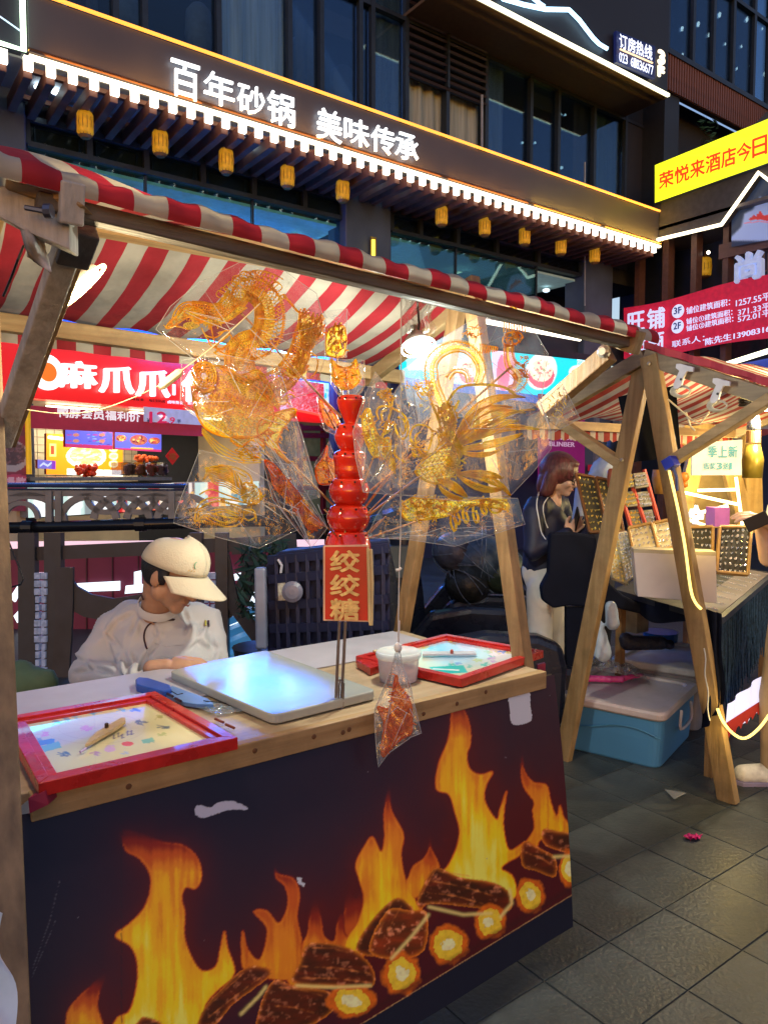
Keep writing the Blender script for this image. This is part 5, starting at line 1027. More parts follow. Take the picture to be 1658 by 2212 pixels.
# charred logs and glowing ends, as printed
lg = [S7([(1335, 830), (1500, 850), (1600, 930), (1600, 1020), (1440, 1015), (1262, 1000), (1290, 920)]), [(768, 2052), (800, 1990), (852, 1940), (880, 1950), (892, 1975), (850, 2040), (826, 2066)], S7([(880, 1110), (960, 1020), (1060, 935), (1160, 940), (1150, 985), (1010, 1090), (930, 1180), (850, 1200)]),
      S8([(148, 645), (185, 560), (232, 503), (330, 545), (480, 570), (550, 620), (545, 690), (430, 682), (210, 660), (165, 690)]), S8([(605, 390), (680, 425), (742, 462), (742, 545), (660, 520), (598, 495)]), S8([(690, 338), (760, 350), (830, 362), (830, 440), (750, 430), (690, 400)]),
      S7([(1180, 990), (1280, 1020), (1420, 1040), (1440, 1110), (1350, 1180), (1180, 1240), (1100, 1240), (1120, 1100)]), S7([(600, 1160), (640, 1150), (700, 1180), (720, 1260), (560, 1260)]), S8([(20, 690), (120, 690), (190, 700), (180, 860), (60, 900), (-60, 860)])]
ln = cv.noise(10, 9, 11, 3); lr = cv.noise(40, 12, 21, 3)
for i, p in enumerate(lg):
    mk = cv.poly(smooth_poly(p, 4)); ins = cv.blur(mk, 6) ** 2; e_ = np.clip(mk - cv.blur(mk, 4.5) * .95, 0, 1)
    col = np.array((.045, .004, .003)) * (1 - lr[..., None]) + np.array((.42, .030, .006)) * (lr[..., None] ** 2); col = col + (np.clip(ln - .60, 0, 1) * 7)[..., None] * np.array((.7, .25, .12)) * .7
    col = col + np.array((1, .30, .02)) * (e_ * 1.5)[..., None]; col = col * (.45 + .5 * (1 - ins))[..., None] if i < 8 else col
    cv.put(cv.blur(mk, .8), (0, 0, 0)); cv.c = cv.c + col * cv.blur(mk, .8)[..., None]
for p, q in (((150, 650), (232, 505)), ((240, 520), (480, 575)), ((200, 560), (470, 625)), ((190, 610), (430, 660)), ((620, 400), (735, 465)), ((615, 440), (735, 500)), ((700, 350), (820, 365)), ((40, 650), (-20, 800)), ((80, 670), (20, 780))):
    a_, b_ = S8([p])[0], S8([q])[0]; cv.put(cv.blur(cv.line([a_, ((a_[0] + b_[0]) / 2 + 2, (a_[1] + b_[1]) / 2 - 4), b_], 2.2), 1) * np.clip(ln * 1.8 - .5, 0, 1), (.95, .28, .06))
for p, q in (((1345, 850), (1500, 870)), ((1300, 930), (1590, 960)), ((1290, 980), (1590, 1000)), ((900, 1100), (1060, 950)), ((900, 1150), (1120, 980)), ((1200, 1020), (1400, 1060)), ((1180, 1100), (1350, 1130))):
    a_, b_ = S7([p])[0], S7([q])[0]; cv.put(cv.blur(cv.line([a_, ((a_[0] + b_[0]) / 2 + 2, (a_[1] + b_[1]) / 2 - 4), b_], 2.2), 1) * np.clip(ln * 1.8 - .5, 0, 1), (.95, .28, .06))
for x, y, rx, ry in ((826 + 40, 1620 + 482, 38, 42), (826 + 143, 1620 + 419, 38, 41), (826 + 231, 1620 + 371, 32, 34), (826 + 319, 1620 + 314, 31, 36), (826 + 402, 1620 + 256, 20, 38), (757, 2162, 48, 32)):
    r_ = np.hypot((cv.X - x) / rx, (cv.Y - y) / ry) + .45 * (cv.noise(16, 16, int(x)) - .5); k = np.clip((1.18 - r_) * 6, 0, 1)
    cc = np.where((r_ < .38)[..., None], np.array((1, .93, .45)), np.array((1, .66, .04))); cc = np.where((r_ > .82)[..., None], np.array((.80, .16, .01)), cc)
    cc = cc * (.72 + .5 * cv.noise(7, 7, int(y))[..., None]); cv.c = cv.c * (1 - k[..., None]) + cc * k[..., None]
for p in ([(826 + 100, 1620 + 338), (1000, 1975), (1060, 1972)], [(845, 2070), (890, 2020), (925, 1975)], [(1080, 1980), (1105, 1950), (1100, 1920)], [(520, 2190), (560, 2150), (575, 2130)], [(640, 2128), (720, 2132), (800, 2128)], [(1195, 1850), (1235, 1848)]):
    cv.put(cv.blur(cv.line(p, 6), 2) * .9, (1, .8, .25))
# dark foot band, gold line, worn-off patches, scratches
d_ = cv.Y - (1931 - .614 * (cv.X - 1238)); cv.put(np.clip(d_ / 3, 0, 1), (.012, .012, .028)); cv.put(np.clip(1.6 - np.abs(d_ + 1), 0, 1) * (.5 + .5 * cv.noise(40, 40, 3)), (.6, .35, .14)); cv.put(np.clip(1 - np.abs(d_ + 16) / 14, 0, 1) * .75, (.06, .01, .01))
wp = cv.poly(smooth_poly([(1098, 1492), (1120, 1488), (1142, 1492), (1144, 1520), (1148, 1550), (1140, 1560), (1112, 1566), (1102, 1556), (1100, 1530), (1097, 1510)], 3)); cv.put(wp, (.60, .60, .68))
wp = cv.poly(smooth_poly([(421, 1746), (432, 1738), (455, 1744), (470, 1733), (505, 1730), (537, 1748), (500, 1748), (465, 1758), (440, 1766), (424, 1760)], 3)); cv.put(wp, (.55, .55, .66))
cv.put(cv.poly([(640, 1893), (652, 1896), (650, 1903), (659, 1908), (656, 1915), (644, 1908)]), (.6, .6, .68)); cv.put(cv.poly([(262, 1705), (262, 2211), (264, 2211), (264, 1705)]) * .5, (.02, .012, .02))
for a in ([(130, 1900), (108, 1990), (72, 2090)], [(70, 2110), (120, 1990)]): cv.put(cv.line(a, 1) * .25, (.4, .35, .4))
for _ in range(20): cv.put(cv.ell(R_.uniform(20, 1220), R_.uniform(1500, 2100), R_.uniform(.6, 1.8), R_.uniform(.6, 1.6)) * R_.uniform(.2, .7), (.4, .35, .4))
PTL, PTR, PBR, PBL = onY(11, 1758, 1.655), onY(1196, 1456, 1.655), atd(1239, 2002, 2.30), Vector((.27, 1.35, .12))
fp_ = thing('fire_panel', 'printed front panel of orange flames over glowing logs, hung below the counter', 'panel', (PTL + PTR) / 2)
def bow(u, v): return quad(PBL, PBR, PTR, PTL, u, v) + Vector((0, -.012 * sin(v * pi) + .004 * sin(u * 8) * (1 - v), 0))
mb = MB(); mb.grid(bow, 560, 400); P = np.array(mb.v); o = mb.build('print', vcol('fire_print', rough=.4, bump=.06, spec=.25), fp_, smooth=False); px, py = proj(P); a_ = o.data.color_attributes.new('print', 'FLOAT_COLOR', 'POINT'); a_.data.foreach_set('color', np.c_[np.clip(cv.at(px, py), 0, 1) * .92, np.ones(len(P))].astype('f4').ravel()); o.data.shade_smooth()
m = MB(); m.grid(lambda u, v: bow(u, v) + Vector((0, .012, 0)), 20, 10); part(m, 'backing_board', M('board_back', (.12, .08, .05), .7), fp_)
m = MB(); m.bar(bow(0, 0) + Vector((-.006, .004, 0)), bow(0, 1) + Vector((-.006, .004, 0)), .02, .012, (1, 0, 0)); part(m, 'edge_trim', M('trim_red', (.18, .01, .02), .5), fp_)
m = MB(); m.bar((1.80, 1.56, 0), (1.86, 1.66, .5), .05, .045, (1, 0, 0)); part(m, 'leg', W2, stall)

# ---------------------------------------------------------------- lamps of the stall
def lampface(name, label, c, n, r, col, es, watts, cage=True):
    t = thing(name, label, 'lamp', c); n = Vector(n).normalized()
    m = MB(); m.lathe([(r * .95, .0), (r * .95, .004), (r * .5, .012)], c, 24, n); part(m, 'lit_face', E(name + '_lit', col, es), t)
    m = MB(); x = n.orthogonal().normalized(); y = n.cross(x); m.tube([c + (x * cos(k * pi / 14) + y * sin(k * pi / 14)) * r * 1.26 + n * .006 for k in range(28)], r * .07, 6, closed=True); part(m, 'rim', E(name + '_rim', col, es * .35), t)
    m = MB(); m.lathe([(r * 1.02, 0), (r * .9, -r * .5), (r * .4, -r * 1.1), (r * .3, -r * 1.6)], c - n * .002, 20, n); part(m, 'housing', M('lamp_housing', (.35, .34, .32), .4), t, smooth=True)
    L = bpy.data.lights.new(name, 'POINT'); L.energy = watts; L.color = col; L.shadow_soft_size = r * .8; o = bpy.data.objects.new(name + '_light', L); COL.objects.link(o); o.parent = t; o.location = n * (r * .9 + .03); o.rotation_euler = n.to_track_quat('-Z', 'Y').to_euler(); return t
lampface('brace_lamp', 'warm glaring round lamp tucked behind the weathered brace at left', atd(176, 612, 1.60), Vector((.75, .05, -.62)) - FW * .25, .050, (1, .80, .45), 14, 15)
t2 = lampface('hanging_lamp', 'cool white round lamp hanging from the awning behind the sugar figures', atd(902, 746, 2.5), Vector((-.1, -.42, -.9)), .046, (.95, 1, .84), 14, 48)
m = MB(); m.tube([atd(902, 742, 2.5), atd(905, 700, 2.5), atd(900, 640, 2.5)], .004, 6); part(m, 'cord', M('cable_black', (.01, .01, .012), .4), t2)
m = MB(); m.grid(lambda u, v: atd(870 + 66 * u + 6 * sin(v * 9), 640 + 80 * v, 2.5 + .05 * sin(u * 12 + v * 3)), 14, 12); part(m, 'plastic_wrap', plastic_film('wrap_film', (.8, .8, .75), .35), t2, smooth=True)

# ================================================================ THINGS ON THE COUNTER
def onc(px, py, h=0.): return onZ(px, py, CZ + h)
# framed game boards
def board(name, label, q4, fw, ht, cvs, tiltz=(0, 0, 0, 0)):
    """q4: outer corners (left, back, right, front) as photo pixels of the top face"""
    z = [CZ + ht + k for k in tiltz]; Q = [onZ(p[0], p[1], zz) for p, zz in zip(q4, z)]; c = sum(Q, Vector()) / 4
    t = thing(name, label, 'game board', (c.x, c.y, CZ))
    inn = [q + (c - q).normalized() * fw * 1.35 for q in Q]; mi = [q + (c - q).normalized() * fw * .75 for q in Q]
    for i in range(4):
        j = (i + 1) % 4; m = MB(); dn = Vector((0, 0, -ht * .85))
        m.add([Q[i], Q[j], mi[j], mi[i], Q[i] + dn, Q[j] + dn, mi[j] + dn, mi[i] + dn], [(0, 1, 2, 3), (7, 6, 5, 4), (0, 4, 5, 1), (1, 5, 6, 2), (2, 6, 7, 3), (3, 7, 4, 0)])
        k2 = Vector((0, 0, -.006)); m.add([mi[i] + k2, mi[j] + k2, inn[j] + k2, inn[i] + k2, mi[i] + k2 + dn * .8, mi[j] + k2 + dn * .8, inn[j] + k2 + dn * .8, inn[i] + k2 + dn * .8], [(0, 1, 2, 3), (7, 6, 5, 4), (0, 4, 5, 1), (1, 5, 6, 2), (2, 6, 7, 3), (3, 7, 4, 0)])
        part(m, 'frame_side', M('frame_red', (.50, .018, .012), .28, var=.25, scale=14, bump=.12, bscale=50, dirt=.35, coat=.3), t, bevel=.0015)
    dz = Vector((0, 0, -.014)); A, B, C_, D = (q + dz for q in inn)
    printed('picture', A, B, C_, D, 150, 110, cvs, vcol('glazed_print', rough=.18, coat=.8), t)
    m = MB(); m.prism([A, B, C_, D], (0, 0, -.006)); o = part(m, 'back', M('frame_back', (.3, .22, .12), .6), t); o.location.z -= .002
    return t, lambda px, py, h=0.: onZ(px, py, (CZ + ht - .013) + h)
cv = Canvas(0, 1400, 560, 1720, 2, (.78, .68, .36)); nz = cv.noise(90, 50, 2); cv.put(cv.blur(np.clip((260 - cv.X) / 200, 0, 1) * 1., 5) * .75, (.55, .68, .80)); cv.put(np.clip((nz - .45) * 3, 0, 1) * .35, (.85, .8, .55))  # left side washed pale blue: a reflection painted into the print
def animal(cx_, cy_, s_, col, kind=0):
    for k in range(5): a = R_.uniform(0, 6.3); cv.put(cv.ell(cx_ + s_ * .5 * cos(a), cy_ + s_ * .22 * sin(a), s_ * .38, s_ * .15, R_.uniform(-.4, .4)) * .75, col)
    for k in range(3): a = R_.uniform(0, 6.3); cv.put(cv.line([(cx_, cy_), (cx_ + s_ * cos(a), cy_ + s_ * .45 * sin(a))], 1.6) * .8, col)
for x, y, s_, col in ((120, 1560, 14, (.12, .35, .75)), (142, 1553, 13, (.15, .45, .8)), (165, 1548, 12, (.2, .5, .8)), (208, 1540, 15, (.08, .45, .8)), (262, 1533, 12, (.2, .5, .8)), (292, 1534, 14, (.10, .22, .6)), (95, 1585, 16, (.75, .3, .6)), (188, 1572, 17, (.8, .3, .55)), (85, 1597, 10, (.2, .35, .6)), (305, 1560, 16, (.15, .18, .2)), (340, 1548, 14, (.45, .42, .15)), (355, 1568, 17, (.12, .16, .2)), (350, 1585, 12, (.45, .5, .2)), (240, 1612, 12, (.7, .45, .7)), (205, 1627, 14, (.5, .3, .6)), (270, 1626, 10, (.5, .55, .7)), (140, 1628, 16, (.08, .18, .45)), (325, 1600, 12, (.25, .5, .4))): animal(x, y, s_, col)
cv.put(cv.poly([(58, 1604), (118, 1594), (120, 1604), (64, 1614)]), (.10, .30, .75)); cv.put(cv.poly([(88, 1612), (128, 1600), (134, 1614), (96, 1624)]), (.20, .55, .68)); cv.put(cv.ell(276, 1606, 13, 5), (.85, .12, .06)); cv.put(cv.ell(238, 1618, 12, 6), (.72, .45, .7)); cv.put(cv.poly([(306, 1598), (330, 1592), (334, 1600), (310, 1606)]), (.25, .55, .42))
for r in (1, .72): 
    pts = [(205 + 108 * r * cos(a / 10), 1580 - 8 + 34 * r * sin(a / 10)) for a in range(64)]; cv.put(cv.line(pts, 1) * .35, (.5, .4, .3))
for a in range(12): cv.put(cv.line([(205, 1572), (205 + 108 * cos(a * .52), 1572 + 34 * sin(a * .52))], .7) * .3, (.5, .4, .35))
cv.put(cv.line([(205, 1500), (207, 1660)], .6) * .5, (.4, .35, .4))
for i, (x, y) in enumerate(((246, 1592), (256, 1588), (264, 1591), (276, 1584), (284, 1583))): cv.put(cv.line([(x - 3, y - 3), (x + 2, y - 6), (x, y + 3), (x + 5, y + 1)], 1.5), (.10, .10, .25)); cv.put(cv.line([(x, y - 6), (x - 1, y + 4)], 1.3), (.10, .10, .25))
gb1, g1 = board('game_board', 'large red-framed picture board of small animals with a wooden spinner at left', [(8, 1548), (336, 1492), (514, 1592), (84, 1692)], .052, .035, cv)
sp = thing('spinner', 'bare wooden pointer pinned on the left picture board', 'spinner', g1(228, 1575, .012)); m = MB()
m.prism([g1(*p, .006) for p in ((185, 1614), (207, 1588), (262, 1556), (271, 1556), (272, 1563), (252, 1577), (196, 1610))], (0, 0, .008)); part(m, 'pointer', wood('spinner_wood', (.68, .50, .28), (.5, .34, .17), 0, .5, .1), sp)
m = MB(); m.lathe([(.005, 0), (.005, .012), (.003, .014)], g1(231, 1573, .012), 10); part(m, 'pin', M('pin_dark', (.05, .03, .02), .4, .5), sp)
m = MB(); m.tube([g1(186, 1616, .008), g1(174, 1624, .006)], .003, 6); part(m, 'tip', M('tip_violet', (.4, .3, .6), .4), sp)
cv = Canvas(760, 1340, 1190, 1500, 2, (.72, .66, .42)); cv.put(cv.blur(cv.ell(985, 1400, 75, 34), 12), (.35, .6, .85)); cv.put(cv.blur(cv.ell(1080, 1408, 60, 26), 10), (.78, .76, .72))
for _ in range(46): a = R_.uniform(0, 6.3); r = R_.uniform(.5, 1); x, y = 985 + 125 * r * cos(a), 1410 + 38 * r * sin(a); animal(x, y, R_.uniform(7, 13), R_.choice([(.10, .35, .8), (.15, .5, .75), (.6, .35, .65), (.1, .5, .4), (.3, .35, .3), (.2, .3, .6), (.55, .6, .2)]))
cv.put(cv.poly([(925, 1440), (1000, 1436), (1010, 1452), (950, 1456)]), (.02, .5, .45)); cv.put(cv.line([(935, 1444), (990, 1447)], 2.4), (.9, .95, .95)); cv.put(cv.ell(1120, 1400, 8, 4), (.95, .95, .95))
gb2, g2 = board('game_board', 'red-framed blue-toned picture board at the right end of the counter', [(768, 1416), (962, 1368), (1173, 1404), (996, 1466)], .045, .032, cv)
sp = thing('spinner', 'flat pale pointer pinned on the right picture board', 'spinner', g2(975, 1412, .01)); m = MB(); m.prism([g2(*p, .006) for p in ((912, 1416), (912, 1410), (1026, 1409), (1028, 1415))], (0, 0, .006)); part(m, 'pointer', M('pointer_grey', (.5, .5, .55), .4), sp)
m = MB(); m.lathe([(.006, 0), (.006, .012), (.003, .016)], g2(975, 1412, .01), 10); part(m, 'pin', M('pin_red', (.35, .05, .03), .4), sp)
# cutting board
cbq = [(364, 1448), (575, 1403), (815, 1490), (590, 1545)]; CB = [onc(*p, .030) for p in cbq]; c = sum(CB, Vector()) / 4
t = thing('cutting_board', 'thick translucent white cutting board shining blue in the middle of the counter', 'cutting board', (c.x, c.y, CZ))
def rounded(Q, r=.03, n=5):
    out = []
    for i in range(4):
        p = Q[i]; a = (Q[i - 1] - p).normalized() * r; b = (Q[(i + 1) % 4] - p).normalized() * r
        for k in range(n + 1): s_ = k / n; out.append(p + a * (1 - s_) ** 2 + b * s_ ** 2)
    return out
m = MB(); m.prism(rounded(CB)[::-1], (0, 0, -.026)); o = part(m, 'slab', M('poly_white', (.36, .37, .34), .15, var=.04, bump=.03, bscale=30), t, bevel=.004)
# blue paddle (sealing tool) with cable ends
t = thing('blue_sealer', 'blue plastic hand sealer lying between the red frame and the cutting board', 'tool', onc(370, 1485)); Mb = M('sealer_blue', (.03, .09, .42), .35, var=.15)
m = MB(); m.prism([onc(*p, .028) for p in ((293, 1466), (300, 1461), (322, 1463), (368, 1478), (372, 1488), (352, 1492), (318, 1484), (295, 1477))], (0, 0, -.026)); part(m, 'handle', Mb, t, bevel=.004)
m = MB(); m.prism([onc(*p, .016) for p in ((352, 1492), (372, 1480), (450, 1508), (462, 1520), (424, 1520), (398, 1516), (360, 1500))], (0, 0, -.012)); part(m, 'blade', M('sealer_pale', (.12, .25, .55), .3), t, bevel=.002)
for k, (x, y) in enumerate(((368, 1501), (385, 1511))): m = MB(); m.tube([onc(x - 6, y - 3, .018), onc(x + 6, y + 3, .018)], .004, 8); part(m, 'roller', M('roller_dark', (.05, .02, .03), .4), t)
m = MB(); m.tube([onc(370, 1492, .03), onc(384, 1500, .028), onc(395, 1497, .025)], .0015, 5); m.tube([onc(440, 1513, .02), onc(470, 1516, .012), onc(500, 1520, .004)], .0015, 5); part(m, 'wire', M('cable_black', (.01, .01, .012), .4), t)
t = thing('plastic_scrap', 'crumpled clear wrapper catching blue light in front of the cutting board', 'wrapper', onc(470, 1530)); m = MB(); A, B, C_, D = onc(405, 1522, .004), onc(470, 1548, .004), onc(535, 1536, .004), onc(440, 1512, .004)
m.grid(lambda u, v: quad(A, B, C_, D, u, v) + Vector((0, 0, .004 + .005 * noise.noise(Vector((u * 6, v * 6, 1))))), 14, 14); part(m, 'film', plastic_film('scrap_film', (.6, .8, 1), .35, .8, 30), t)
t = thing('screw_pins', 'two small rusty pins beside the right corner of the left frame', 'pins', onc(480, 1560))
for x, y in ((474, 1556), (497, 1568)): m = MB(); m.tube([onc(x - 9, y - 4, .010), onc(x + 9, y + 4, .010)], .0035, 8); part(m, 'pin', M('pin_rust', (.22, .05, .03), .5), t)
# tub with red syrup
q = onc(860, 1468); t = thing('syrup_tub', 'clear plastic tub with white-rimmed lid holding red syrup', 'tub', q); r = .070
m = MB(); m.lathe([(r * .86, .002), (r * .97, .085), (r * .96, .085), (r * .85, .004)], q, 32, cap=False); part(m, 'cup', M('tub_plastic', (.75, .76, .80), .25, trans=.0, alpha=.42), t, smooth=True)
m = MB(); m.lathe([(r * .80, .004), (r * .86, .032), (.001, .032)], q, 32); part(m, 'syrup', M('syrup', (.62, .03, .015), .15, var=.1, coat=.5), t)
m = MB(); m.lathe([(r * .96, .074), (r * 1.03, .076), (r * 1.05, .084), (r * 1.03, .094), (r * .96, .096), (r * .9, .092), (.001, .090)], q, 32); part(m, 'lid', M('tub_lid', (.80, .84, .86), .22, alpha=.55), t, smooth=True)
t = thing('wooden_tag', 'small pale wooden slip resting on the frame behind the tub', 'wooden slip', onc(838, 1402, .035)); m = MB(); m.prism([onc(*p, .04) for p in ((805, 1404), (838, 1396), (868, 1400), (842, 1414))], (0, 0, -.005)); part(m, 'slip', wood('slip_wood', (.75, .62, .38), (.55, .42, .22), 0, .5, .1), t)
t = thing('red_block', 'small red wooden block left of the tub', 'block', onc(795, 1432)); m = MB(); m.prism([onc(*p, .028) for p in ((770, 1425), (812, 1414), (838, 1430), (800, 1442))], (0, 0, -.026)); part(m, 'block', M('frame_red', (.50, .018, .012), .28), t, bevel=.002)
# white sheet on the back of the counter
t = thing('counter_sheet', 'smooth pale violet-grey sheet lying along the back of the counter', 'sheet', (1.1, 2.25, CZ)); m = MB(); m.box((.72, 2.24, CZ + .0035), (.95, .36, .003)); m.box((1.52, 2.27, CZ + .0035), (.62, .3, .003)); part(m, 'sheet', M('sheet_pale', (.42, .40, .46), .35, var=.08), t)

# ---------------------------------------------------------------- red bead column with sign and rods
HX = onc(733, 1524); HD = (HX - CAM).dot(FW)
hold = thing('bead_column', 'glossy red stacked-gourd holder on two metal rods, stuck with figure sticks', 'holder', HX)
ax = lambda y, px=752: atd(px, y, HD)
Mred = M('lacquer_red', (.62, .022, .006), .12, var=.08, scale=6, coat=.8)
def bead(y0, y1, prof, px=752):
    """prof: list of (t from top 0..1, radius px)"""
    c0 = ax(y1, px); m = MB(); h = ax(y0, px).z - c0.z; pts = sorted([((1 - t_) * h, r_ / FPX * HD) for t_, r_ in prof]); sm_ = []
    for i in range(len(pts) - 1):
        p0, p1, p2, p3 = pts[max(0, i - 1)], pts[i], pts[i + 1], pts[min(len(pts) - 1, i + 2)]
        for j in range(4): q_ = j / 4; sm_.append(tuple(.5 * (2 * p1[a] + (p2[a] - p0[a]) * q_ + (2 * p0[a] - 5 * p1[a] + 4 * p2[a] - p3[a]) * q_ * q_ + (3 * p1[a] - p0[a] - 3 * p2[a] + p3[a]) * q_ ** 3) for a in (0, 1)))
    sm_.append(pts[-1]); m.lathe([(r_, z) for z, r_ in sm_], c0, 36); o = part(m, 'bead', Mred, hold, smooth=True); return c0, h
B_ = [(853, 916, [(0, 14), (.04, 24), (.15, 30), (.4, 28), (.7, 20), (.92, 14), (1, 13)], 758), (915, 974, [(0, 16), (.08, 25), (.45, 34), (.75, 29), (.94, 22), (1, 18)], 756), (972, 1034, [(0, 22), (.08, 32), (.25, 36), (.5, 33), (.8, 33), (1, 26)], 755), (1032, 1091, [(0, 26), (.08, 36), (.45, 44), (.8, 38), (.96, 29), (1, 26)], 754), (1089, 1149, [(0, 27), (.09, 38), (.45, 47), (.8, 41), (.96, 31), (1, 27)], 752), (1147, 1190, [(0, 38), (.1, 42), (.6, 49), (1, 50)], 751)]
for b in B_:
    c0, h = bead(*b[:3], b[3])
    for k in range(10):
        a = k * pi / 5 + U(-.1, .1); rr_ = b[2][2][1] / FPX * HD * .98; p = c0 + Vector((rr_ * cos(a), rr_ * sin(a), h * .86)); m = MB(); m.ball(p, .0035, 6)
        part(m, 'stick_hole', M('hole_dark', (.03, .005, .004), .8), hold)
sgp = lambda px, py, e=0.: atd(px, py, HD - .075 - e)
m = MB(); m.prism([sgp(698, 1340), sgp(799, 1343), sgp(796, 1176), sgp(698, 1178)], FW * .014); part(m, 'sign_board', M('sign_cream_edge', (.75, .5, .35), .5), hold)
m = MB(); m.prism([sgp(702, 1337, .003), sgp(794, 1340, .003), sgp(792, 1180, .003), sgp(702, 1181, .003)], FW * .002); part(m, 'sign_face', M('sign_red', (.55, .012, .012), .35, var=.1), hold)
m = MB()
for i, ch in enumerate('绞绞糖'): y = 1188 + i * 52; letters(m, ch, sgp(714, y + 46, .006), sgp(775, y + 46.5, .006), sgp(714, y + 1, .006), .03, .0015, -FW)
part(m, 'lettering', M('gold_text', (.62, .46, .20), .4, .2, var=.35, scale=60), hold)
m = MB(); m.tube([sgp(800, 1186), sgp(803, 1260), sgp(801, 1350)], .0055, 8); m.tube([sgp(794, 1184, .01), sgp(799, 1345, .01)], .004, 6); part(m, 'wooden_stick', M('stick_pale', (.75, .58, .28), .5), hold)
Mst = M('steel_rod', (.22, .19, .18), .3, .8)
for a, b in (((733, 1342), (724, 1532)), ((746, 1342), (737, 1526))): m = MB(); m.tube([atd(a[0], a[1], HD - .02), atd(b[0], b[1], HD - .02)], .0045, 8); part(m, 'rod', Mst, hold)
m = MB(); m.tube([atd(*p, HD - .025) for p in ((724, 1530), (732, 1536), (740, 1528), (742, 1475), (735, 1468), (732, 1480), (731, 1530))], .0035, 6); m.tube([atd(726, 1470, HD - .02), atd(742, 1468, HD - .02)], .0035, 6); part(m, 'foot_wire', Mst, hold)
# ================================================================ SUGAR FIGURES IN CLEAR BAGS
def amber(name, col, deep):
    m = bpy.data.materials.new(name); m.use_nodes = True; t = m.node_tree; b = t.nodes['Principled BSDF']
    tc = t.nodes.new('ShaderNodeTexCoord'); n = t.nodes.new('ShaderNodeTexNoise'); n.inputs['Scale'].default_value = 40; n.inputs['Detail'].default_value = 4; lk(t, tc.outputs['Object'], n.inputs[0])
    mr = t.nodes.new('ShaderNodeMapRange'); mr.inputs[1].default_value = .35; mr.inputs[2].default_value = .65; lk(t, n.outputs[0], mr.inputs[0])
    mx = t.nodes.new('ShaderNodeMix'); mx.data_type = 'RGBA'; mx.inputs[6].default_value = list(deep) + [1]; mx.inputs[7].default_value = list(col) + [1]; lk(t, mr.outputs[0], mx.inputs[0]); lk(t, mx.outputs[2], b.inputs['Base Color'])
    b.inputs['Roughness'].default_value = .10; b.inputs['Coat Weight'].default_value = .25; b.inputs['Coat Roughness'].default_value = .05
    tr = t.nodes.new('ShaderNodeBsdfTranslucent'); lk(t, mx.outputs[2], tr.inputs[0]); ms = t.nodes.new('ShaderNodeMixShader'); ms.inputs[0].default_value = .72; lk(t, b.outputs[0], ms.inputs[1]); lk(t, tr.outputs[0], ms.inputs[2])
    bp = t.nodes.new('ShaderNodeBump'); bp.inputs['Strength'].default_value = .4; bp.inputs['Distance'].default_value = .004; lk(t, n.outputs[0], bp.inputs['Height']); lk(t, bp.outputs[0], b.inputs['Normal'])
    lk(t, ms.outputs[0], t.nodes['Material Output'].inputs[0]); return m
def glaze(name, col, a, rough=.12):
    m = bpy.data.materials.new(name); m.use_nodes = True; t = m.node_tree; b = t.nodes['Principled BSDF']; b.inputs['Base Color'].default_value = list(col) + [1]; b.inputs['Roughness'].default_value = rough; b.inputs['Coat Weight'].default_value = .5
    tc = t.nodes.new('ShaderNodeTexCoord'); v = t.nodes.new('ShaderNodeTexVoronoi'); v.inputs['Scale'].default_value = 150; v.feature = 'DISTANCE_TO_EDGE'; lk(t, tc.outputs['Object'], v.inputs[0])
    mr = t.nodes.new('ShaderNodeMapRange'); mr.inputs[1].default_value = 0; mr.inputs[2].default_value = .18; mr.inputs[3].default_value = min(1, a * 1.7); mr.inputs[4].default_value = a * .55; lk(t, v.outputs[0], mr.inputs[0]); lk(t, mr.outputs[0], b.inputs['Alpha'])
    bp = t.nodes.new('ShaderNodeBump'); bp.inputs['Strength'].default_value = .8; bp.inputs['Distance'].default_value = .006; lk(t, v.outputs[0], bp.inputs['Height']); lk(t, bp.outputs[0], b.inputs['Normal'])
    tr = t.nodes.new('ShaderNodeBsdfTranslucent'); tr.inputs[0].default_value = list(col) + [1]; tp = t.nodes.new('ShaderNodeBsdfTransparent'); ms = t.nodes.new('ShaderNodeMixShader'); m2 = t.nodes.new('ShaderNodeMixShader')
    lk(t, mr.outputs[0], m2.inputs[0]); lk(t, tp.outputs[0], m2.inputs[1]); lk(t, tr.outputs[0], m2.inputs[2]); ms.inputs[0].default_value = .5; lk(t, b.outputs[0], ms.inputs[1]); lk(t, m2.outputs[0], ms.inputs[2]); lk(t, ms.outputs[0], t.nodes['Material Output'].inputs[0]); return m
AO = amber('sugar_amber', (1, .72, .05), (.96, .46, .01)); AY = amber('sugar_gold', (1, .86, .10), (1, .66, .02)); AR = amber('sugar_orange', (1, .36, .015), (.85, .16, .005))
GO = glaze('sugar_film_amber', (1, .70, .03), .88); GY = glaze('sugar_film_gold', (1, .80, .05), .55); GR = glaze('sugar_film_orange', (1, .24, .01), .75); GS = glaze('sugar_solid', (1, .30, .01), .95, .2)
BAG = plastic_film('clear_bag', (.86, .88, 1), .032, .55, 11, .09, .018, .38); BAGB = plastic_film('clear_bag_blue', (.62, .75, 1), .035, .45, 11, .08, .015, .35); BAGP = plastic_film('clear_bag_pink', (1, .78, .74), .04, .45, 13, .08, .015, .35)
FOLD = M('bag_fold', (.8, .84, .95), .12, alpha=.38, coat=.5)
Mbam = wood('bamboo', (.55, .28, .10), (.34, .14, .05), 2, .4, .1)
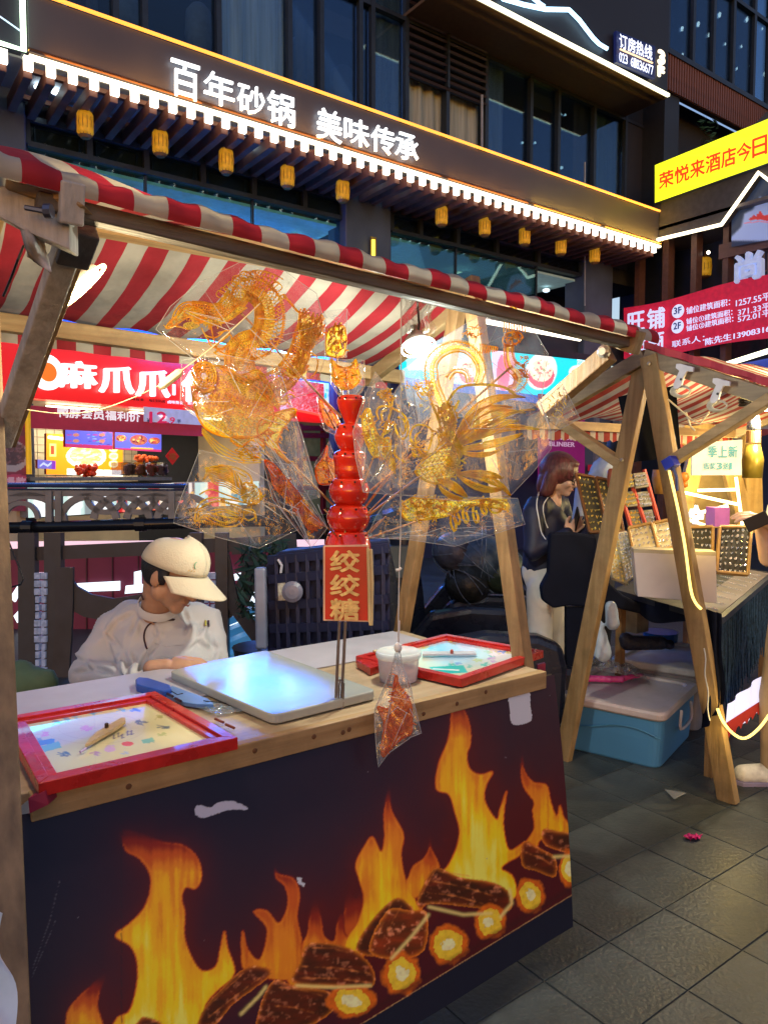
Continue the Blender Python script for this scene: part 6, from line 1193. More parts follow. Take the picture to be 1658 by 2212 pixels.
def cr_(pts, n=8, closed=False):
    out = []; k = len(pts); rng = range(k if closed else k - 1)
    for i in rng:
        g_ = (lambda j: pts[j % k]) if closed else (lambda j: pts[min(max(j, 0), k - 1)])
        p0, p1, p2, p3 = g_(i - 1), g_(i), g_(i + 1), g_(i + 2)
        for j in range(n):
            t = j / n; out.append(tuple(.5 * (2 * p1[a] + (p2[a] - p0[a]) * t + (2 * p0[a] - 5 * p1[a] + 4 * p2[a] - p3[a]) * t * t + (3 * p1[a] - p0[a] - 3 * p2[a] + p3[a]) * t ** 3) for a in range(len(p1))))
    if not closed: out.append(tuple(pts[-1]))
    return out
class Fig:
    """one sugar figure: drawn lines of sugar on its own plane, thin sugar films, a bag and a stick"""
    def __init__(s, label, d, c, yaw=0, pitch=0, line=AO, film=GO, group='sugar figures bagged on sticks around the red holder', name='sugar_figure'):
        s.c = atd(c[0], c[1], d); s.n = (Matrix.Rotation(radians(yaw), 3, 'Z') @ Matrix.Rotation(radians(pitch), 3, RT) @ (-FW)).normalized(); s.d = d
        s.t = thing(name, label, 'sugar figure', s.c, group); s.l = MB(); s.g = MB(); s.line_m = line; s.film_m = film; s.k = 0
    def P(s, x, y, e=0.): return onp(x, y, s.c + s.n * e, s.n)
    def ln(s, pts, w=1.5, closed=False, n=5, e=0., fine=True):
        q = cr_(pts, n, closed) if fine and len(pts) > 2 else pts; s.l.tube([s.P(x, y, e + .0012 * sin(i * .9 + s.k)) for i, (x, y) in enumerate(q)], [1.3 * w / FPX * s.d * (.75 + .35 * abs(sin(i * 1.3 + s.k))) for i in range(len(q))], 5, closed); s.k += 1
    def film(s, pts, smooth_=True):
        q = cr_(pts, 5, True) if smooth_ else pts; s.g.face([s.P(x, y, -.0015 - .0002 * s.k) for x, y in q]); s.k += 1
    def band(s, pts, wd, scales=True, ribs=True, dots=True, w=1.5, f0=0, f1=.7):
        q = cr_(pts, 10); k = len(q); L = []; R__ = []
        for i in range(k):
            a = q[max(0, i - 1)]; b = q[min(k - 1, i + 1)]; dx, dy = b[0] - a[0], b[1] - a[1]; h = math.hypot(dx, dy) + 1e-6; W = wd[0] + 0 if len(wd) == 1 else np.interp(i / (k - 1), np.linspace(0, 1, len(wd)), wd)
            L.append((q[i][0] - dy / h * W, q[i][1] + dx / h * W, W)); R__.append((q[i][0] + dy / h * W, q[i][1] - dx / h * W, W))
        s.ln([p[:2] for p in L], w * 1.25, n=1, fine=False); s.ln([p[:2] for p in R__], w * 1.25, n=1, fine=False)
        mid = lambda i, f: (L[i][0] * (1 - f) + R__[i][0] * f, L[i][1] * (1 - f) + R__[i][1] * f)
        s.ln([mid(i, .30) for i in range(k)], w, fine=False)
        for i in range(k - 1): s.g.face([s.P(*mid(i, f0), -.001), s.P(*mid(i + 1, f0), -.001), s.P(*mid(i + 1, f1), -.001), s.P(*mid(i, f1), -.001)])
        if ribs:
            for i in range(0, k - 1, 1): s.ln([mid(i, .30 + .0), mid(i, -.02)], w * .75, fine=False)
        if scales:
            for j, f in enumerate((.42, .58, .74, .88)):
                for i in range(j % 2, k - 2, 2): s.ln([mid(i, f - .08), mid(min(k - 1, i + 1), f), mid(i, f + .08)], w * .8, fine=False)
        if dots:
            for i in range(0, k - 1, 1):
                x, y = R__[i][:2]; nx, ny = x - q[i][0], y - q[i][1]; h = math.hypot(nx, ny) + 1e-6; s.ln([(x, y), (x + nx / h * 5, y + ny / h * 5)], w * .8, fine=False)
    def scr(s, poly, n, L=10, w=1.0, ang=None, curl=.8):
        """short curled strokes of sugar filling an outline"""
        xs = [p[0] for p in poly]; ys = [p[1] for p in poly]; done = 0; tries = 0
        while done < n and tries < n * 20:
            tries += 1; x, y = U(min(xs), max(xs)), U(min(ys), max(ys)); ins = False
            for i in range(len(poly)):
                (xa, ya), (xb, yb) = poly[i - 1], poly[i]
                if (ya > y) != (yb > y) and x < (xb - xa) * (y - ya) / (yb - ya) + xa: ins = not ins
            if not ins: continue
            a = U(0, 6.3) if ang is None else radians(ang) + U(-.35, .35); c_ = U(-curl, curl); pts = []; px, py = x, y
            for k in range(4): pts.append((px, py)); px += L / 3 * cos(a); py += L / 3 * sin(a); a += c_
            s.ln(pts, w, fine=False); done += 1
    def fan(s, root, tip, ctrl, n, spread, w=1.4, e=0.):
        """a plume: n strands from root to tip bulging to both sides"""
        for k in range(n):
            f = (k / (n - 1) - .5) * 2; dx, dy = tip[0] - root[0], tip[1] - root[1]; h = math.hypot(dx, dy); nx, ny = -dy / h, dx / h
            c1 = (ctrl[0] + nx * f * spread, ctrl[1] + ny * f * spread); pts = []
            for j in range(13): t = j / 12; pts.append(((1 - t) ** 2 * root[0] + 2 * t * (1 - t) * c1[0] + t * t * tip[0], (1 - t) ** 2 * root[1] + 2 * t * (1 - t) * c1[1] + t * t * tip[1]))
            s.ln(pts, w * (1.25 if abs(f) > .9 else .68), fine=False, e=e)
            if k:
                for j in range(12):
                    if (j * 2 + k) % 5 == 0: s.g.face([s.P(*pts[j], -.001), s.P(*pts[j + 1], -.001), s.P(*pv[j + 1], -.001), s.P(*pv[j], -.001)])
            pv = pts
    def bag(s, poly, mat=BAG, e=.010, crk=.006):
        for sgn in (1, -1):
            bm = bmesh.new(); vs = [bm.verts.new(s.P(x, y, sgn * .0015)) for x, y in poly]; bm.faces.new(vs)
            bmesh.ops.triangulate(bm, faces=bm.faces[:]); bmesh.ops.subdivide_edges(bm, edges=bm.edges[:], cuts=2, use_grid_fill=True)
            for _ in range(2): bmesh.ops.subdivide_edges(bm, edges=bm.edges[:], cuts=1, use_grid_fill=True)
            bnd = {v for e2 in bm.edges if e2.is_boundary for v in e2.verts}
            for v in bm.verts:
                if v in bnd: continue
                q = v.co * 16; f = abs(noise.noise(q)) * 1.6 + .6 * abs(noise.noise(q * 2.7 + Vector((3, 1, 7)))); v.co += s.n * sgn * (e * .35 + crk * f)
            me = MB(); bm.verts.index_update(); me.v = [tuple(v.co) for v in bm.verts]; me.f = [tuple(v.index for v in f.verts) for f in bm.faces]; bm.free(); part(me, 'bag_film', mat, s.t, smooth=True)
        m = MB(); q = [s.P(x, y) for x, y in poly]; m.tube(q, .0009, 4, closed=True)
        o = part(m, 'bag_seam', FOLD, s.t)
        m = MB()
        xs = [p[0] for p in poly]; ys = [p[1] for p in poly]; cx_, cy_ = sum(xs) / len(xs), sum(ys) / len(ys)
        for i in range(16):
            a = rnd.choice(poly); f0, f1 = U(.05, .3), U(.45, .9); x, y = cx_ + U(-40, 40), cy_ + U(-40, 40); m.tube([s.P(a[0] + (x - a[0]) * f0, a[1] + (y - a[1]) * f0, .009), s.P(a[0] + (x - a[0]) * f1, a[1] + (y - a[1]) * f1, .012)], [.0003, .0011], 4)
        o = part(m, 'bag_crease', FOLD, s.t); o['kind'] = 'stuff'
    def stick(s, a, b, w=2.6, da=0, db=0):
        pa = s.P(*a, -.006); pb = atd(b[0], b[1], HD + db); m = MB(); m.tube([pa, pb], w / FPX * s.d, 7); part(m, 'stick', Mbam, s.t)
    def done(s):
        if s.l.f: part(s.l, 'sugar_lines', s.line_m, s.t, smooth=True)
        if s.g.f: part(s.g, 'sugar_film', s.film_m, s.t)
Z1 = lambda pts: [(324 + .2931 * x, 567 + .2931 * y) for x, y in pts]
Z2 = lambda pts: [(367 + .2671 * x, 918 + .2671 * y) for x, y in pts]
Z3 = lambda pts: [(756 + .2931 * x, 783 + .2931 * y) for x, y in pts]
Z6 = lambda pts: [(810 + .3257 * x, 621 + .3257 * y) for x, y in pts]
# --- large amber dragon
f = Fig('largest amber sugar dragon in a clear bag under the striped awning', 2.06, (540, 710), 8, -6)
body = Z1([(640, 300), (700, 205), (790, 215), (860, 290), (880, 400), (860, 520), (790, 590), (700, 620), (660, 690), (665, 790), (720, 880), (810, 925), (920, 900), (1010, 830), (1070, 740), (1115, 640), (1130, 540), (1160, 440)])
f.band(body, [16, 26, 30, 31, 30, 28, 26, 24, 20, 14]); f.band(Z1([(300, 345), (380, 365), (460, 385), (540, 370), (600, 320), (650, 270)]), [14, 19, 20, 20, 22, 26], ribs=False)
head = Z1([(120, 475), (190, 400), (250, 340), (300, 320), (380, 350), (420, 400), (400, 440), (330, 440), (290, 400), (220, 440), (160, 480)]); f.ln(head, 1.8, True); f.film(head); f.scr(head, 60, 9)
f.ln(Z1([(160, 450), (180, 370), (230, 310), (290, 290), (400, 310)]), 1.5); f.ln(Z1([(185, 420), (215, 350), (270, 310), (340, 305)]), 1.3); f.ln(Z1([(110, 478), (200, 470), (280, 490)]), 1.6); f.film(Z1([(250, 450), (330, 430), (370, 460), (330, 490), (260, 490)])); f.scr(Z1([(380, 400), (520, 400), (560, 440), (460, 470), (380, 450)]), 50, 9)
mane = Z1([(480, 220), (490, 160), (540, 120), (600, 90), (700, 70), (800, 80), (880, 110), (960, 160), (980, 230), (930, 230), (860, 200), (760, 150), (660, 160), (600, 200), (560, 280), (500, 300)])
for i in range(16): a = i / 15; x, y = 490 + 420 * a, 250 - 150 * sin(a * pi * .75); f.ln(Z1([(600 + 250 * a, 230 - 40 * sin(a * 3)), (x + 40, y + 10), (x, y - 10), (x + 20, y - 45), (x + 70, y - 20)]), 1.0)
for x, y, r in ((700, 100, 45), (930, 180, 42), (760, 90, 30), (985, 250, 20), (640, 120, 32)): f.ln(Z1([(x + r * cos(k), y + r * .8 * sin(k)) for k in range(6)]), 1.1, True)
f.ln(Z1([(985, 240), (1030, 290), (1080, 350), (1110, 370)]), 2.2); 
feath = Z1([(1100, 370), (1160, 380), (1200, 420), (1270, 430), (1275, 540), (1210, 620), (1150, 700), (1150, 820), (1050, 850), (1010, 800), (1100, 640), (1090, 480)]); f.film(feath); f.scr(feath, 190, 14, 1.2, -65, .5)
for i in range(8): f.ln(Z1([(1110, 640 - 20 * i), (1180, 600 - 22 * i), (1240 + 4 * i, 560 - 22 * i), (1260, 520 - 20 * i)]), 1.3)
f.ln(Z1([(1150, 640), (1230, 700), (1225, 800), (1180, 850)]), 1.3)
for a in ((380, 480), (400, 520), (420, 560)): f.ln(Z1([a, (a[0] + 40, a[1] + 60), (a[0] + 110, a[1] + 70), (a[0] + 160, a[1] + 30)]), 1.3)
for l in ([(450, 460), (470, 560), (500, 640), (480, 660)], [(470, 620), (540, 640), (600, 560), (580, 530), (520, 570), (480, 620)], [(500, 520), (580, 500), (575, 540), (500, 600)], [(490, 640), (560, 680), (520, 690), (470, 660)]): f.ln(Z1(l), 1.5)
claw = Z1([(920, 930), (980, 940), (960, 1000), (1010, 990), (1000, 1040), (930, 1040), (905, 1000)]); f.film(claw); f.ln(claw, 1.5, True)
for l in ([(960, 970), (1010, 930), (1060, 950)], [(970, 1000), (1030, 970), (1065, 990)], [(950, 1020), (1000, 1010), (1030, 1050)]): f.ln(Z1(l), 1.4)
for x in (600, 620, 640, 660): f.ln(Z1([(x - 30, 640), (x - 50, 700), (x - 40, 790), (x, 860)]), 1.)
f.stick((504, 658), (737, 902)); f.bag([(337, 711), (368, 662), (430, 610), (517, 567), (600, 575), (684, 634), (702, 700), (702, 775), (680, 845), (600, 870), (510, 835), (415, 772)]); f.done()
# --- carp
f = Fig('amber sugar carp with a round yellow head below the large dragon', 1.98, (520, 880), 12, -4, AO, GO)
hp = [(441 + 27 * cos(k * .42), 812 + 30 * sin(k * .42)) for k in range(15)]; f.ln(hp, 2, True, 2); f.film(hp)
for r in (9, 16, 22): f.ln([(441 + r * cos(k * .63), 812 + r * 1.05 * sin(k * .63)) for k in range(10)], 1.4, True, 3)
for k in range(12): a = k * .52; f.ln([(441 + 10 * cos(a), 812 + 10 * sin(a)), (441 + 26 * cos(a + .2), 812 + 29 * sin(a + .2))], 1.1)
f.ln([(420, 838), (440, 848), (465, 838)], 3.5); cb_ = [(418, 800), (416, 850), (428, 900), (452, 930), (500, 945), (560, 940), (590, 905), (580, 860), (545, 830), (500, 800), (470, 790)]; f.ln(cb_, 2, True); f.film(cb_)
for j in range(11):
    for i in range(12):
        x, y = 430 + i * 13 + (j % 2) * 6 + j * 4, 842 + j * 9 + i * 2.5
        if y < 945 and (x - 500) ** 2 / 7200 + (y - 885) ** 2 / 3400 < 1: f.ln([(x - 5, y - 3), (x, y + 3), (x + 5, y - 3)], .95, fine=False)
tail = [(560, 910), (600, 890), (640, 885), (612, 925), (600, 960), (625, 1000), (590, 970), (560, 945)]; f.film(tail); f.ln(tail, 1.8, True); f.scr(tail, 50, 14, 1.1, 10)
fin = [(475, 795), (520, 810), (560, 800), (590, 850), (600, 880), (560, 850)]; f.film(fin); f.ln(fin, 1.6, True); f.scr(fin, 50, 12, 1.1, 60); fin = [(500, 945), (520, 965), (545, 950), (570, 965), (560, 945)]; f.film(fin); f.ln(fin, 1.6, True)
f.stick((466, 836), (722, 1093)); f.bag([(393, 778), (480, 765), (600, 790), (650, 930), (692, 1072), (640, 1062), (560, 985), (440, 905), (390, 868)]); f.done()
# --- plume-tailed goldfish, lower left
f = Fig('pale gold sugar goldfish with flowing outlined tail, lowest at left', 1.93, (510, 1080), 6, 4, AY, GY)
for i in range(9): f.ln(Z2([(620, 560 - 4 * i), (520, 470 - 12 * i), (400, 420 - 12 * i), (300 - 4 * i, 350 + 12 * i)]), 1.2)
for i in range(7): f.ln(Z2([(640, 580), (560, 560 - 18 * i), (460, 500 - 16 * i), (360, 470 - 18 * i), (300, 380 - 4 * i)]), 1.1)
f.ln(Z2([(280, 350), (400, 330), (520, 340), (640, 400), (670, 480)]), 1.8); f.ln(Z2([(290, 370), (400, 350), (510, 365), (620, 420)]), 1.3); f.ln(Z2([(240, 560), (330, 520), (450, 560), (560, 600)]), 1.4)
hd = Z2([(600, 470), (650, 470), (700, 500), (740, 560), (720, 620), (660, 640), (600, 610), (580, 540)]); f.film(hd); f.ln(hd, 1.8, True); f.scr(hd, 60, 10, 1.2)
for l in ([(200, 780), (215, 680), (270, 610), (360, 585), (470, 600), (580, 620), (660, 640)], [(225, 760), (240, 690), (290, 640), (370, 615), (470, 630), (560, 650)], [(200, 785), (280, 745), (360, 790), (450, 820), (540, 810), (590, 760), (600, 700)], [(230, 765), (290, 725), (370, 765), (450, 790), (520, 780), (565, 740)]): f.ln(Z2(l), 1.6)
for k in range(26): a = k / 25; f.ln(Z2([(215 + 440 * a, 690 - 90 * sin(pi * min(1, a * 1.2))), (238 + 400 * a, 712 - 88 * sin(pi * min(1, a * 1.2)))]), 1.1); f.ln(Z2([(215 + 370 * a, 775 + 40 * sin(a * pi * 1.1) - 40 * (1 - a) * 0), (230 + 330 * a, 752 + 35 * sin(a * pi * 1.1))]), 1.1)
for l in ([(330, 690), (430, 680), (560, 720)], [(340, 720), (440, 700), (550, 740)], [(300, 700), (420, 735), (540, 755)], [(660, 640), (740, 590), (770, 560)], [(600, 680), (680, 690), (700, 780)], [(610, 720), (660, 700), (690, 740), (640, 770), (600, 750)], [(660, 600), (720, 610), (760, 570)]): f.ln(Z2(l), 1.5)
f.stick((570, 1082), (700, 1136), 2.2); f.bag([(432, 971), (380, 1105), (375, 1129), (470, 1160), (559, 1184), (645, 1143), (608, 1100), (582, 1040), (500, 990)]); f.done()
# --- second plume figure behind
f = Fig('hazy gold sugar fan behind the carp, crossed by bright creases', 2.10, (600, 1000), 4, 0, AY, GY)
for i in range(4): f.ln(Z2([(260, 20 + 14 * i), (400, 150 + 30 * i), (560, 235 + 22 * i), (740, 260 + 14 * i)]), .9)
f.scr(Z2([(480, 120), (740, 180), (740, 280), (560, 270)]), 60, 12, 1, 10); f.bag([(395, 880), (470, 930), (590, 990), (660, 1080), (690, 1075), (640, 900), (500, 870)]); f.done()
# --- orange carp in pink bag
f = Fig('deep orange sugar carp in a narrow pinkish bag beside the red beads', 1.90, (640, 1085), 15, 0, AR, GR)
p = [(572, 995), (590, 1002), (615, 1030), (640, 1060), (665, 1100), (690, 1125), (672, 1145), (650, 1120), (620, 1080), (592, 1050), (585, 1020)]; f.film(p); f.ln(p, 1.8, True); f.scr(p, 170, 13, 1.4, 50, .7)
f.stick((640, 1080), (744, 1172), 2.2); f.bag([(567, 993), (623, 1003), (665, 1070), (707, 1140), (673, 1183), (630, 1130), (589, 1078)], BAGP); f.done()
# --- small ones
f = Fig('small orange diamond-shaped sugar fish just left of the third red bead', 2.25, (697, 1004), 0, 0, AR, GS)
p = Z2([(1268, 170), (1280, 260), (1335, 300), (1335, 440), (1300, 470), (1205, 470), (1180, 350), (1235, 270)]); f.film(p, False); f.ln(p, 1.4, True); f.scr(p, 20, 9, 1); f.stick((702, 990), (748, 1097), 1.8); f.bag([(711, 953), (679, 1003), (690, 1046), (722, 1048), (728, 1000)]); f.done()
f = Fig('leaf-shaped orange sugar piece just left of the top red bead', 2.2, (712, 905), 0, 0, AR, GS)
p = [(690, 862), (715, 885), (735, 915), (733, 930), (708, 918), (695, 895)]; f.film(p, False); f.ln(p, 1.3, True); f.scr(p, 14, 8, 1); f.stick((700, 880), (755, 985), 1.8); f.bag([(684, 852), (722, 882), (740, 925), (735, 945), (702, 930), (688, 890)]); f.done()
f = Fig('solid yellow cat-head sugar piece in a bag directly above the red beads', 2.12, (749, 815), 0, -4, AY, GS)
p = Z1([(1335, 710), (1375, 755), (1430, 775), (1490, 760), (1515, 715), (1535, 790), (1552, 850), (1510, 910), (1440, 935), (1375, 905), (1345, 850), (1350, 790)]); f.film(p, False); f.ln(p, 1.8, True); f.scr(p, 40, 9, 1.2); f.film(p, False)
f.stick((747, 795), (757, 918), 1.8); f.bag([(712, 774), (787, 778), (788, 835), (766, 862), (752, 868), (728, 850), (715, 830)]); f.done(); 
f = Fig('narrow bag of ragged amber sugar behind the dragon, upper right of it', 2.3, (725, 725), 0, 0, AO, GO)
p = [(706, 720), (722, 705), (745, 708), (743, 765), (706, 765)]; f.film(p); f.scr(p, 60, 13, 1.1, -70); f.ln(p, 1.2, True); f.stick((725, 760), (750, 915), 1.6); f.bag([(699, 672), (750, 667), (748, 772), (702, 776)]); f.done()
# --- rooster
f = Fig('gold sugar rooster with a curled tail right beside the top red beads', 1.96, (820, 940), -10, 0, AY, GY)
b_ = Z3([(90, 400), (140, 340), (180, 480), (230, 560), (290, 560), (300, 700), (320, 800), (240, 700), (170, 690), (110, 560)]); f.film(b_); f.ln(b_, 1.8, True); f.scr(b_, 110, 12, 1.2)
for l in ([(210, 420), (195, 360), (220, 325), (270, 320), (320, 340), (390, 380), (425, 450), (420, 530), (385, 560), (345, 520), (320, 430)], [(240, 430), (230, 370), (270, 345)], [(350, 400), (400, 430), (405, 500), (380, 520), (370, 480)], [(310, 240), (305, 330), (250, 520), (180, 680)], [(230, 210), (270, 260), (300, 330)], [(340, 600), (330, 680), (400, 730)], [(320, 700), (330, 820)]): f.ln(Z3(l), 2.)
f.scr(Z3([(200, 200), (300, 220), (310, 300), (220, 260)]), 30, 12, 1.2); f.scr(Z3([(220, 420), (320, 420), (300, 520), (230, 520)]), 30, 10, 1.1); f.stick((846, 882), (764, 1102), 2.3)
f.bag([(810, 803), (862, 868), (882, 960), (868, 1073), (822, 1066), (785, 1063), (768, 990), (762, 932), (785, 860)], BAGP); f.done()
for lab, pl_, dd in (('empty-looking bluish bag with a pointed tip, right of the rooster', [(875, 812), (850, 850), (862, 900), (880, 980), (905, 920), (893, 850)], 2.2), ('second pointed bluish bag, between the rooster and the ribbed arch', [(905, 812), (893, 850), (905, 920), (930, 900), (925, 840)], 2.28)):
    f = Fig(lab, dd, pl_[2], 0, 0, AY, GY); f.scr(pl_, 10, 10, .8); f.bag(pl_, BAGB); f.stick(pl_[3], (770, 1120), 1.5); f.done()
# --- ribbed arch (dragon) and crowned long-neck figure in tall bag
f = Fig('gold ribbed sugar dragon arch in front of the cyan billboard', 2.16, (985, 830), -6, -3, AY, GY)
f.band([(962, 900), (945, 860), (934, 829), (931, 790), (945, 765), (975, 750), (1005, 752), (1028, 772), (1038, 800), (1030, 828)], [14, 14, 13, 12, 11, 10, 9, 8], w=.95, f0=.34, f1=.62); f.band([(968, 818), (982, 802), (1004, 806), (1010, 826)], [4, 4, 3], scales=False, w=.8, f0=.4, f1=.5); f.band([(962, 880), (972, 930), (975, 960)], [12, 10, 8], w=1.3)
f.scr([(895, 830), (935, 825), (940, 850), (905, 860)], 40, 9, 1.1); f.done()
f = Fig('slender crowned sugar seahorse in the tall pointed bag at upper right', 2.25, (1095, 770), -8, -5, AO, GO)
for i in range(9): f.ln(Z6([(900, 130), (860 + i * 14, 200), (850 + i * 18, 280 + 4 * abs(i - 4))]), 1.1)
cr2 = Z6([(870, 200), (895, 130), (910, 100), (930, 140), (960, 200), (910, 190)]); f.film(cr2); f.ln(cr2, 1.4, True); hd = Z6([(850, 330), (880, 300), (940, 295), (975, 320), (950, 360), (890, 385), (850, 370)]); f.ln(hd, 1.6, True); f.scr(hd, 40, 9, 1)
f.band(Z6([(880, 380), (880, 450), (900, 520), (945, 560), (960, 610), (930, 660), (880, 670)]), [8, 9, 12, 15, 14, 9, 5], w=.8, f0=.3, f1=.6)
for i in range(9): x = 690 + 14 * i; f.ln(Z6([(x, 370 + 3 * i), (x + 8, 400), (x, 440 - 2 * i)]), 1.2)
f.scr(Z6([(590, 270), (700, 250), (700, 330), (600, 330)]), 24, 13, .8); f.scr(Z6([(970, 440), (1010, 470), (1000, 640), (960, 600)]), 40, 8, .9)
f.stick(Z6([(905, 520)])[0], (800, 1060), 2.6); f.bag([(1105, 639), (1145, 700), (1183, 764), (1168, 870), (1100, 900), (960, 900), (880, 870), (868, 800), (940, 738), (1020, 690)], BAGB); f.done()
f = Fig('small clear bag with a wisp of sugar at the far right of the figures', 2.1, (1210, 875), -10, 0, AY, GY); f.scr([(1180, 865), (1215, 850), (1230, 890), (1200, 905)], 20, 12, .7); f.bag([(1214, 829), (1165, 872), (1180, 910), (1190, 936), (1225, 918), (1252, 904)], BAGP); f.done()
# --- phoenix
f = Fig('large gold sugar phoenix with sweeping plumes in the widest clear bag at right', 1.92, (1010, 960), -8, 0, AY, GY)
R0 = (745, 640)
for tip, ctl, n, spd in (((1290, 255), (900, 190), 9, 60), ((1200, 330), (900, 280), 8, 55), ((1290, 370), (980, 300), 7, 50), ((1240, 430), (960, 420), 8, 55), ((1290, 465), (1010, 470), 8, 55), ((1390, 490), (1100, 430), 6, 35), ((1270, 520), (1060, 620), 8, 50), ((1100, 640), (980, 720), 6, 30), ((1360, 345), (1150, 330), 3, 12)):
    f.fan(Z3([R0])[0], Z3([tip])[0], Z3([ctl])[0], n, spd * .2931, 1.0)
for tip, ctl in (((1130, 850), (980, 800)), ((1180, 980), (1080, 830)), ((1130, 930), (960, 970))): f.fan(Z3([(780, 820)])[0], Z3([tip])[0], Z3([ctl])[0], 5, 12, 1.4)
f.fan(Z3([(640, 860)])[0], Z3([(860, 990)])[0], Z3([(760, 890)])[0], 8, 16, 1.5); f.fan(Z3([(650, 900)])[0], Z3([(830, 1000)])[0], Z3([(700, 990)])[0], 6, 8, 1.3)
nk = Z3([(560, 700), (520, 660), (470, 600), (440, 540), (470, 470), (540, 460), (600, 500), (590, 600), (550, 690)]); f.ln(nk, 1.9); f.ln(Z3([(540, 700), (490, 620), (480, 540), (520, 510)]), 1.5); f.ln(Z3([(600, 500), (640, 520), (650, 600), (600, 680), (560, 700)]), 1.6)
bdy = Z3([(480, 800), (540, 720), (640, 650), (740, 600), (800, 660), (790, 760), (740, 840), (640, 890), (540, 860)]); f.film(bdy); f.ln(bdy, 2.2, True)
for j in range(7):
    for i in range(9): x, y = 500 + i * 34 + (j % 2) * 17, 690 + j * 28 - i * 6; (x - 640) ** 2 / 24000 + (y - 750) ** 2 / 13000 < 1 and f.ln(Z3([(x - 14, y - 8), (x, y + 10), (x + 14, y - 8)]), 1.3, fine=False)
for i in range(9): f.ln(Z3([(760 - 6 * i, 440 + 12 * i), (720 - 8 * i, 520 + 10 * i), (730 - 5 * i, 620)]), 1.4)
f.scr(Z3([(640, 330), (740, 300), (790, 400), (740, 600), (660, 560)]), 120, 12, 1.4, -80, .7); f.scr(Z3([(720, 560), (820, 560), (830, 820), (700, 860)]), 90, 10, 1.5); f.scr(Z3([(430, 560), (540, 640), (520, 760), (430, 660)]), 30, 13, 1., 20)
f.ln(Z3([(690, 340), (790, 190), (960, 160), (1130, 180), (1220, 240)]), 2.4); f.ln(Z3([(600, 300), (650, 420), (680, 520), (740, 600)]), 2.2); f.ln(Z3([(800, 280), (740, 420), (720, 560)]), 2.6)
f.stick((1066, 907), (775, 1128), 3.0); f.bag([(880, 905), (950, 810), (1060, 780), (1166, 866), (1188, 927), (1190, 968), (1150, 1020), (1104, 1068), (990, 1082), (835, 1066), (800, 1040), (850, 960)]); f.done()
f = Fig('lower gold sugar caterpillar with hanging drop legs in a bluish bag', 2.02, (960, 1105), -5, 4, AY, GY)
p = Z3([(370, 1060), (450, 1000), (560, 1000), (700, 1010), (860, 1010), (1020, 1010), (1140, 1020), (1160, 1080), (1000, 1060), (860, 1050), (740, 1120), (600, 1150), (480, 1160), (400, 1150)]); f.ln(p, 1.7, True); f.film(p); f.scr(p, 150, 13, 1.3)
for x, y, h in ((760, 1140, 100), (790, 1110, 80), (850, 1100, 80), (925, 1090, 90), (985, 1050, 70)): f.ln(Z3([(x - 18, y - 40), (x - 20, y + h * .4), (x + 5, y + h), (x + 18, y + h * .6), (x, y)]), 2.2)
f.ln(Z3([(1070 + 48 * cos(k), 1065 + 42 * sin(k)) for k in range(6)]), 2, True); f.ln(Z3([(1150, 1060), (1165, 1100)]), 2); f.ln(Z3([(400, 1060), (380, 1100), (400, 1150)]), 1.5)
f.stick((1017, 1085), (790, 1164), 2.2); f.bag([(844, 1068), (980, 1072), (1117, 1076), (1133, 1132), (1060, 1155), (982, 1180), (880, 1165), (791, 1161), (815, 1110)], BAGB); f.done()
for a, b in (((790, 1112), (836, 1066)), ((800, 1150), (833, 1115)), ((747, 1112), (745, 1152)), ((776, 1168), (822, 1122)), ((700, 1100), (740, 1140))):
    m = MB(); m.tube([atd(*a, HD - .02), atd(*b, HD - .05)], .0022, 6); part(m, 'spare_stick', Mbam, hold)
# --- hanging bagged figure on a string, knotted thread and pull-string with wooden toggle
hf = Fig('orange sugar fish in a knotted bag hanging on a thread before the counter', 1.98, (860, 1530), -6, 0, AR, GS, group=None, name='hanging_sugar_figure')
H4 = lambda pts: [(756 + .2768 * x, 1377 + .2768 * y) for x, y in pts]
p = H4([(358, 290), (385, 380), (440, 440), (475, 530), (482, 660), (475, 745), (400, 790), (320, 860), (260, 930), (245, 870), (262, 700), (258, 640), (215, 540), (300, 550), (330, 430)]); hf.film(p); hf.film(p); hf.ln(p, 1.6, True); hf.scr(p, 90, 12, 1.1)
for r in (.9, .65, .4): hf.ln(H4([(375 + 90 * r * cos(k * .9), 660 + 110 * r * sin(k * .9)) for k in range(7)]), 1.2, True)
hf.bag(H4([(368, 60), (392, 110), (410, 220), (470, 370), (495, 500), (530, 640), (555, 745), (475, 775), (400, 830), (300, 900), (220, 1010), (205, 880), (192, 700), (190, 560), (240, 440), (310, 260), (355, 110)]), plastic_film('hang_film', (1, .95, .9), .06, .5, 22, .12, .04), .012, .008); hf.done()
m = MB(); m.ball(hf.P(859, 1398), .011, 12, (1, 1, 1.3)); part(m, 'knot', M('knot_white', (.8, .78, .78), .4), hf.t, smooth=True)
m = MB(); tp_ = onY(866, 620, 1.44); m.tube([hf.P(859, 1394), hf.P(862, 1232), hf.P(865, 1150), tp_], .0016, 6); part(m, 'thread', M('thread', (.62, .60, .60), .8), hf.t)
m = MB(); m.tube([hf.P(855, 1231), hf.P(862, 1230), hf.P(866, 1226)], .004, 6); m.tube([hf.P(862, 1340, -.002), hf.P(861, 1394, -.002)], .0022, 6); part(m, 'thread_knot', M('knot_white', (.8, .78, .78), .4), hf.t)
tg = thing('toggle_cord', 'cream cord with a pale wooden toggle strung from the left post to the dragon bag', 'cord', atd(367, 820, 1.85))
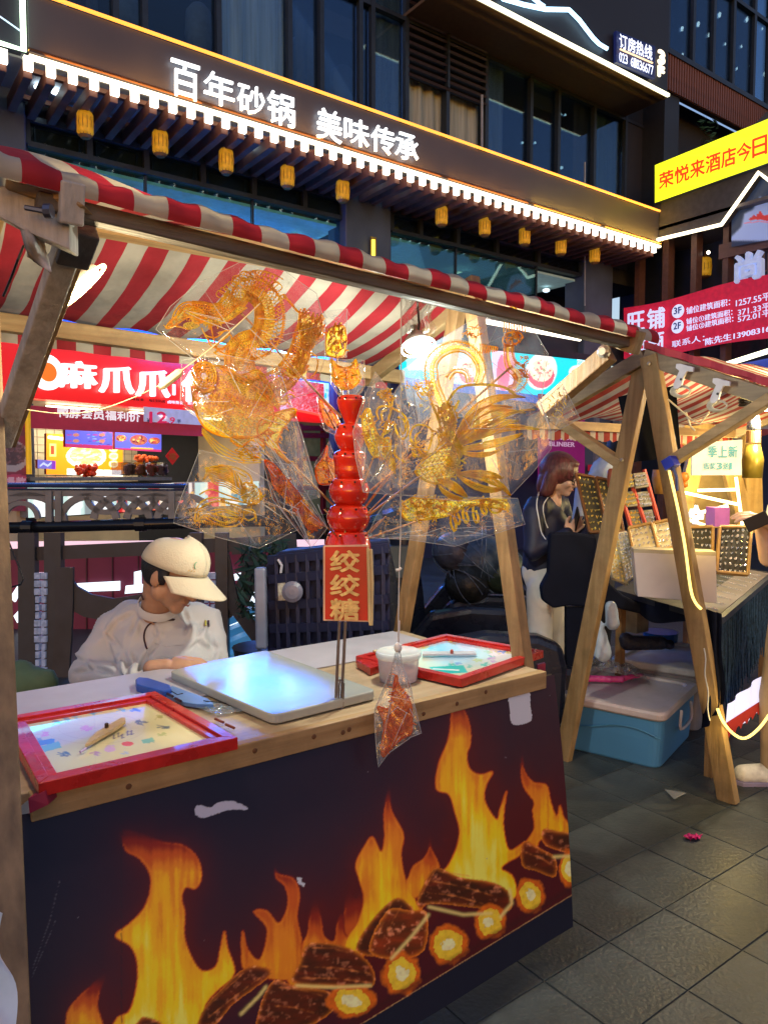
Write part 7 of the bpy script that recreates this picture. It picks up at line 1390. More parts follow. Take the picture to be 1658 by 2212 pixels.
pc = cr_([(60, 885, 1.62), (130, 893, 1.66), (200, 888, 1.72), (270, 866, 1.78), (340, 834, 1.84), (392, 800, 1.88), (470, 740, 1.92), (562, 655, 1.96)], 6); m = MB(); m.tube([atd(*q) for q in pc], .0014, 5); part(m, 'cord', M('cord_cream', (.75, .62, .42), .7), tg)
m = MB(); m.tube([atd(344, 838, 1.84), atd(352, 832, 1.845), atd(386, 806, 1.87), atd(391, 800, 1.875)], [.006, .011, .011, .006], 8); part(m, 'toggle', M('toggle_wood', (.85, .70, .42), .5), tg)
# ================================================================ PEOPLE
FH = Vector((FW.x, FW.y, 0)).normalized(); ZZ = Vector((0, 0, 1))
Mskin = M('skin', (.50, .27, .17), .45, var=.08, scale=25); Mskin2 = M('skin_fair', (.62, .38, .28), .45, var=.06, scale=25)
for s_ in (Mskin, Mskin2): s_.node_tree.nodes['Principled BSDF'].inputs['Subsurface Weight'].default_value = .15; s_.node_tree.nodes['Principled BSDF'].inputs['Subsurface Radius'].default_value = (.02, .008, .004)
def basis(fwd, upv=ZZ):
    y = Vector(fwd).normalized(); x = y.cross(Vector(upv)).normalized(); z = x.cross(y); return Matrix((x, y, z)).transposed()
def head_blobs(c, R, s=1.):
    L = lambda x, y, z: c + R @ (Vector((x, y, z)) * s); B = [(L(0, -.012, .03), .095 * s, (.82, 1.0, .98), R), (L(0, .03, -.028), .070 * s, (.86, .82, 1.15), R), (L(0, .062, -.090), .026 * s), (L(0, .094, -.008), L(0, .108, -.034), .008 * s, .013 * s), (L(0, .082, .012), L(0, .096, -.012), .008 * s, .009 * s), (L(0, .086, -.060), .015 * s, (1.5, .7, .55), R), (L(0, .083, -.070), .014 * s, (1.3, .7, .5), R)]
    for q in (-1, 1): B += [(L(q * .042, .008, -.058), .033 * s), (L(q * .034, .058, -.034), .030 * s), (L(q * .030, .074, .022), .015 * s, (1.6, .8, .7), R), (L(q * .079, -.004, -.012), .030 * s, (.35, .7, 1.05), R), (L(q * .012, .098, -.036), .008 * s)]
    return B, L
def face_marks(L, par, s=1., brow=(.02, .015, .012), lids=True):
    for q in (-1, 1):
        m = MB(); m.tube([L(q * .018, .089, -.004), L(q * .03, .0925, -.010), L(q * .043, .082, -.005)], [.0015 * s, .0028 * s, .0015 * s], 5); part(m, 'eyelid_line', M('lash', brow, .6), par)
        m = MB(); m.tube([L(q * .014, .0955, .019), L(q * .03, .0965, .025), L(q * .048, .081, .020)], [.003 * s, .004 * s, .002 * s], 5); part(m, 'eyebrow', M('lash', brow, .6), par)
    m = MB(); m.tube([L(-.022, .0935, -.063), L(0, .1015, -.0655), L(.022, .0935, -.063)], [.001, .003 * s, .001], 6); part(m, 'lips', M('lips', (.42, .13, .11), .4), par)
def hand(name, c, R, mat, par, side=1, curl=.5, s=1.):
    """R: x across the palm, y along the fingers, z out of the back of the hand"""
    L = lambda x, y, z: c + R @ (Vector((x, y, z)) * s); B = [(L(0, .0, 0), .036 * s, (1.05, 1.15, .42), R), (L(0, -.04, 0), L(0, -.09, 0), .026 * s, .03 * s)]
    for k, (x, l) in enumerate(((-.030, .062), (-.010, .075), (.010, .070), (.029, .052))):
        a = L(x * .9, .025, 0); b = L(x * 1.1, .035 + l * .5, -.012 * curl * 2); e = L(x * 1.1, .035 + l * (1 - .25 * curl), -.05 * curl); B += [(a, b, .0098 * s, .009 * s), (b, e, .009 * s, .007 * s)]
    B += [(L(-.03 * side, -.015, 0), L(-.055 * side, .012, -.012), .013 * s, .010 * s), (L(-.055 * side, .012, -.012), L(-.058 * side, .04, -.025), .010 * s, .008 * s)]
    return soft(name, B, mat, par, .0045, 3)
def folds(amp, sc_=9., seed=0.):
    """cloth pulled in long creases: ridged noise drawn out along a slanting direction"""
    dd = Vector((.35, .2, .9)).normalized()
    def f(p):
        q = (p - dd * p.dot(dd) * .72) * sc_ + Vector((seed, 0, 0)); n1 = noise.noise(q + noise.noise_vector(p * 5) * .35); return amp * (1 - min(1, abs(n1) * 3.2)) ** 2 * (.55 + .45 * noise.noise(p * 6)) - amp * .3
    return f
# ---------------------------------------------------------------- the seller
so_ = atd(340, 1450, 2.95); so_.z = 0
sel = thing('person', 'seated man in white chef jacket and cream cap bent over behind the counter', 'person', so_)
Mcoat = M('chef_white', (.56, .53, .54), .75, var=.05, scale=8, bump=.12, bscale=120, sheen=.2)
hc = atd(374, 1240, 2.80); Rh = basis(RT * .86 - FH * .34 - ZZ * .44, ZZ + RT * .25)
B, Lh = head_blobs(hc, Rh, 1.12); B += [(Lh(0, -.04, -.04), atd(338, 1345, 2.93), .06, .066)]
hd_ = soft('head', B, Mskin, sel, .0055, 4); face_marks(Lh, hd_, 1.1)
m = soft('hair', [(Lh(0, -.030, .018), .111, (.88, .92, .95), Rh), (Lh(.080, .014, .008), .026, (.4, 1, 1.3), Rh), (Lh(-.080, .014, .008), .026, (.4, 1, 1.3), Rh), (Lh(0, -.085, -.02), .04, (1.3, .6, 1), Rh), (Lh(0, .06, .055), .035, (1.6, .8, .6), Rh)], M('hair_black', (.012, .010, .012), .45, bump=.5, bscale=200), hd_, .006, 3)
cp = lambda u, v: None
capM = M('cap_cream', (.66, .58, .44), .8, var=.06, scale=10, bump=.25, bscale=150)
cap = thing('cap', 'cream cotton cap with a small round emblem, worn by the seated man', 'cap', hc)
def capf(u, v):
    a = 2 * pi * u; e = v * pi / 2; r = .110 * cos(e) ** .82 * (1 + .012 * cos(6 * a)); return Lh(r * .92 * sin(a), -.008 + r * 1.06 * cos(a), .030 + .016 * cos(a) + .098 * sin(e) ** .9)
m = MB(); m.grid(capf, 48, 12); part(m, 'crown', capM, cap, smooth=True, solid=.003)
m = MB()
for k in range(6): m.tube([Vector(capf(k / 6, v / 10)) for v in range(11)], .0012, 4)
part(m, 'seam', M('cap_seam', (.55, .46, .33), .8), cap)
m = MB(); m.ball(Lh(0, -.008, .130), .008, 8); part(m, 'button', capM, cap)
def brim(u, v):
    a = radians(-72 + 144 * u); r0 = .110; x = .092 * sin(a) * 1.10; y = -.008 + .110 * 1.04 * cos(a); ext = .105 * cos(a * .95) ** .6 * v; return Lh(x * (1 + .10 * v), y + ext, .044 - .030 * v - .030 * (abs(u - .5) * 2) ** 2)
m = MB(); m.grid(brim, 28, 8); part(m, 'brim', capM, cap, smooth=True, solid=.003)
m = MB(); e0 = [Lh(.040 + .011 * cos(k * .6), .090 - .004 * sin(k * .6), .083 + .011 * sin(k * .6)) for k in range(10)]; m.tube(e0, .0016, 5, closed=True); part(m, 'emblem_ring', M('emblem_green', (.12, .35, .22), .6), cap)
m = MB(); 
for k in range(5): a0 = Lh(.022 + .010 * k, .103 - .004 * k, .062); m.tube([a0, a0 + Rh @ Vector((.005, -.001, .004))], .0012, 4); m.tube([a0 + Rh @ Vector((0, 0, .005)), a0 + Rh @ Vector((.006, -.001, -.001))], .0012, 4)
part(m, 'emblem_line', M('emblem_tan', (.55, .32, .12), .6), cap)
P_ = atd
ch, wa = P_(350, 1400, 2.98), P_(345, 1540, 3.05)
coat = [(ch, wa, .15, .185), (P_(290, 1345, 2.98), P_(420, 1345, 3.04), .098, .092), (P_(248, 1362, 2.95), P_(300, 1350, 2.96), .082, .10), (P_(246, 1366, 2.94), P_(188, 1455, 2.84), .080, .072), (P_(188, 1458, 2.84), P_(335, 1478, 2.60), .070, .045), (P_(446, 1345, 3.06), P_(462, 1430, 2.98), .072, .064), (P_(462, 1432, 2.98), P_(420, 1465, 2.72), .062, .045), (P_(300, 1400, 2.92), P_(400, 1400, 2.94), .12, .11), (P_(310, 1440, 2.88), P_(400, 1440, 2.9), .12, .11), (P_(340, 1330, 2.95), P_(347, 1345, 2.94), .085, .095)]
CRS = [((284, 1472), (312, 1415), (350, 1372)), ((280, 1475), (262, 1405), (222, 1358)), ((292, 1480), (296, 1440), (284, 1408)), ((322, 1302), (336, 1350), (345, 1382)), ((398, 1315), (410, 1345), (402, 1372)), ((440, 1345), (430, 1380), (446, 1400)), ((405, 1405), (430, 1380)), ((160, 1452), (205, 1440), (248, 1452)), ((158, 1415), (185, 1425), (200, 1448)), ((240, 1400), (262, 1452), (300, 1490)), ((300, 1330), (285, 1372)), ((345, 1420), (400, 1432), (440, 1420)), ((335, 1450), (380, 1432)), ((228, 1372), (252, 1340), (290, 1322)), ((455, 1375), (470, 1400), (460, 1430))]
fd_ = folds(.010, 10., 2.)
def creases(o_):
    """press the drawn creases into the finished cloth"""
    me = o_.data; n = len(me.vertices); co = np.empty(n * 3); me.vertices.foreach_get('co', co); co = co.reshape(-1, 3); nn = np.array([v.normal[:] for v in me.vertices]); x, y = proj(co + np.array(org(o_))); o = np.zeros(n)
    for c in CRS:
        for (xa, ya), (xb, yb) in zip(c, c[1:]):
            L = math.hypot(xb - xa, yb - ya); t = ((x - xa) * (xb - xa) + (y - ya) * (yb - ya)) / L / L; e = ((x - xa) * (yb - ya) - (y - ya) * (xb - xa)) / L
            o += .0105 * np.sin(np.clip((t + .1) / 1.2, 0, 1) * pi) * (np.exp(-((e - 5) / 5) ** 2) - 1.1 * np.exp(-((e + 3.5) / 4) ** 2))
    me.vertices.foreach_set('co', (co + nn * o[:, None]).ravel()); me.update()
jk = soft('jacket', coat, Mcoat, sel, .008, 10, fd_); creases(jk)
nk0, nk1 = Lh(0, -.04, -.04), P_(338, 1345, 2.93); nd = (nk1 - nk0).normalized(); m = MB(); m.lathe([(.080, -.010), (.073, .022), (.070, .022), (.076, -.010)], nk0.lerp(nk1, .62), 28, -nd, cap=False); part(m, 'collar', Mcoat, sel, smooth=True)
crn = lambda px, py: P_(px, py, 2.80)
from mathutils.bvhtree import BVHTree
def caster(o):
    bv = BVHTree.FromPolygons([v.co[:] for v in o.data.vertices], [q.vertices[:] for q in o.data.polygons]); o_ = org(o)
    def f(px, py, e=.002, dd=2.8):
        loc, nn, _, _ = bv.ray_cast(CAM - o_, ray(px, py).normalized()); return (loc + o_ + nn * e) if loc is not None else atd(px, py, dd)
    return f
onjacket = caster(jk)
m = MB(); m.tube([onjacket(*p) for p in cr_([(306, 1285), (318, 1310), (345, 1332), (377, 1338), (352, 1340), (326, 1346), (314, 1362), (312, 1380), (318, 1402)], 5)], .0034, 6); part(m, 'piping', M('piping_dark', (.04, .012, .02), .6), sel)
m = MB(); m.tube([onjacket(*p, .001) for p in ((318, 1402), (320, 1440), (321, 1475))], .0022, 5); part(m, 'placket', Mcoat, sel)
m = MB(); m.tube([onjacket(*p, .001) for p in ((398, 1385), (425, 1372), (440, 1360))], .0018, 5); m.tube([onjacket(*p, .001) for p in ((335, 1388), (360, 1396), (398, 1392))], .0018, 5); part(m, 'pocket_seam', Mcoat, sel)
for x, c_, nm in ((443, (.45, .42, .05), 'pen'), (449, (.05, .02, .05), 'pen')): m = MB(); m.tube([onjacket(x, 1340, .006), onjacket(x + 1, 1354, .006)], .004, 6); part(m, nm, M('pen_%d' % x, c_, .4), sel)
hand('hand', P_(386, 1434, 2.52), basis(RT * .85 + FH * .1 + ZZ * .12, -FH * .3 + ZZ), Mskin, sel, 1, .7)
leg_ = [(P_(330, 1580, 3.05), P_(300, 1640, 2.7), .10, .075), (P_(380, 1580, 3.05), P_(400, 1640, 2.7), .10, .075)]
for q in (-.1, .12): a = so_ + RT * q; leg_ += [(a + ZZ * .46, a - FH * .36 + ZZ * .44, .09, .07), (a - FH * .36 + ZZ * .44, a - FH * .34 + ZZ * .08, .065, .045), (a - FH * .34 + ZZ * .06, a - FH * .46 + ZZ * .05, .045, .04)]
soft('trousers', [b for b in leg_[2:]] + [(so_ + ZZ * .50, .17, (1.1, .9, .7), None) if False else (so_ + ZZ * .52, .17)], M('trousers_dark', (.03, .03, .045), .8), sel, .014, 4)
st_ = thing('stool', 'low dark stool under the seated man', 'stool', so_); m = MB(); m.lathe([(.17, .34), (.18, .36), (.17, .375)], so_, 20); part(m, 'seat', M('stool_dark', (.04, .04, .06), .4), st_)
for k in range(4): a = k * pi / 2 + .7; m = MB(); m.tube([so_ + Vector((.12 * cos(a), .12 * sin(a), .34)), so_ + Vector((.17 * cos(a), .17 * sin(a), 0))], .014, 6); part(m, 'leg', M('stool_dark', (.04, .04, .06), .4), st_)
# ---------------------------------------------------------------- the woman at the jewellery stall
wo_ = atd(1180, 1300, 4.4); wo_.z = 0
wom = thing('person', 'standing woman in glasses with bobbed auburn hair, navy jacket and cream trousers', 'person', wo_)
hc = atd(1211, 1027, 4.38); Rw = basis(RT * .80 - FH * .50 - ZZ * .28); B, Lw = head_blobs(hc, Rw, .96); B += [(Lw(0, -.03, -.05), atd(1192, 1085, 4.42), .048, .055)]
hd_ = soft('head', B, Mskin2, wom, .0075, 3); face_marks(Lw, hd_, .96)
hb = [(Lw(0, -.028, .032), .116, (.95, 1.0, .95), Rw), (Lw(.0, -.075, -.06), .075, (1.15, .75, 1.4), Rw), (Lw(0, .03, .095), .05, (1.3, 1.1, .5), Rw)]
for q in (-1, 1): hb += [(Lw(q * .088, -.012, .03), Lw(q * .088, -.008, -.105), .028, .024), (Lw(q * .085, -.03, 0), Lw(q * .09, -.035, -.11), .04, .035)]
soft('hair', hb, M('hair_auburn', (.085, .022, .025), .35, var=.5, scale=60, stretch=(1, 1, .1), bump=.6, bscale=160), hd_, .009, 3)
gl_ = thing('glasses', 'thin dark-rimmed glasses worn by the standing woman', 'glasses', hc)
for q in (-1, 1):
    m = MB(); m.tube([Lw(q * .033 + .026 * cos(k * pi / 8), .106 - .012 * abs(cos(k * pi / 8)), -.008 + .021 * sin(k * pi / 8)) for k in range(16)], .0026, 5, closed=True); part(m, 'rim', M('rim_dark', (.02, .02, .02), .3, .5), gl_)
    m = MB(); m.tube([Lw(q * .060, .092, -.004), Lw(q * .082, .02, .0)], .0015, 5); part(m, 'temple', M('rim_dark', (.02, .02, .02), .3, .5), gl_)
jw = [(P_(1180, 1128, 4.42), P_(1172, 1240, 4.45), .125, .135), (P_(1160, 1098, 4.33), P_(1205, 1092, 4.55), .078, .075), (P_(1150, 1105, 4.30), P_(1152, 1190, 4.25), .066, .058), (P_(1152, 1192, 4.25), P_(1222, 1152, 4.22), .054, .040), (P_(1212, 1100, 4.58), P_(1230, 1165, 4.6), .06, .05), (P_(1230, 1165, 4.6), P_(1256, 1125, 4.4), .05, .038)]
jk2 = soft('jacket', jw, M('jacket_navy', (.012, .016, .05), .55, var=.3, bump=.1), wom, .013, 4, folds(.014, 8, 7.))
onj2 = caster(jk2)
for pts in ([(1163, 1062), (1158, 1090), (1162, 1118), (1168, 1150), (1178, 1165)], [(1182, 1075), (1172, 1092), (1174, 1118), (1182, 1140)]): m = MB(); m.tube([onj2(*p) for p in cr_(pts, 4)], .0035, 5); part(m, 'white_stripe', M('stripe_white', (.7, .72, .78), .7), wom)
tr = [(P_(1172, 1238, 4.45), .135)]
for px, d_ in ((1165, 4.36), (1192, 4.55)): q = atd(px, 1400, d_); tr += [(atd(px + 4, 1270, d_), q, .088, .075), (q, Vector((q.x + .02, q.y, .10)), .072, .065)]
soft('trousers', tr, M('trousers_cream', (.72, .68, .64), .8, var=.08, bump=.1), wom, .014, 4, folds(.016, 6, 1.))
for px, d_ in ((1165, 4.36), (1192, 4.55)): q = atd(px, 1400, d_); q = Vector((q.x + .02, q.y, .045)); soft('shoe', [(q - RT * .04, q + RT * .14, .045, .035), (q + ZZ * .03 - RT * .03, .04)], M('shoe_white', (.65, .64, .62), .5), wom, .01, 3)
hand('hand', P_(1234, 1143, 4.22), basis(RT * .6 + ZZ * .5, -FH), Mskin2, wom, 1, .8); ph_ = thing('phone', 'dark phone held up by the standing woman', 'phone', P_(1243, 1122, 4.2)); m = MB(); m.box(P_(1243, 1124, 4.2), (.075, .01, .15), Matrix.Rotation(.7, 3, RT) @ Matrix.Rotation(.9, 3, 'Z')); part(m, 'body', M('phone_black', (.004, .004, .006), .5), ph_, bevel=.003)
# ---------------------------------------------------------------- the customer cut off by the right edge
cu_ = atd(1745, 1500, 3.5); cu_.z = 0
cus = thing('person', 'customer in pale short sleeves at the right edge, holding a dark phone', 'person', cu_)
B, Lc = head_blobs(cu_ + ZZ * 1.56 - RT * .05, basis(-RT * .6 + FH * .3 - ZZ * .3), 1.0); B += [(cu_ + ZZ * 1.48, cu_ + ZZ * 1.36, .055, .06)]; hd_ = soft('head', B, Mskin2, cus, .009, 3); face_marks(Lc, hd_); soft('hair', [(Lc(0, -.03, .03), .112), (Lc(0, -.06, -.03), .07)], M('hair_black', (.012, .01, .012), .45), hd_, .012, 3)
soft('shirt', [(cu_ + ZZ * 1.30 - RT * .12, cu_ + ZZ * 1.30 + RT * .14, .085, .085), (cu_ + ZZ * 1.25, cu_ + ZZ * .92, .14, .145), (cu_ + ZZ * 1.3 - RT * .15, P_(1672, 1180, 3.42), .075, .072)], M('shirt_pale', (.68, .72, .74), .8, var=.04), cus, .013, 4, folds(.012, 8, 3))
soft('arm', [(P_(1680, 1180, 3.42), P_(1658, 1205, 3.40), .045, .042), (P_(1658, 1205, 3.40), P_(1640, 1128, 3.30), .042, .028)], Mskin2, cus, .009, 3)
hand('hand', P_(1632, 1118, 3.28), basis(-RT * .7 + ZZ * .3, ZZ - FH * .4), Mskin2, cus, -1, .9); ph_ = thing('phone', 'dark phone in the hand of the customer at the right edge', 'phone', P_(1626, 1122, 3.24)); m = MB(); m.box(P_(1633, 1126, 3.24), (.06, .009, .10), Matrix.Rotation(-.9, 3, 'Z') @ Matrix.Rotation(1.1, 3, 'Y')); part(m, 'body', M('phone_black', (.01, .01, .015), .15), ph_, bevel=.003)
tl = []
for q, dd in ((-.16, 0), (.12, .1)): a = cu_ + RT * q + FH * dd; tl += [(a * 1 + ZZ * .85 - RT * q * .4, a + ZZ * .45, .095, .07), (a + ZZ * .45, a + ZZ * .1, .07, .06)]
soft('trousers', tl + [(cu_ + ZZ * .9, .14)], M('trousers_sand', (.35, .25, .17), .8), cus, .014, 4, folds(.01, 7, 4))
for q, dd in ((-.16, 0), (.12, .1)): a = cu_ + RT * q + FH * dd + ZZ * .05; soft('shoe', [(a, a - RT * .14, .05, .042), (a + ZZ * .03, .045)], M('shoe_cream', (.72, .70, .62), .5, var=.2, scale=30), cus, .009, 3)
for q, dd in ((-.16, 0), (.12, .1)):
    a = cu_ + RT * q + FH * dd + ZZ * .05; m = MB(); m.prism([a + RT * x + FH * y - ZZ * .05 for x, y in ((.05, -.045), (-.16, -.045), (-.19, -.01), (-.16, .045), (.05, .045))], ZZ * .022); part(m, 'shoe_sole', M('sole_violet', (.28, .24, .36), .5), cus, bevel=.004)
# ================================================================ JEWELLERY STALL
SX = 3.1; s2 = lambda px, py, e=0.: onX(px, py, SX - e)
st2 = thing('jewellery_stall', 'timber A-frame jewellery stall with thinly striped awning', 'stall', (4.0, 2.1, 0))
ap = Vector((SX, 2.1, 2.03))
def leg2(a, b, mat=W2, w_=.05, d=.085, par=st2, name='leg'): m = MB(); m.bar(a, b, d, w_, (1, 0, 0)); return part(m, name, mat, par, bevel=.004)
leg2(onZ(1215, 1640, 0), s2(1392, 768), (WL := wood('timber_lit', (.38, .25, .12), (.24, .15, .06), 2)), .04, .085); leg2(onZ(1572, 1732, 0), s2(1402, 768, .045), WL, .04, .088)
dX = Vector((2.1, 0, 0)); leg2(onZ(1215, 1640, 0) + dX, ap + dX, WL); leg2(onZ(1572, 1732, 0) + dX, ap + dX - Vector((0, .05, 0)), WL)
for e, yy, zz in ((0, 2.80, 1.74), (0, 1.42, 1.745)):
    for x in (SX, SX + 2.1): m = MB(); m.bar((x - .03, yy, zz), (x - .03, 2.1, 2.02), .045, .07, (0, 0, 1)); part(m, 'rafter', wood('timber_old_y', (.30, .23, .15), (.15, .11, .08), 1), st2, bevel=.004)
    m = MB(); m.bar((SX, yy, zz), (SX + 2.1, yy, zz), .045, .05); part(m, 'eave_beam', W0, st2)
m = MB(); m.bar((SX, 2.1, 2.01), (SX + 2.1, 2.1, 2.01), .04, .05); part(m, 'ridge_beam', W0, st2)
for a, b in (((1343, 1004), (1196, 902)), ((1444, 1000), (1668, 858))): m = MB(); m.bar(s2(*a, .03), s2(*b, .03), .045, .06, (1, 0, 0)); part(m, 'brace', W1, st2, bevel=.004)
m = MB(); m.lathe([(.05, 0), (.05, .02)], s2(1396, 762, .05), 14, (-1, 0, 0)); 
for p in ((1400, 785), (1342, 993), (1452, 1003), (1310, 1228)): m = MB(); m.ball(s2(*p, .075), .009, 8); part(m, 'bolt', M('bolt', (.45, .42, .38), .35, .7), st2)
AW2 = stripes('awning_stripes_fine', .09, .1, (.42, .05, .03), (.62, .50, .34), 'X', .4)
wv = lambda u, v: .02 * sin(u * 14 + v * 3) * v + .012 * sin(u * 31)
m = MB(); m.grid(lambda u, v: Vector((SX - .05 + 2.2 * u, 2.1 + .74 * v, 2.05 - .27 * v - .04 * sin(pi * v) + wv(u, v))), 60, 10); o1 = part(m, 'awning_far_slope', AW2, st2, smooth=True)
m = MB(); m.grid(lambda u, v: Vector((SX - .05 + 2.2 * u, 2.1 - .72 * v, 2.06 - .27 * v - .01 * sin(pi * v) + wv(u, v) * .6)), 60, 10); part(m, 'awning_near_slope', AW2, st2, smooth=True)
m = MB(); m.grid(lambda u, v: Vector((SX - .02 + 2.16 * u, 2.845 + .01 * sin(u * 90), 1.77 - .10 * v - (.014 if v > .95 else 0) * abs(sin(u * 75)))), 120, 3); part(m, 'awning_valance', AW2, st2, smooth=True)
m = MB(); m.grid(lambda u, v: Vector((SX - .045 + .012 * sin(u * 30), 2.1 - .7 * u, 2.09 - .27 * u - .035 * v)), 30, 3); part(m, 'awning_edge', M('edge_red', (.35, .03, .05), .7), st2)
# hung black cloth
t = thing('hung_cloth', 'black cloth hung inside the A-frame apex', 'cloth', atd(1405, 985, 3.95)); m = MB(); A, B, C_, D = atd(1368, 998, 3.8), atd(1474, 984, 3.7), atd(1458, 832, 3.7), atd(1336, 856, 3.8)
m.grid(lambda u, v: quad(A, B, C_, D, u, v) + FH * (.02 * sin(u * 14 + v * 2)), 24, 10); part(m, 'cloth', M('cloth_black', (.008, .010, .022), .8, sheen=.1), t, smooth=True)
# cable hooks and coils
Z7 = lambda pts, dx=0, dy=0: [(1350 + .2002 * (x + dx), 745 + .2002 * (y + dy)) for x, y in pts]
for dx, dy, lab in ((0, 0, 'white T-shaped cable holder nearer the A-frame apex'), (395, 155, 'white T-shaped cable holder lower on the rafter')):
    t = thing('cable_holder', lab, 'cable holder', s2(*Z7([(600, 400)], dx, dy)[0], .09), 'white cable holders on the rafter'); m = MB(); m.prism([s2(*p, .09) for p in Z7([(560, 205), (600, 203), (745, 240), (740, 290), (672, 288), (640, 350), (615, 440), (575, 475), (535, 470), (528, 425), (560, 350), (592, 280), (553, 250)], dx, dy)], (-.012, 0, 0)); part(m, 'bracket', M('bracket_white', (.55, .52, .58), .4), t, bevel=.002)
    m = MB(); m.ball(s2(*Z7([(595, 370)], dx, dy)[0], .105), .006, 6); part(m, 'screw', M('black2', (.01, .01, .01), .5), t)
    for k in range(7): m = MB(); cx_, cy_ = Z7([(590 + k * 4, 480)], dx, dy)[0]; m.tube([s2(cx_ + (22 - k) * cos(a * .45 + k), cy_ + 4 + (13 - k * .6) * sin(a * .45 + k), .06 + .004 * k) for a in range(14)], .0035, 5, closed=True); part(m, 'cable_loop', M('cable_cream', (.50, .45, .36), .5), t)
m = MB(); m.tube([s2(1441, 862, .05), s2(1462, 880, .02), s2(1490, 905, 0), s2(1510, 915, 0), s2(1530, 890, 0)], .004, 5); m.tube([s2(1480, 890), s2(1490, 920), s2(1500, 930)], .004, 5); part(m, 'loose_cable', M('cable_cream', (.50, .45, .36), .5), st2)
# blue tie on the leg
m = MB(); m.bar(s2(1442, 990, .09), s2(1452, 1010, .09), .05, .05, (1, 0, 0)); part(m, 'blue_tie', M('tie_blue', (.02, .04, .45), .4), st2); m = MB(); m.tube([s2(1452, 1008, .1), s2(1460, 1030, .1), s2(1461, 1060, .1)], .007, 6); part(m, 'tie_tail', M('tie_navy', (.02, .03, .15), .5), st2)
# led rope along the right leg and brace
rope = E('rope_light', (1, .74, .2), 2)
t = thing('light_rope', 'warm yellow light rope wound down the right leg and looping to the floor edge', 'light', s2(1470, 1150, .1))
for pts in ([(1443, 1012, .06), (1463, 1100, .05), (1478, 1180, .04), (1490, 1270, .03), (1500, 1300, .02), (1513, 1315, .02)], [(1452, 1002, .04), (1500, 968, .03), (1560, 925, .02), (1620, 885, .02), (1680, 845, .0)], [(1548, 1530, .02), (1560, 1558, .0), (1582, 1584, -.1), (1608, 1594, -.2), (1640, 1570, -.3), (1668, 1530, -.4)]):
    m = MB(); m.tube([s2(*p) for p in cr_(pts, 4)], .0065, 6); part(m, 'light_cord', rope, t)
for pos, en in ((s2(1500, 1150, -.15), 1.6), (s2(1590, 900, -.1), 2.2), (s2(1600, 1575, .02), 1.2)):
    L = bpy.data.lights.new('rope_glow', 'POINT'); L.energy = en * 2.4; L.color = (1, .72, .2); L.shadow_soft_size = .05; o = bpy.data.objects.new('rope_glow', L); COL.objects.link(o); o.location = pos
# lamp inside the stall
t = thing('stall_lamp', 'bright bulb under the ridge of the jewellery stall', 'lamp', (4.0, 2.05, 1.86)); m = MB(); m.ball((4.0, 2.0, 1.84), .04, 14); part(m, 'bulb', E('bulb', (1, .88, .6), 8), t, smooth=True); m = MB(); m.lathe([(.02, .03), (.02, .09)], (4.0, 2.0, 1.84), 10); part(m, 'socket', M('black2', (.01, .01, .01), .5), t)
L = bpy.data.lights.new('stall_lamp', 'POINT'); L.energy = 40; L.color = (1, .84, .55); L.shadow_soft_size = .05; o = bpy.data.objects.new('stall_lamp_light', L); COL.objects.link(o); o.parent = t; o.location = (-.03, -.1, -.08)
t = thing('eave_bulb', 'warm bare bulb hung at the near eave of the jewellery stall, outside the right edge', 'lamp', (3.75, 1.36, 1.70)); m = MB(); m.ball((3.75, 1.36, 1.66), .035, 12); part(m, 'bulb', E('bulb', (1, .88, .6), 8), t, smooth=True); m = MB(); m.lathe([(.018, .03), (.018, .10)], (3.75, 1.36, 1.66), 10); part(m, 'socket', M('black2', (.01, .01, .01), .5), t)
L = bpy.data.lights.new('eave_bulb', 'POINT'); L.energy = 42; L.color = (1, .80, .42); L.shadow_soft_size = .03; o = bpy.data.objects.new('eave_bulb_light', L); COL.objects.link(o); o.parent = t; o.location = (0, 0, -.09)
# table
TZ = .80; ta, tb, tcn = onZ(1325, 1272, TZ), onZ(1545, 1334, TZ), onZ(1664, 1236, TZ); td = ta + tcn - tb
tab = thing('jewellery_table', 'black-clothed table of jewellery with blue fringe down its right side', 'table', (ta + tcn) / 2 - Vector((0, 0, TZ)))
m = MB(); m.prism([ta, tb, tcn, td], (0, 0, -.03)); part(m, 'table_top', M('top_black', (.012, .012, .018), .6), tab)
for q in (ta, tb, tcn, td): c_ = q.lerp((ta + tcn) / 2, .08); m = MB(); m.bar(c_ - Vector((0, 0, .03)), Vector((c_.x, c_.y, 0)), .04, .04); part(m, 'leg', W2, tab)
Mblk = M('cloth_black', (.008, .010, .022), .8); Mblk.node_tree.nodes['Principled BSDF'].inputs['Specular IOR Level'].default_value = .08; Mblk.node_tree.nodes['Principled BSDF'].inputs['Sheen Weight'].default_value = 0
m = MB(); m.grid(lambda u, v: ta.lerp(tb, u) + Vector((0, -.012, -.0)) + Vector((.0, -.015 * sin(u * 9), -(.05 + .07 * sin(pi * min(1, u * 1.2)) ** 2) * v)), 30, 6); part(m, 'front_cloth', Mblk, tab, smooth=True)
m = MB(); A, B, C_, D = atd(1513, 1582, 3.35), atd(1560, 1520, 3.3), atd(1556, 1325, 3.36), atd(1506, 1310, 3.4); m.grid(lambda u, v: quad(A, B, C_, D, u, v) + FH * (.018 * sin(u * 16)) + RT * (.012 * sin(v * 7) * (1 - v)), 24, 16); part(m, 'long_cloth', Mblk, tab, smooth=True)
m = MB(); m.tube([atd(1519 + k * .9 + 2 * sin(k), 1400 + 12 * k, 3.27) for k in range(14)], .003, 5); part(m, 'beaded_edge', M('bead_white', (.5, .5, .5), .3), tab)
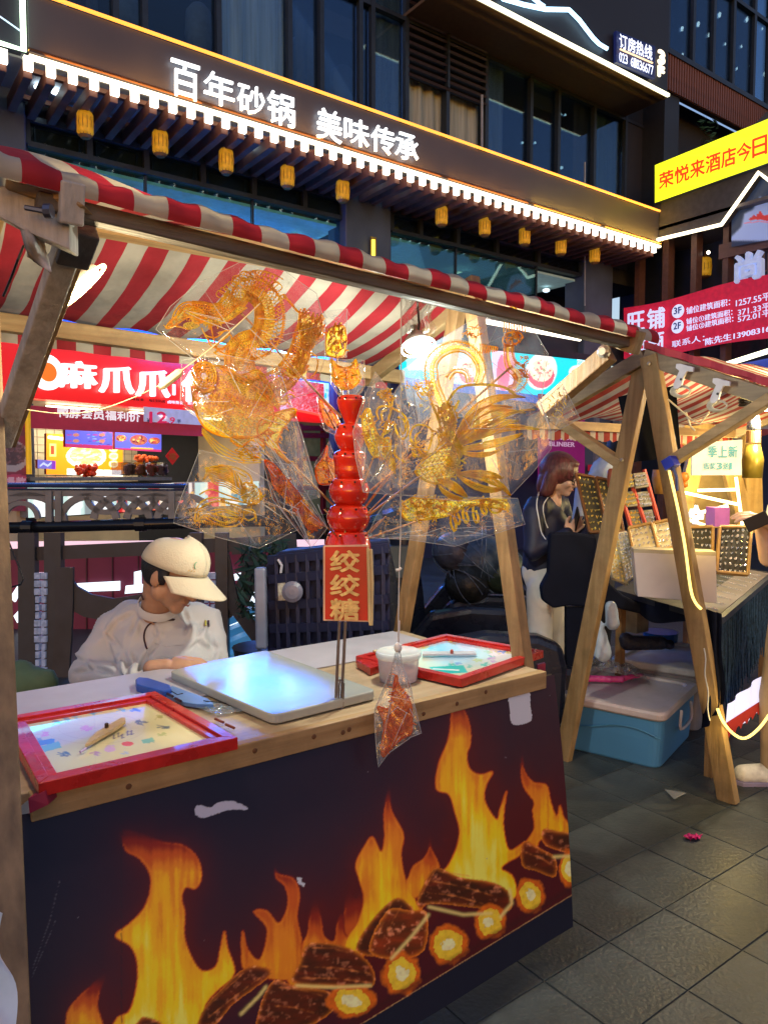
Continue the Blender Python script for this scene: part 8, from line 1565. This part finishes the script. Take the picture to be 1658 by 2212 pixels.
# fringe, each cord too thin to pick out
m = MB()
for k in range(120):
    u = k / 119; p = tb.lerp(tcn, u) + Vector((.012, -.012, 0)); L_ = .44 + .05 * (1 - u) + U(-.03, .03); m.tube([p + Vector((0, 0, .002)), p + Vector((U(-.01, .01), U(-.012, .012), -L_ * .5)), p + Vector((U(-.012, .012), U(-.02, .02), -L_))], .0032, 4)
o = part(m, 'fringe', M('fringe_blue', (.022, .05, .10), .6, var=.7, scale=60), tab); o['kind'] = 'stuff'
m = MB(); m.grid(lambda u, v: tb.lerp(tcn, u) + Vector((.02, -.0, -.02 - (.40 + .05 * (1 - u)) * v)), 20, 4); part(m, 'skirt', M('skirt_blue', (.02, .04, .09), .8), tab)
m = MB(); m.prism([tb + Vector((0, 0, .002)), tcn + Vector((0, 0, .002)), tcn + Vector((.03, -.02, .002)), tb + Vector((.03, -.02, .002))], (0, 0, -.03)); part(m, 'edge', M('edge_navy', (.03, .04, .07), .5), tab)
# white and red banner under the fringe
t = thing('floor_banner', 'white banner with torn red edge hanging below the blue fringe', 'banner', onX(1610, 1580, 3.42)); A, B, C_, D = onX(1563, 1590, 3.36), onX(1690, 1500, 3.60), onX(1690, 1420, 3.60), onX(1570, 1520, 3.36)
m = MB(); m.grid(lambda u, v: quad(A, B, C_, D, u, v) + RT * (.012 * sin(u * 22)), 24, 8); part(m, 'cloth', M('banner_white', (.62, .58, .66), .7), t, smooth=True)
m = MB(); m.grid(lambda u, v: quad(A + Vector((-.01, 0, -.03)), B + Vector((-.01, 0, -.02)), B.lerp(C_, .22) - Vector((.01, 0, 0)), A.lerp(D, .4) - Vector((.01, 0, 0)), u, v) + Vector((0, 0, (1 - v) * .03 * abs(sin(u * 31)))), 30, 3); part(m, 'red_edge', M('banner_edge', (.50, .04, .04), .7), t)
# display boards
def jboard(lab, q, d0, d1, back, fr, rows, cols, jc, grp='jewellery boards on the black table', lean=0):
    """q: TL, TR, BR, BL photo points; d0 top distance, d1 bottom distance"""
    A, B, C_, D = atd(*q[3], d1), atd(*q[2], d1), atd(*q[1], d0), atd(*q[0], d0); t = thing('jewellery_board', lab, 'display board', A, grp); n = (B - A).cross(D - A).normalized()
    if n.dot(FH) > 0: n = -n
    m = MB(); m.prism([A, B, C_, D], -n * .015); part(m, 'pad', back, t)
    if fr:
        for a, b in ((A, B), (B, C_), (C_, D), (D, A)): m = MB(); m.bar(a + n * .004, b + n * .004, .014, .02, n); part(m, 'frame_side', fr, t, bevel=.002)
    m = MB()
    for r in range(rows):
        for c in range(cols):
            u, v = (c + .6) / (cols + .2), (r + .6) / (rows + .2); p = quad(A, B, C_, D, u, v) + n * .004
            if rnd.random() < .5: m.ball(p, U(.005, .009), 6, (1.5, 1, .6), Matrix.Rotation(U(0, 3), 3, 'Y'))
            else: m.tube([p, p + (D - A).normalized() * U(-.02, -.008) + n * .002, p + (B - A).normalized() * U(.004, .012)], .0028, 4)
    o = part(m, 'jewels', jc, t); o['kind'] = 'stuff'; return t
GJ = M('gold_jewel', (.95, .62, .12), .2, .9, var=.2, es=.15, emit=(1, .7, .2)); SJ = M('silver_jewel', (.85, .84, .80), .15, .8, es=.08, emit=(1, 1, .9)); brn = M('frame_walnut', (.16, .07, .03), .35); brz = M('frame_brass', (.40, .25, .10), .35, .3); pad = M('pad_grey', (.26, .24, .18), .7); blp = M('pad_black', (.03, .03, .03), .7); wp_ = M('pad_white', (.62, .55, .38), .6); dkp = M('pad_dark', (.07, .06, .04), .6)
jboard('walnut-framed board of gold rings nearest the standing woman', [(1242, 1024), (1282, 1032), (1308, 1148), (1272, 1150)], 4.25, 4.1, dkp, brn, 9, 4, GJ)
jboard('second walnut-framed board of gold rings beside the red paddle', [(1285, 1032), (1322, 1040), (1345, 1150), (1311, 1148)], 4.2, 4.05, dkp, brn, 9, 4, GJ)
jboard('wide low board of gold chains by the A-frame leg', [(1305, 1152), (1333, 1148), (1356, 1262), (1322, 1248)], 4.0, 3.85, wp_, None, 12, 4, GJ); jboard('narrow pale board of silver chains behind the white box', [(1332, 1150), (1352, 1146), (1372, 1240), (1350, 1258)], 3.98, 3.8, wp_, None, 12, 3, SJ)
jboard('left wooden tray of silver brooches above the white box', [(1356, 1141), (1405, 1131), (1420, 1187), (1366, 1196)], 3.95, 3.85, wp_, brz, 5, 5, SJ); jboard('right wooden tray of silver brooches above the white box', [(1408, 1131), (1452, 1122), (1464, 1182), (1422, 1188)], 3.95, 3.85, wp_, brz, 5, 5, SJ)
k = 0
for r, y in enumerate((1022, 1063, 1103)):
    for c in range(2):
        x = 1336 + 31 * c + r * 7; nm = ['top', 'middle', 'bottom'][r] + (' left' if c == 0 else ' right'); jboard(nm + ' grey pad of silver pieces on the red rack', [(x, y), (x + 26, y - 3), (x + 33, y + 28), (x + 5, y + 32)], 4.15, 4.12, pad, None, 3, 6, SJ if c else GJ, 'grey pads on the red rack')
t = thing('red_rack', 'red-barred rack carrying grey jewellery pads', 'rack', atd(1400, 1135, 4.1))
for a, b in (((1358, 1030), (1396, 1142)), ((1390, 1014), (1424, 1135)), ((1330, 1030), (1362, 1140))): m = MB(); m.bar(atd(*a, 4.17), atd(*b, 4.1), .016, .016); part(m, 'bar', M('rack_red', (.55, .08, .05), .4), t)
t = thing('red_paddle', 'rounded brown-red wooden paddle standing among the boards', 'paddle', atd(1318, 1040, 4.15)); m = MB(); m.lathe([(.028, 0), (.032, .03), (.03, .09), (.02, .105)], atd(1322, 1052, 4.15), 14, (0, 0, 1)); part(m, 'blade', M('paddle', (.30, .07, .03), .4), t, smooth=True)
jboard('smaller brass-framed black board of silver drops behind the leg', [(1480, 1139), (1537, 1138), (1536, 1200), (1482, 1196)], 3.75, 3.7, blp, brz, 4, 6, SJ); jboard('tall brass-framed black board of paired earrings at right', [(1552, 1139), (1620, 1139), (1612, 1242), (1545, 1236)], 3.75, 3.6, blp, brz, 8, 6, SJ)
t = thing('white_box', 'plain white-grey box lit yellow at its right end, on the table edge', 'box', atd(1460, 1300, 3.55)); A, B, C_, D = atd(1376, 1288, 3.62), atd(1547, 1303, 3.47), atd(1545, 1200, 3.47), atd(1367, 1193, 3.62)
m = MB(); m.prism([A, B, C_, D], FH * .10 + Vector((.03, 0, 0))); part(m, 'body', M('box_white', (.55, .51, .55), .45, var=.05), t, bevel=.003); m = MB(); m.prism([D - Vector((0, 0, .001)), C_, C_ + Vector((0, 0, .018)), D + Vector((0, 0, .018))], FH * .10 + Vector((.03, 0, 0))); part(m, 'lid', M('box_lid', (.42, .38, .30), .5), t)
m = MB()
for i in range(9):
    for j in range(14):
        p = tb.lerp(tcn, .08 + .85 * i / 9) + (ta - tb).normalized() * (.04 + .02 * j); m.ball(p + Vector((0, 0, .008)), U(.004, .008), 6)
tag(m.build('loose_jewellery', SJ, None), 'rows of small silver jewellery laid flat at the right of the table', 'jewellery', kind='stuff')
m = MB(); p0 = tb.lerp(tcn, .05); p1 = tb.lerp(tcn, .95); q_ = (ta - tb).normalized() * .22; m.prism([p0 + ZZ * .001, p1 + ZZ * .001, p1 + q_ + ZZ * .001, p0 + q_ + ZZ * .001], (0, 0, .004)); part(m, 'white_liner', M('liner_rose', (.17, .145, .15), .6), tab)
# black bag and drape behind the woman
t = thing('black_drape', 'black cloth bag hanging from the table between the woman and the boards', 'cloth', atd(1230, 1310, 4.05)); m = MB(); m.prism([atd(*q, 4.05) for q in ((1188, 1152), (1240, 1150), (1287, 1158), (1293, 1215), (1318, 1262), (1345, 1285), (1395, 1312), (1400, 1330), (1340, 1316), (1298, 1296), (1290, 1314), (1230, 1308), (1195, 1314), (1172, 1298), (1168, 1268), (1184, 1238))], FH * .07); part(m, 'cloth', Mblk, t, bevel=.012)
m = MB(); m.bar(atd(1240, 1310, 4.1), atd(1240, 1470, 4.1), .10, .06, FH); part(m, 'hanging_end', Mblk, t)
# storage tubs
def tub(label, F_, Lf, Rt, h, col, lidc, grp='lidded plastic storage tubs under the table', lidh=.035):
    F_, Lf, Rt = Vector(F_), Vector(Lf), Vector(Rt); Bk = Lf + Rt - F_; c = (Lf + Rt) / 2; t = thing('storage_tub', label, 'storage tub', c, grp)
    def rr_(s_, z, r=.06): return [p + ZZ * z for p in rounded([c + (q - c) * s_ for q in (F_, Rt, Bk, Lf)], r)]
    m = MB(); lv = [rr_(.93, .0), rr_(.955, .012), rr_(1.0, h * .55), rr_(1.03, h)]; n = len(lv[0]); m.v = [tuple(p) for l in lv for p in l]; m.f = [(i * n + k, i * n + (k + 1) % n, (i + 1) * n + (k + 1) % n, (i + 1) * n + k) for i in range(3) for k in range(n)] + [tuple(range(n - 1, -1, -1))]; part(m, 'body', col, t, smooth=False, bevel=.002)
    m = MB(); lv = [rr_(1.05, h - .01), rr_(1.08, h), rr_(1.08, h + lidh * .7), rr_(1.05, h + lidh), rr_(.9, h + lidh), rr_(.88, h + lidh * .6)]; m.v = [tuple(p) for l in lv for p in l]; m.f = [(i * n + k, i * n + (k + 1) % n, (i + 1) * n + (k + 1) % n, (i + 1) * n + k) for i in range(5) for k in range(n)] + [tuple(5 * n + k for k in range(n))]; part(m, 'lid', lidc, t, bevel=.003)
    for a, b in ((F_, Rt), (Lf, Bk)):
        mid = (a + b) / 2; d_ = (b - a).normalized(); m = MB(); o_ = (mid - c).normalized() * .035; P0 = [mid - d_ * .09 + o_ + ZZ * (h * .98), mid - d_ * .10 + o_ + ZZ * (h * .62), mid + d_ * .10 + o_ + ZZ * (h * .62), mid + d_ * .09 + o_ + ZZ * (h * .98)]; m.tube(cr_([tuple(p) for p in P0], 4), .008, 6); part(m, 'handle', lidc, t)
    return t, rr_, c
fA, lA, rA = onZ(1425, 1668, 0), onZ(1200, 1612, 0), onZ(1497, 1588, 0); bh = .265
tb1, rr1, cc1 = tub('large blue storage tub with pinkish white lid under the table', fA, lA, rA, bh, M('tub_blue', (.07, .23, .46), .38, var=.08, scale=3), M('lid_pinkish', (.56, .48, .50), .4, var=.1, dirt=.3))
m = MB(); e_ = (lA - fA); m.tube([fA + e_ * u - (rA - fA).normalized() * .012 + ZZ * (.17 + .03 * sin(u * 5.5)) for u in [k / 14 for k in range(15)]], .003, 5); part(m, 'moulded_wave', M('tub_line', (.06, .22, .38), .4), tb1)
m = MB(); q = fA + e_ * .86 - (rA - fA).normalized() * .01; m.prism([q + ZZ * .06, q + e_.normalized() * .03 + ZZ * .06, q + e_.normalized() * .03 + ZZ * .12, q + ZZ * .12], (rA - fA).normalized() * .002); part(m, 'label_sticker', M('sticker_white', (.6, .6, .6), .5), tb1)
f2_, l2_, r2_ = Vector((3.86, 2.25, 0)), Vector((3.72, 2.72, 0)), Vector((4.45, 2.40, 0)); tub('grey storage tub with cream lid behind the blue one', f2_, l2_, r2_, .33, M('tub_grey', (.22, .20, .22), .5), M('lid_cream', (.50, .46, .46), .4, dirt=.3))
# things on the lids
zt_ = bh + .036; t = thing('pink_bag', 'crumpled bright pink plastic bag on the lid of the blue tub', 'bag', onZ(1290, 1465, zt_)); soft('bag', [(onZ(1210, 1455, zt_) + ZZ * .01, onZ(1255, 1468, zt_) + ZZ * .012, .016, .02), (onZ(1255, 1470, zt_) + ZZ * .015, onZ(1340, 1472, zt_) + ZZ * .012, .022, .020), (onZ(1340, 1470, zt_) + ZZ * .012, onZ(1385, 1462, zt_) + ZZ * .012, .018, .012)], M('plastic_pink', (.62, .06, .30), .25, bump=.6, bscale=40), t, .006, 2, folds(.007, 30, 5))
t = thing('clear_wrap', 'crumpled clear wrapping film heaped over the pink bag', 'wrapping', onZ(1300, 1445, zt_)); m = MB(); A, B, C_, D = (onZ(*p, zt_) for p in ((1222, 1462), (1400, 1478), (1380, 1448), (1240, 1436))); m.grid(lambda u, v: quad(A, B, C_, D, u, v) + ZZ * (.02 + .05 * sin(pi * u) * (.5 + abs(noise.noise(Vector((u * 7, v * 5, 2)))) * 1.6)), 26, 12); part(m, 'film', plastic_film('wrap2', (.9, .93, .9), .30, .9, 30, .15, .1), t)
t = thing('quilted_pouch', 'black quilted pouch lying on the lid of the grey tub', 'pouch', Vector((4.0, 2.45, .37))); c_ = atd(1388, 1388, 4.25); soft('pouch', [(c_ + RT * -.09, c_ + RT * .10, .045, .040), (c_ - RT * .1 + ZZ * .02, .04), (c_ + RT * .15 - ZZ * .01, .03)], M('quilt_black', (.012, .014, .035), .6, bump=.9, bscale=45), t, .009, 3)
t = thing('pale_bag', 'pale blue-white plastic bag hanging under the table by the left leg', 'bag', atd(1300, 1400, 4.0)); soft('bag', [(atd(1318, 1310, 3.95), atd(1322, 1345, 3.95), .035, .04), (atd(1292, 1350, 4.0), atd(1300, 1410, 4.0), .03, .05), (atd(1285, 1300, 4.1), atd(1285, 1345, 4.1), .02, .03)], M('bag_ice', (.48, .60, .75), .35, bump=.5, bscale=30), t, .009, 3, folds(.008, 20, 1))
t = thing('blue_bin', 'bright blue bin behind the table legs', 'bin', atd(1420, 1380, 5.0)); m = MB(); m.lathe([(.09, 0), (.11, .42), (.115, .42)], Vector((*atd(1425, 1380, 4.9).xy, 0)), 20); part(m, 'bin', M('bin_blue', (.01, .12, .45), .4), t)
t = thing('cardboard_piece', 'small tan cardboard carton under the table', 'carton', atd(1370, 1350, 4.6)); m = MB(); m.box(atd(1372, 1335, 4.6), (.12, .1, .16)); part(m, 'carton', M('carton', (.35, .28, .18), .7, var=.3), t)
# ================================================================ THIRD STALL, SIGN, HANGING THINGS
t3 = thing('rear_stall', 'third timber A-frame stall bathed in yellow light behind the jewellery table', 'stall', atd(1540, 1200, 5.6)); D3 = 5.6
WY3 = wood('timber_yellow', (.62, .40, .13), (.45, .26, .07), 2)
for a, b in (((1532, 860), (1462, 1150)), ((1536, 860), (1612, 1150)), ((1530, 860), (1470, 960)), ((1620, 900), (1626, 1150))): m = MB(); m.bar(atd(*a, D3), atd(*b, D3), .12, .06, FH); part(m, 'post', WY3, t3)
m = MB(); m.prism([atd(1478, 1140, D3 + .3), atd(1610, 1140, D3 + .3), atd(1600, 1020, D3 + .3), atd(1490, 1020, D3 + .3)], FH * .03); part(m, 'back_board', M('board_gold', (.50, .34, .14), .6, var=.2), t3)
A, B, C_, D = atd(1420, 990, 5.4), atd(1540, 960, 5.9), atd(1560, 850, 5.9), atd(1430, 850, 5.4); AW3 = stripes('awning_stripes_rear', .11, .1, (.42, .07, .06), (.6, .5, .38), 'Z', .4); m = MB(); m.grid(lambda u, v: quad(A, B, C_, D, u, v) + FH * .05 * sin(u * 9), 16, 8); part(m, 'awning', AW3, t3, smooth=True)
A, B, C_, D = atd(1550, 960, 5.8), atd(1700, 930, 5.8), atd(1700, 850, 5.8), atd(1560, 850, 5.8); m = MB(); m.grid(lambda u, v: quad(A, B, C_, D, u, v) + FH * .05 * sin(u * 9), 16, 8); part(m, 'awning', AW3, t3, smooth=True)
for a, b in (((1474, 1063), (1592, 1089)), ((1506, 1059), (1586, 1057)), ((1506, 1108), (1570, 1092)), ((1588, 1030), (1602, 1135)), ((1474, 1118), (1520, 1134))): m = MB(); m.bar(atd(*a, D3 - .15), atd(*b, D3 - .15), .022, .022); part(m, 'light_strip', E('strip_yellow', (1, .9, .5), 3), t3)
L = bpy.data.lights.new('rear_light', 'POINT'); L.energy = 26; L.color = (1, .78, .3); L.shadow_soft_size = .1; o = bpy.data.objects.new('rear_light', L); COL.objects.link(o); o.location = atd(1545, 1010, 5.1)
t = thing('promo_card', 'glowing white card with cyan characters on the third stall', 'sign', atd(1548, 1028, 4.9)); m = MB(); m.prism([atd(1493, 1026, 4.9), atd(1600, 1026, 4.9), atd(1602, 949, 4.9), atd(1494, 957, 4.9)], FH * .02); part(m, 'card', M('card_lit', (.85, .85, .68), .5, es=.35, emit=(.95, 1, .75)), t)
m = MB(); 
for i, ch in enumerate('季上新'): letters(m, ch, atd(1528 + 22 * i, 987, 4.88), atd(1547 + 22 * i, 987, 4.88), atd(1528 + 22 * i, 963, 4.88), .02, .001, -FH)
for i, ch in enumerate('店奖3送1'): letters(m, ch, atd(1518 + 14 * i, 1013, 4.88), atd((1530 if ch != '1' else 1523) + 14 * i, 1013, 4.88), atd(1518 + 14 * i, 999, 4.88), .02, .001, -FH)
part(m, 'lettering', M('cyan_ink', (.15, .55, .65), .5), t)
t = thing('purple_box', 'violet box among white jars on the third stall', 'box', atd(1550, 1125, 5.2)); m = MB(); m.box(atd(1548, 1115, 5.2), (.16, .1, .13), Matrix.Rotation(.9, 3, 'Z')); part(m, 'box', M('violet', (.40, .12, .42), .5, es=.1, emit=(.6, .1, .6)), t)
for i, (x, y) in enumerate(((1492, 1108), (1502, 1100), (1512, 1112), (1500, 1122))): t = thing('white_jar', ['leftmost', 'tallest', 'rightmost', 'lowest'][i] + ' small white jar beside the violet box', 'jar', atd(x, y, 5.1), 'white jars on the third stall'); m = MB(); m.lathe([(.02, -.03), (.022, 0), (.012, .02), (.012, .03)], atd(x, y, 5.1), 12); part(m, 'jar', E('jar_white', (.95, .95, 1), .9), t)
t = thing('metal_bell', 'hanging pointed metal ornament at the right, blue-white and gold', 'ornament', atd(1625, 900, 4.0)); c_ = atd(1626, 928, 4.0); m = MB(); m.lathe([(.036, 0), (.033, .04), (.02, .09), (.004, .125)], c_, 20); part(m, 'cone', M('metal_ice', (.55, .65, .8), .2, .8), t, smooth=True); m = MB(); m.lathe([(.036, -.07), (.036, -.005)], c_, 20); part(m, 'barrel', M('metal_copper', (.6, .35, .16), .3, .5), t); m = MB(); m.lathe([(.05, -.26), (.055, -.16), (.036, -.08)], c_, 20); part(m, 'skirt', M('olive_gold', (.30, .22, .03), .35, .4), t, smooth=True); m = MB(); m.tube([c_ + ZZ * .16, c_ + ZZ * .32], .006, 6); part(m, 'hook', M('black2', (.01, .01, .01), .5), t)
t = thing('hanging_basket', 'dark wire basket hanging above the metal ornament', 'basket', atd(1620, 870, 4.1)); m = MB()
for k in range(3): m.tube([atd(1620, 862 + 6 * k, 4.1) + Vector((.06 * cos(a), .06 * sin(a), 0)) for a in [j * .63 for j in range(10)]], .006, 5, closed=True)
m.lathe([(.055, -.02), (.055, .02)], atd(1620, 870, 4.1), 14); part(m, 'basket', M('black2', (.01, .01, .01), .5), t)
t = thing('orange_charm', 'small orange figure charm between the leg and the card', 'charm', atd(1475, 1040, 4.3)); m = MB(); m.ball(atd(1476, 1030, 4.3), .03, 10); m.ball(atd(1478, 1046, 4.3), .02, 8); part(m, 'charm', M('charm_orange', (.75, .25, .04), .4), t, smooth=True)
t = thing('orange_basket', 'tan woven basket of trinkets behind the red rack', 'basket', atd(1430, 1050, 4.6)); m = MB(); m.lathe([(.06, -.09), (.08, 0), (.075, .06)], atd(1435, 1035, 4.6), 16); part(m, 'basket', M('wicker', (.55, .30, .08), .6, bump=.5), t, smooth=True)
t = thing('person', 'bent visitor in pale clothes half hidden behind the jewellery boards', 'person', Vector((*atd(1300, 1100, 5.4).xy, 0))); q = t.location.copy(); B, Lr = head_blobs(atd(1342, 975, 5.4), basis(RT * .5 - FH * .5 - ZZ * .5), 1.); B += [(Lr(0, -.05, -.05), atd(1322, 1010, 5.5), .05, .06)]; hd_ = soft('head', B, Mskin2, t, .011, 3); soft('hair', [(Lr(0, -.02, .04), .118), (Lr(0, .05, .05), .07)], M('hair_black', (.012, .01, .012), .45), hd_, .013, 3)
soft('shirt', [(atd(1310, 1020, 5.5), atd(1290, 1110, 5.6), .13, .16), (atd(1262, 1045, 5.5), atd(1250, 1130, 5.4), .07, .06)], M('shirt_ice', (.45, .5, .62), .8), t, .016, 4, folds(.015, 7, 2)); soft('trousers', [(atd(1290, 1110, 5.6), q + ZZ * .5, .14, .10), (q + ZZ * .5, q + ZZ * .04, .10, .06)], M('trousers_dark', (.03, .03, .045), .8), t, .016, 4)
# ================================================================ LITTER, LEFT EDGE PIECES
t = thing('pink_scrap', 'small crumpled magenta scrap lying on the paving', 'litter', onZ(1494, 1805, .01)); m = MB(); 
for k in range(3): c_ = onZ(1486 + 9 * k, 1805 + (k % 2) * 2, .016); m.grid(lambda u, v: c_ + Vector(((u - .5) * .035, (v - .5) * .025, .008 * sin(u * 6 + k) * cos(v * 5))), 5, 5)
part(m, 'scrap', M('magenta', (.55, .01, .15), .4), t, solid=.002)
t = thing('clear_scrap', 'small torn triangle of clear film on the paving', 'litter', onZ(1455, 1714, .01)); m = MB(); m.face([onZ(*p, .012 + .003 * k) for k, p in enumerate(((1434, 1704), (1480, 1712), (1455, 1726)))]); m.tube([onZ(1434, 1704, .013), onZ(1455, 1724, .016), onZ(1480, 1712, .015)], .0015, 4); part(m, 'scrap', M('film_grey', (.5, .5, .5), .2, alpha=.55), t)
t = thing('green_bag', 'dull green cloth bag sagging behind the left end of the counter', 'bag', atd(60, 1460, 2.9)); soft('bag', [(atd(20, 1470, 2.9), atd(85, 1478, 2.9), .08, .07), (atd(45, 1446, 2.9), .045)], M('cloth_green', (.10, .17, .10), .8), t, .012, 3, folds(.012, 10, 1)); 
t = thing('pale_cloth', 'pale blue-white cloth corner at the lower left edge', 'cloth', atd(-20, 2180, 1.15)); m = MB(); A, B, C_, D = atd(-60, 2260, 1.1), atd(38, 2260, 1.12), atd(6, 1975, 1.16), atd(-60, 1900, 1.1); m.grid(lambda u, v: quad(A, B, C_, D, u, v) + FH * (.01 * sin(v * 9 + u * 4)) + RT * .006 * sin(v * 6), 12, 16); part(m, 'cloth', M('cloth_ice', (.55, .62, .78), .8), t, smooth=True)
bpy.data.scenes.remove(BENCH)
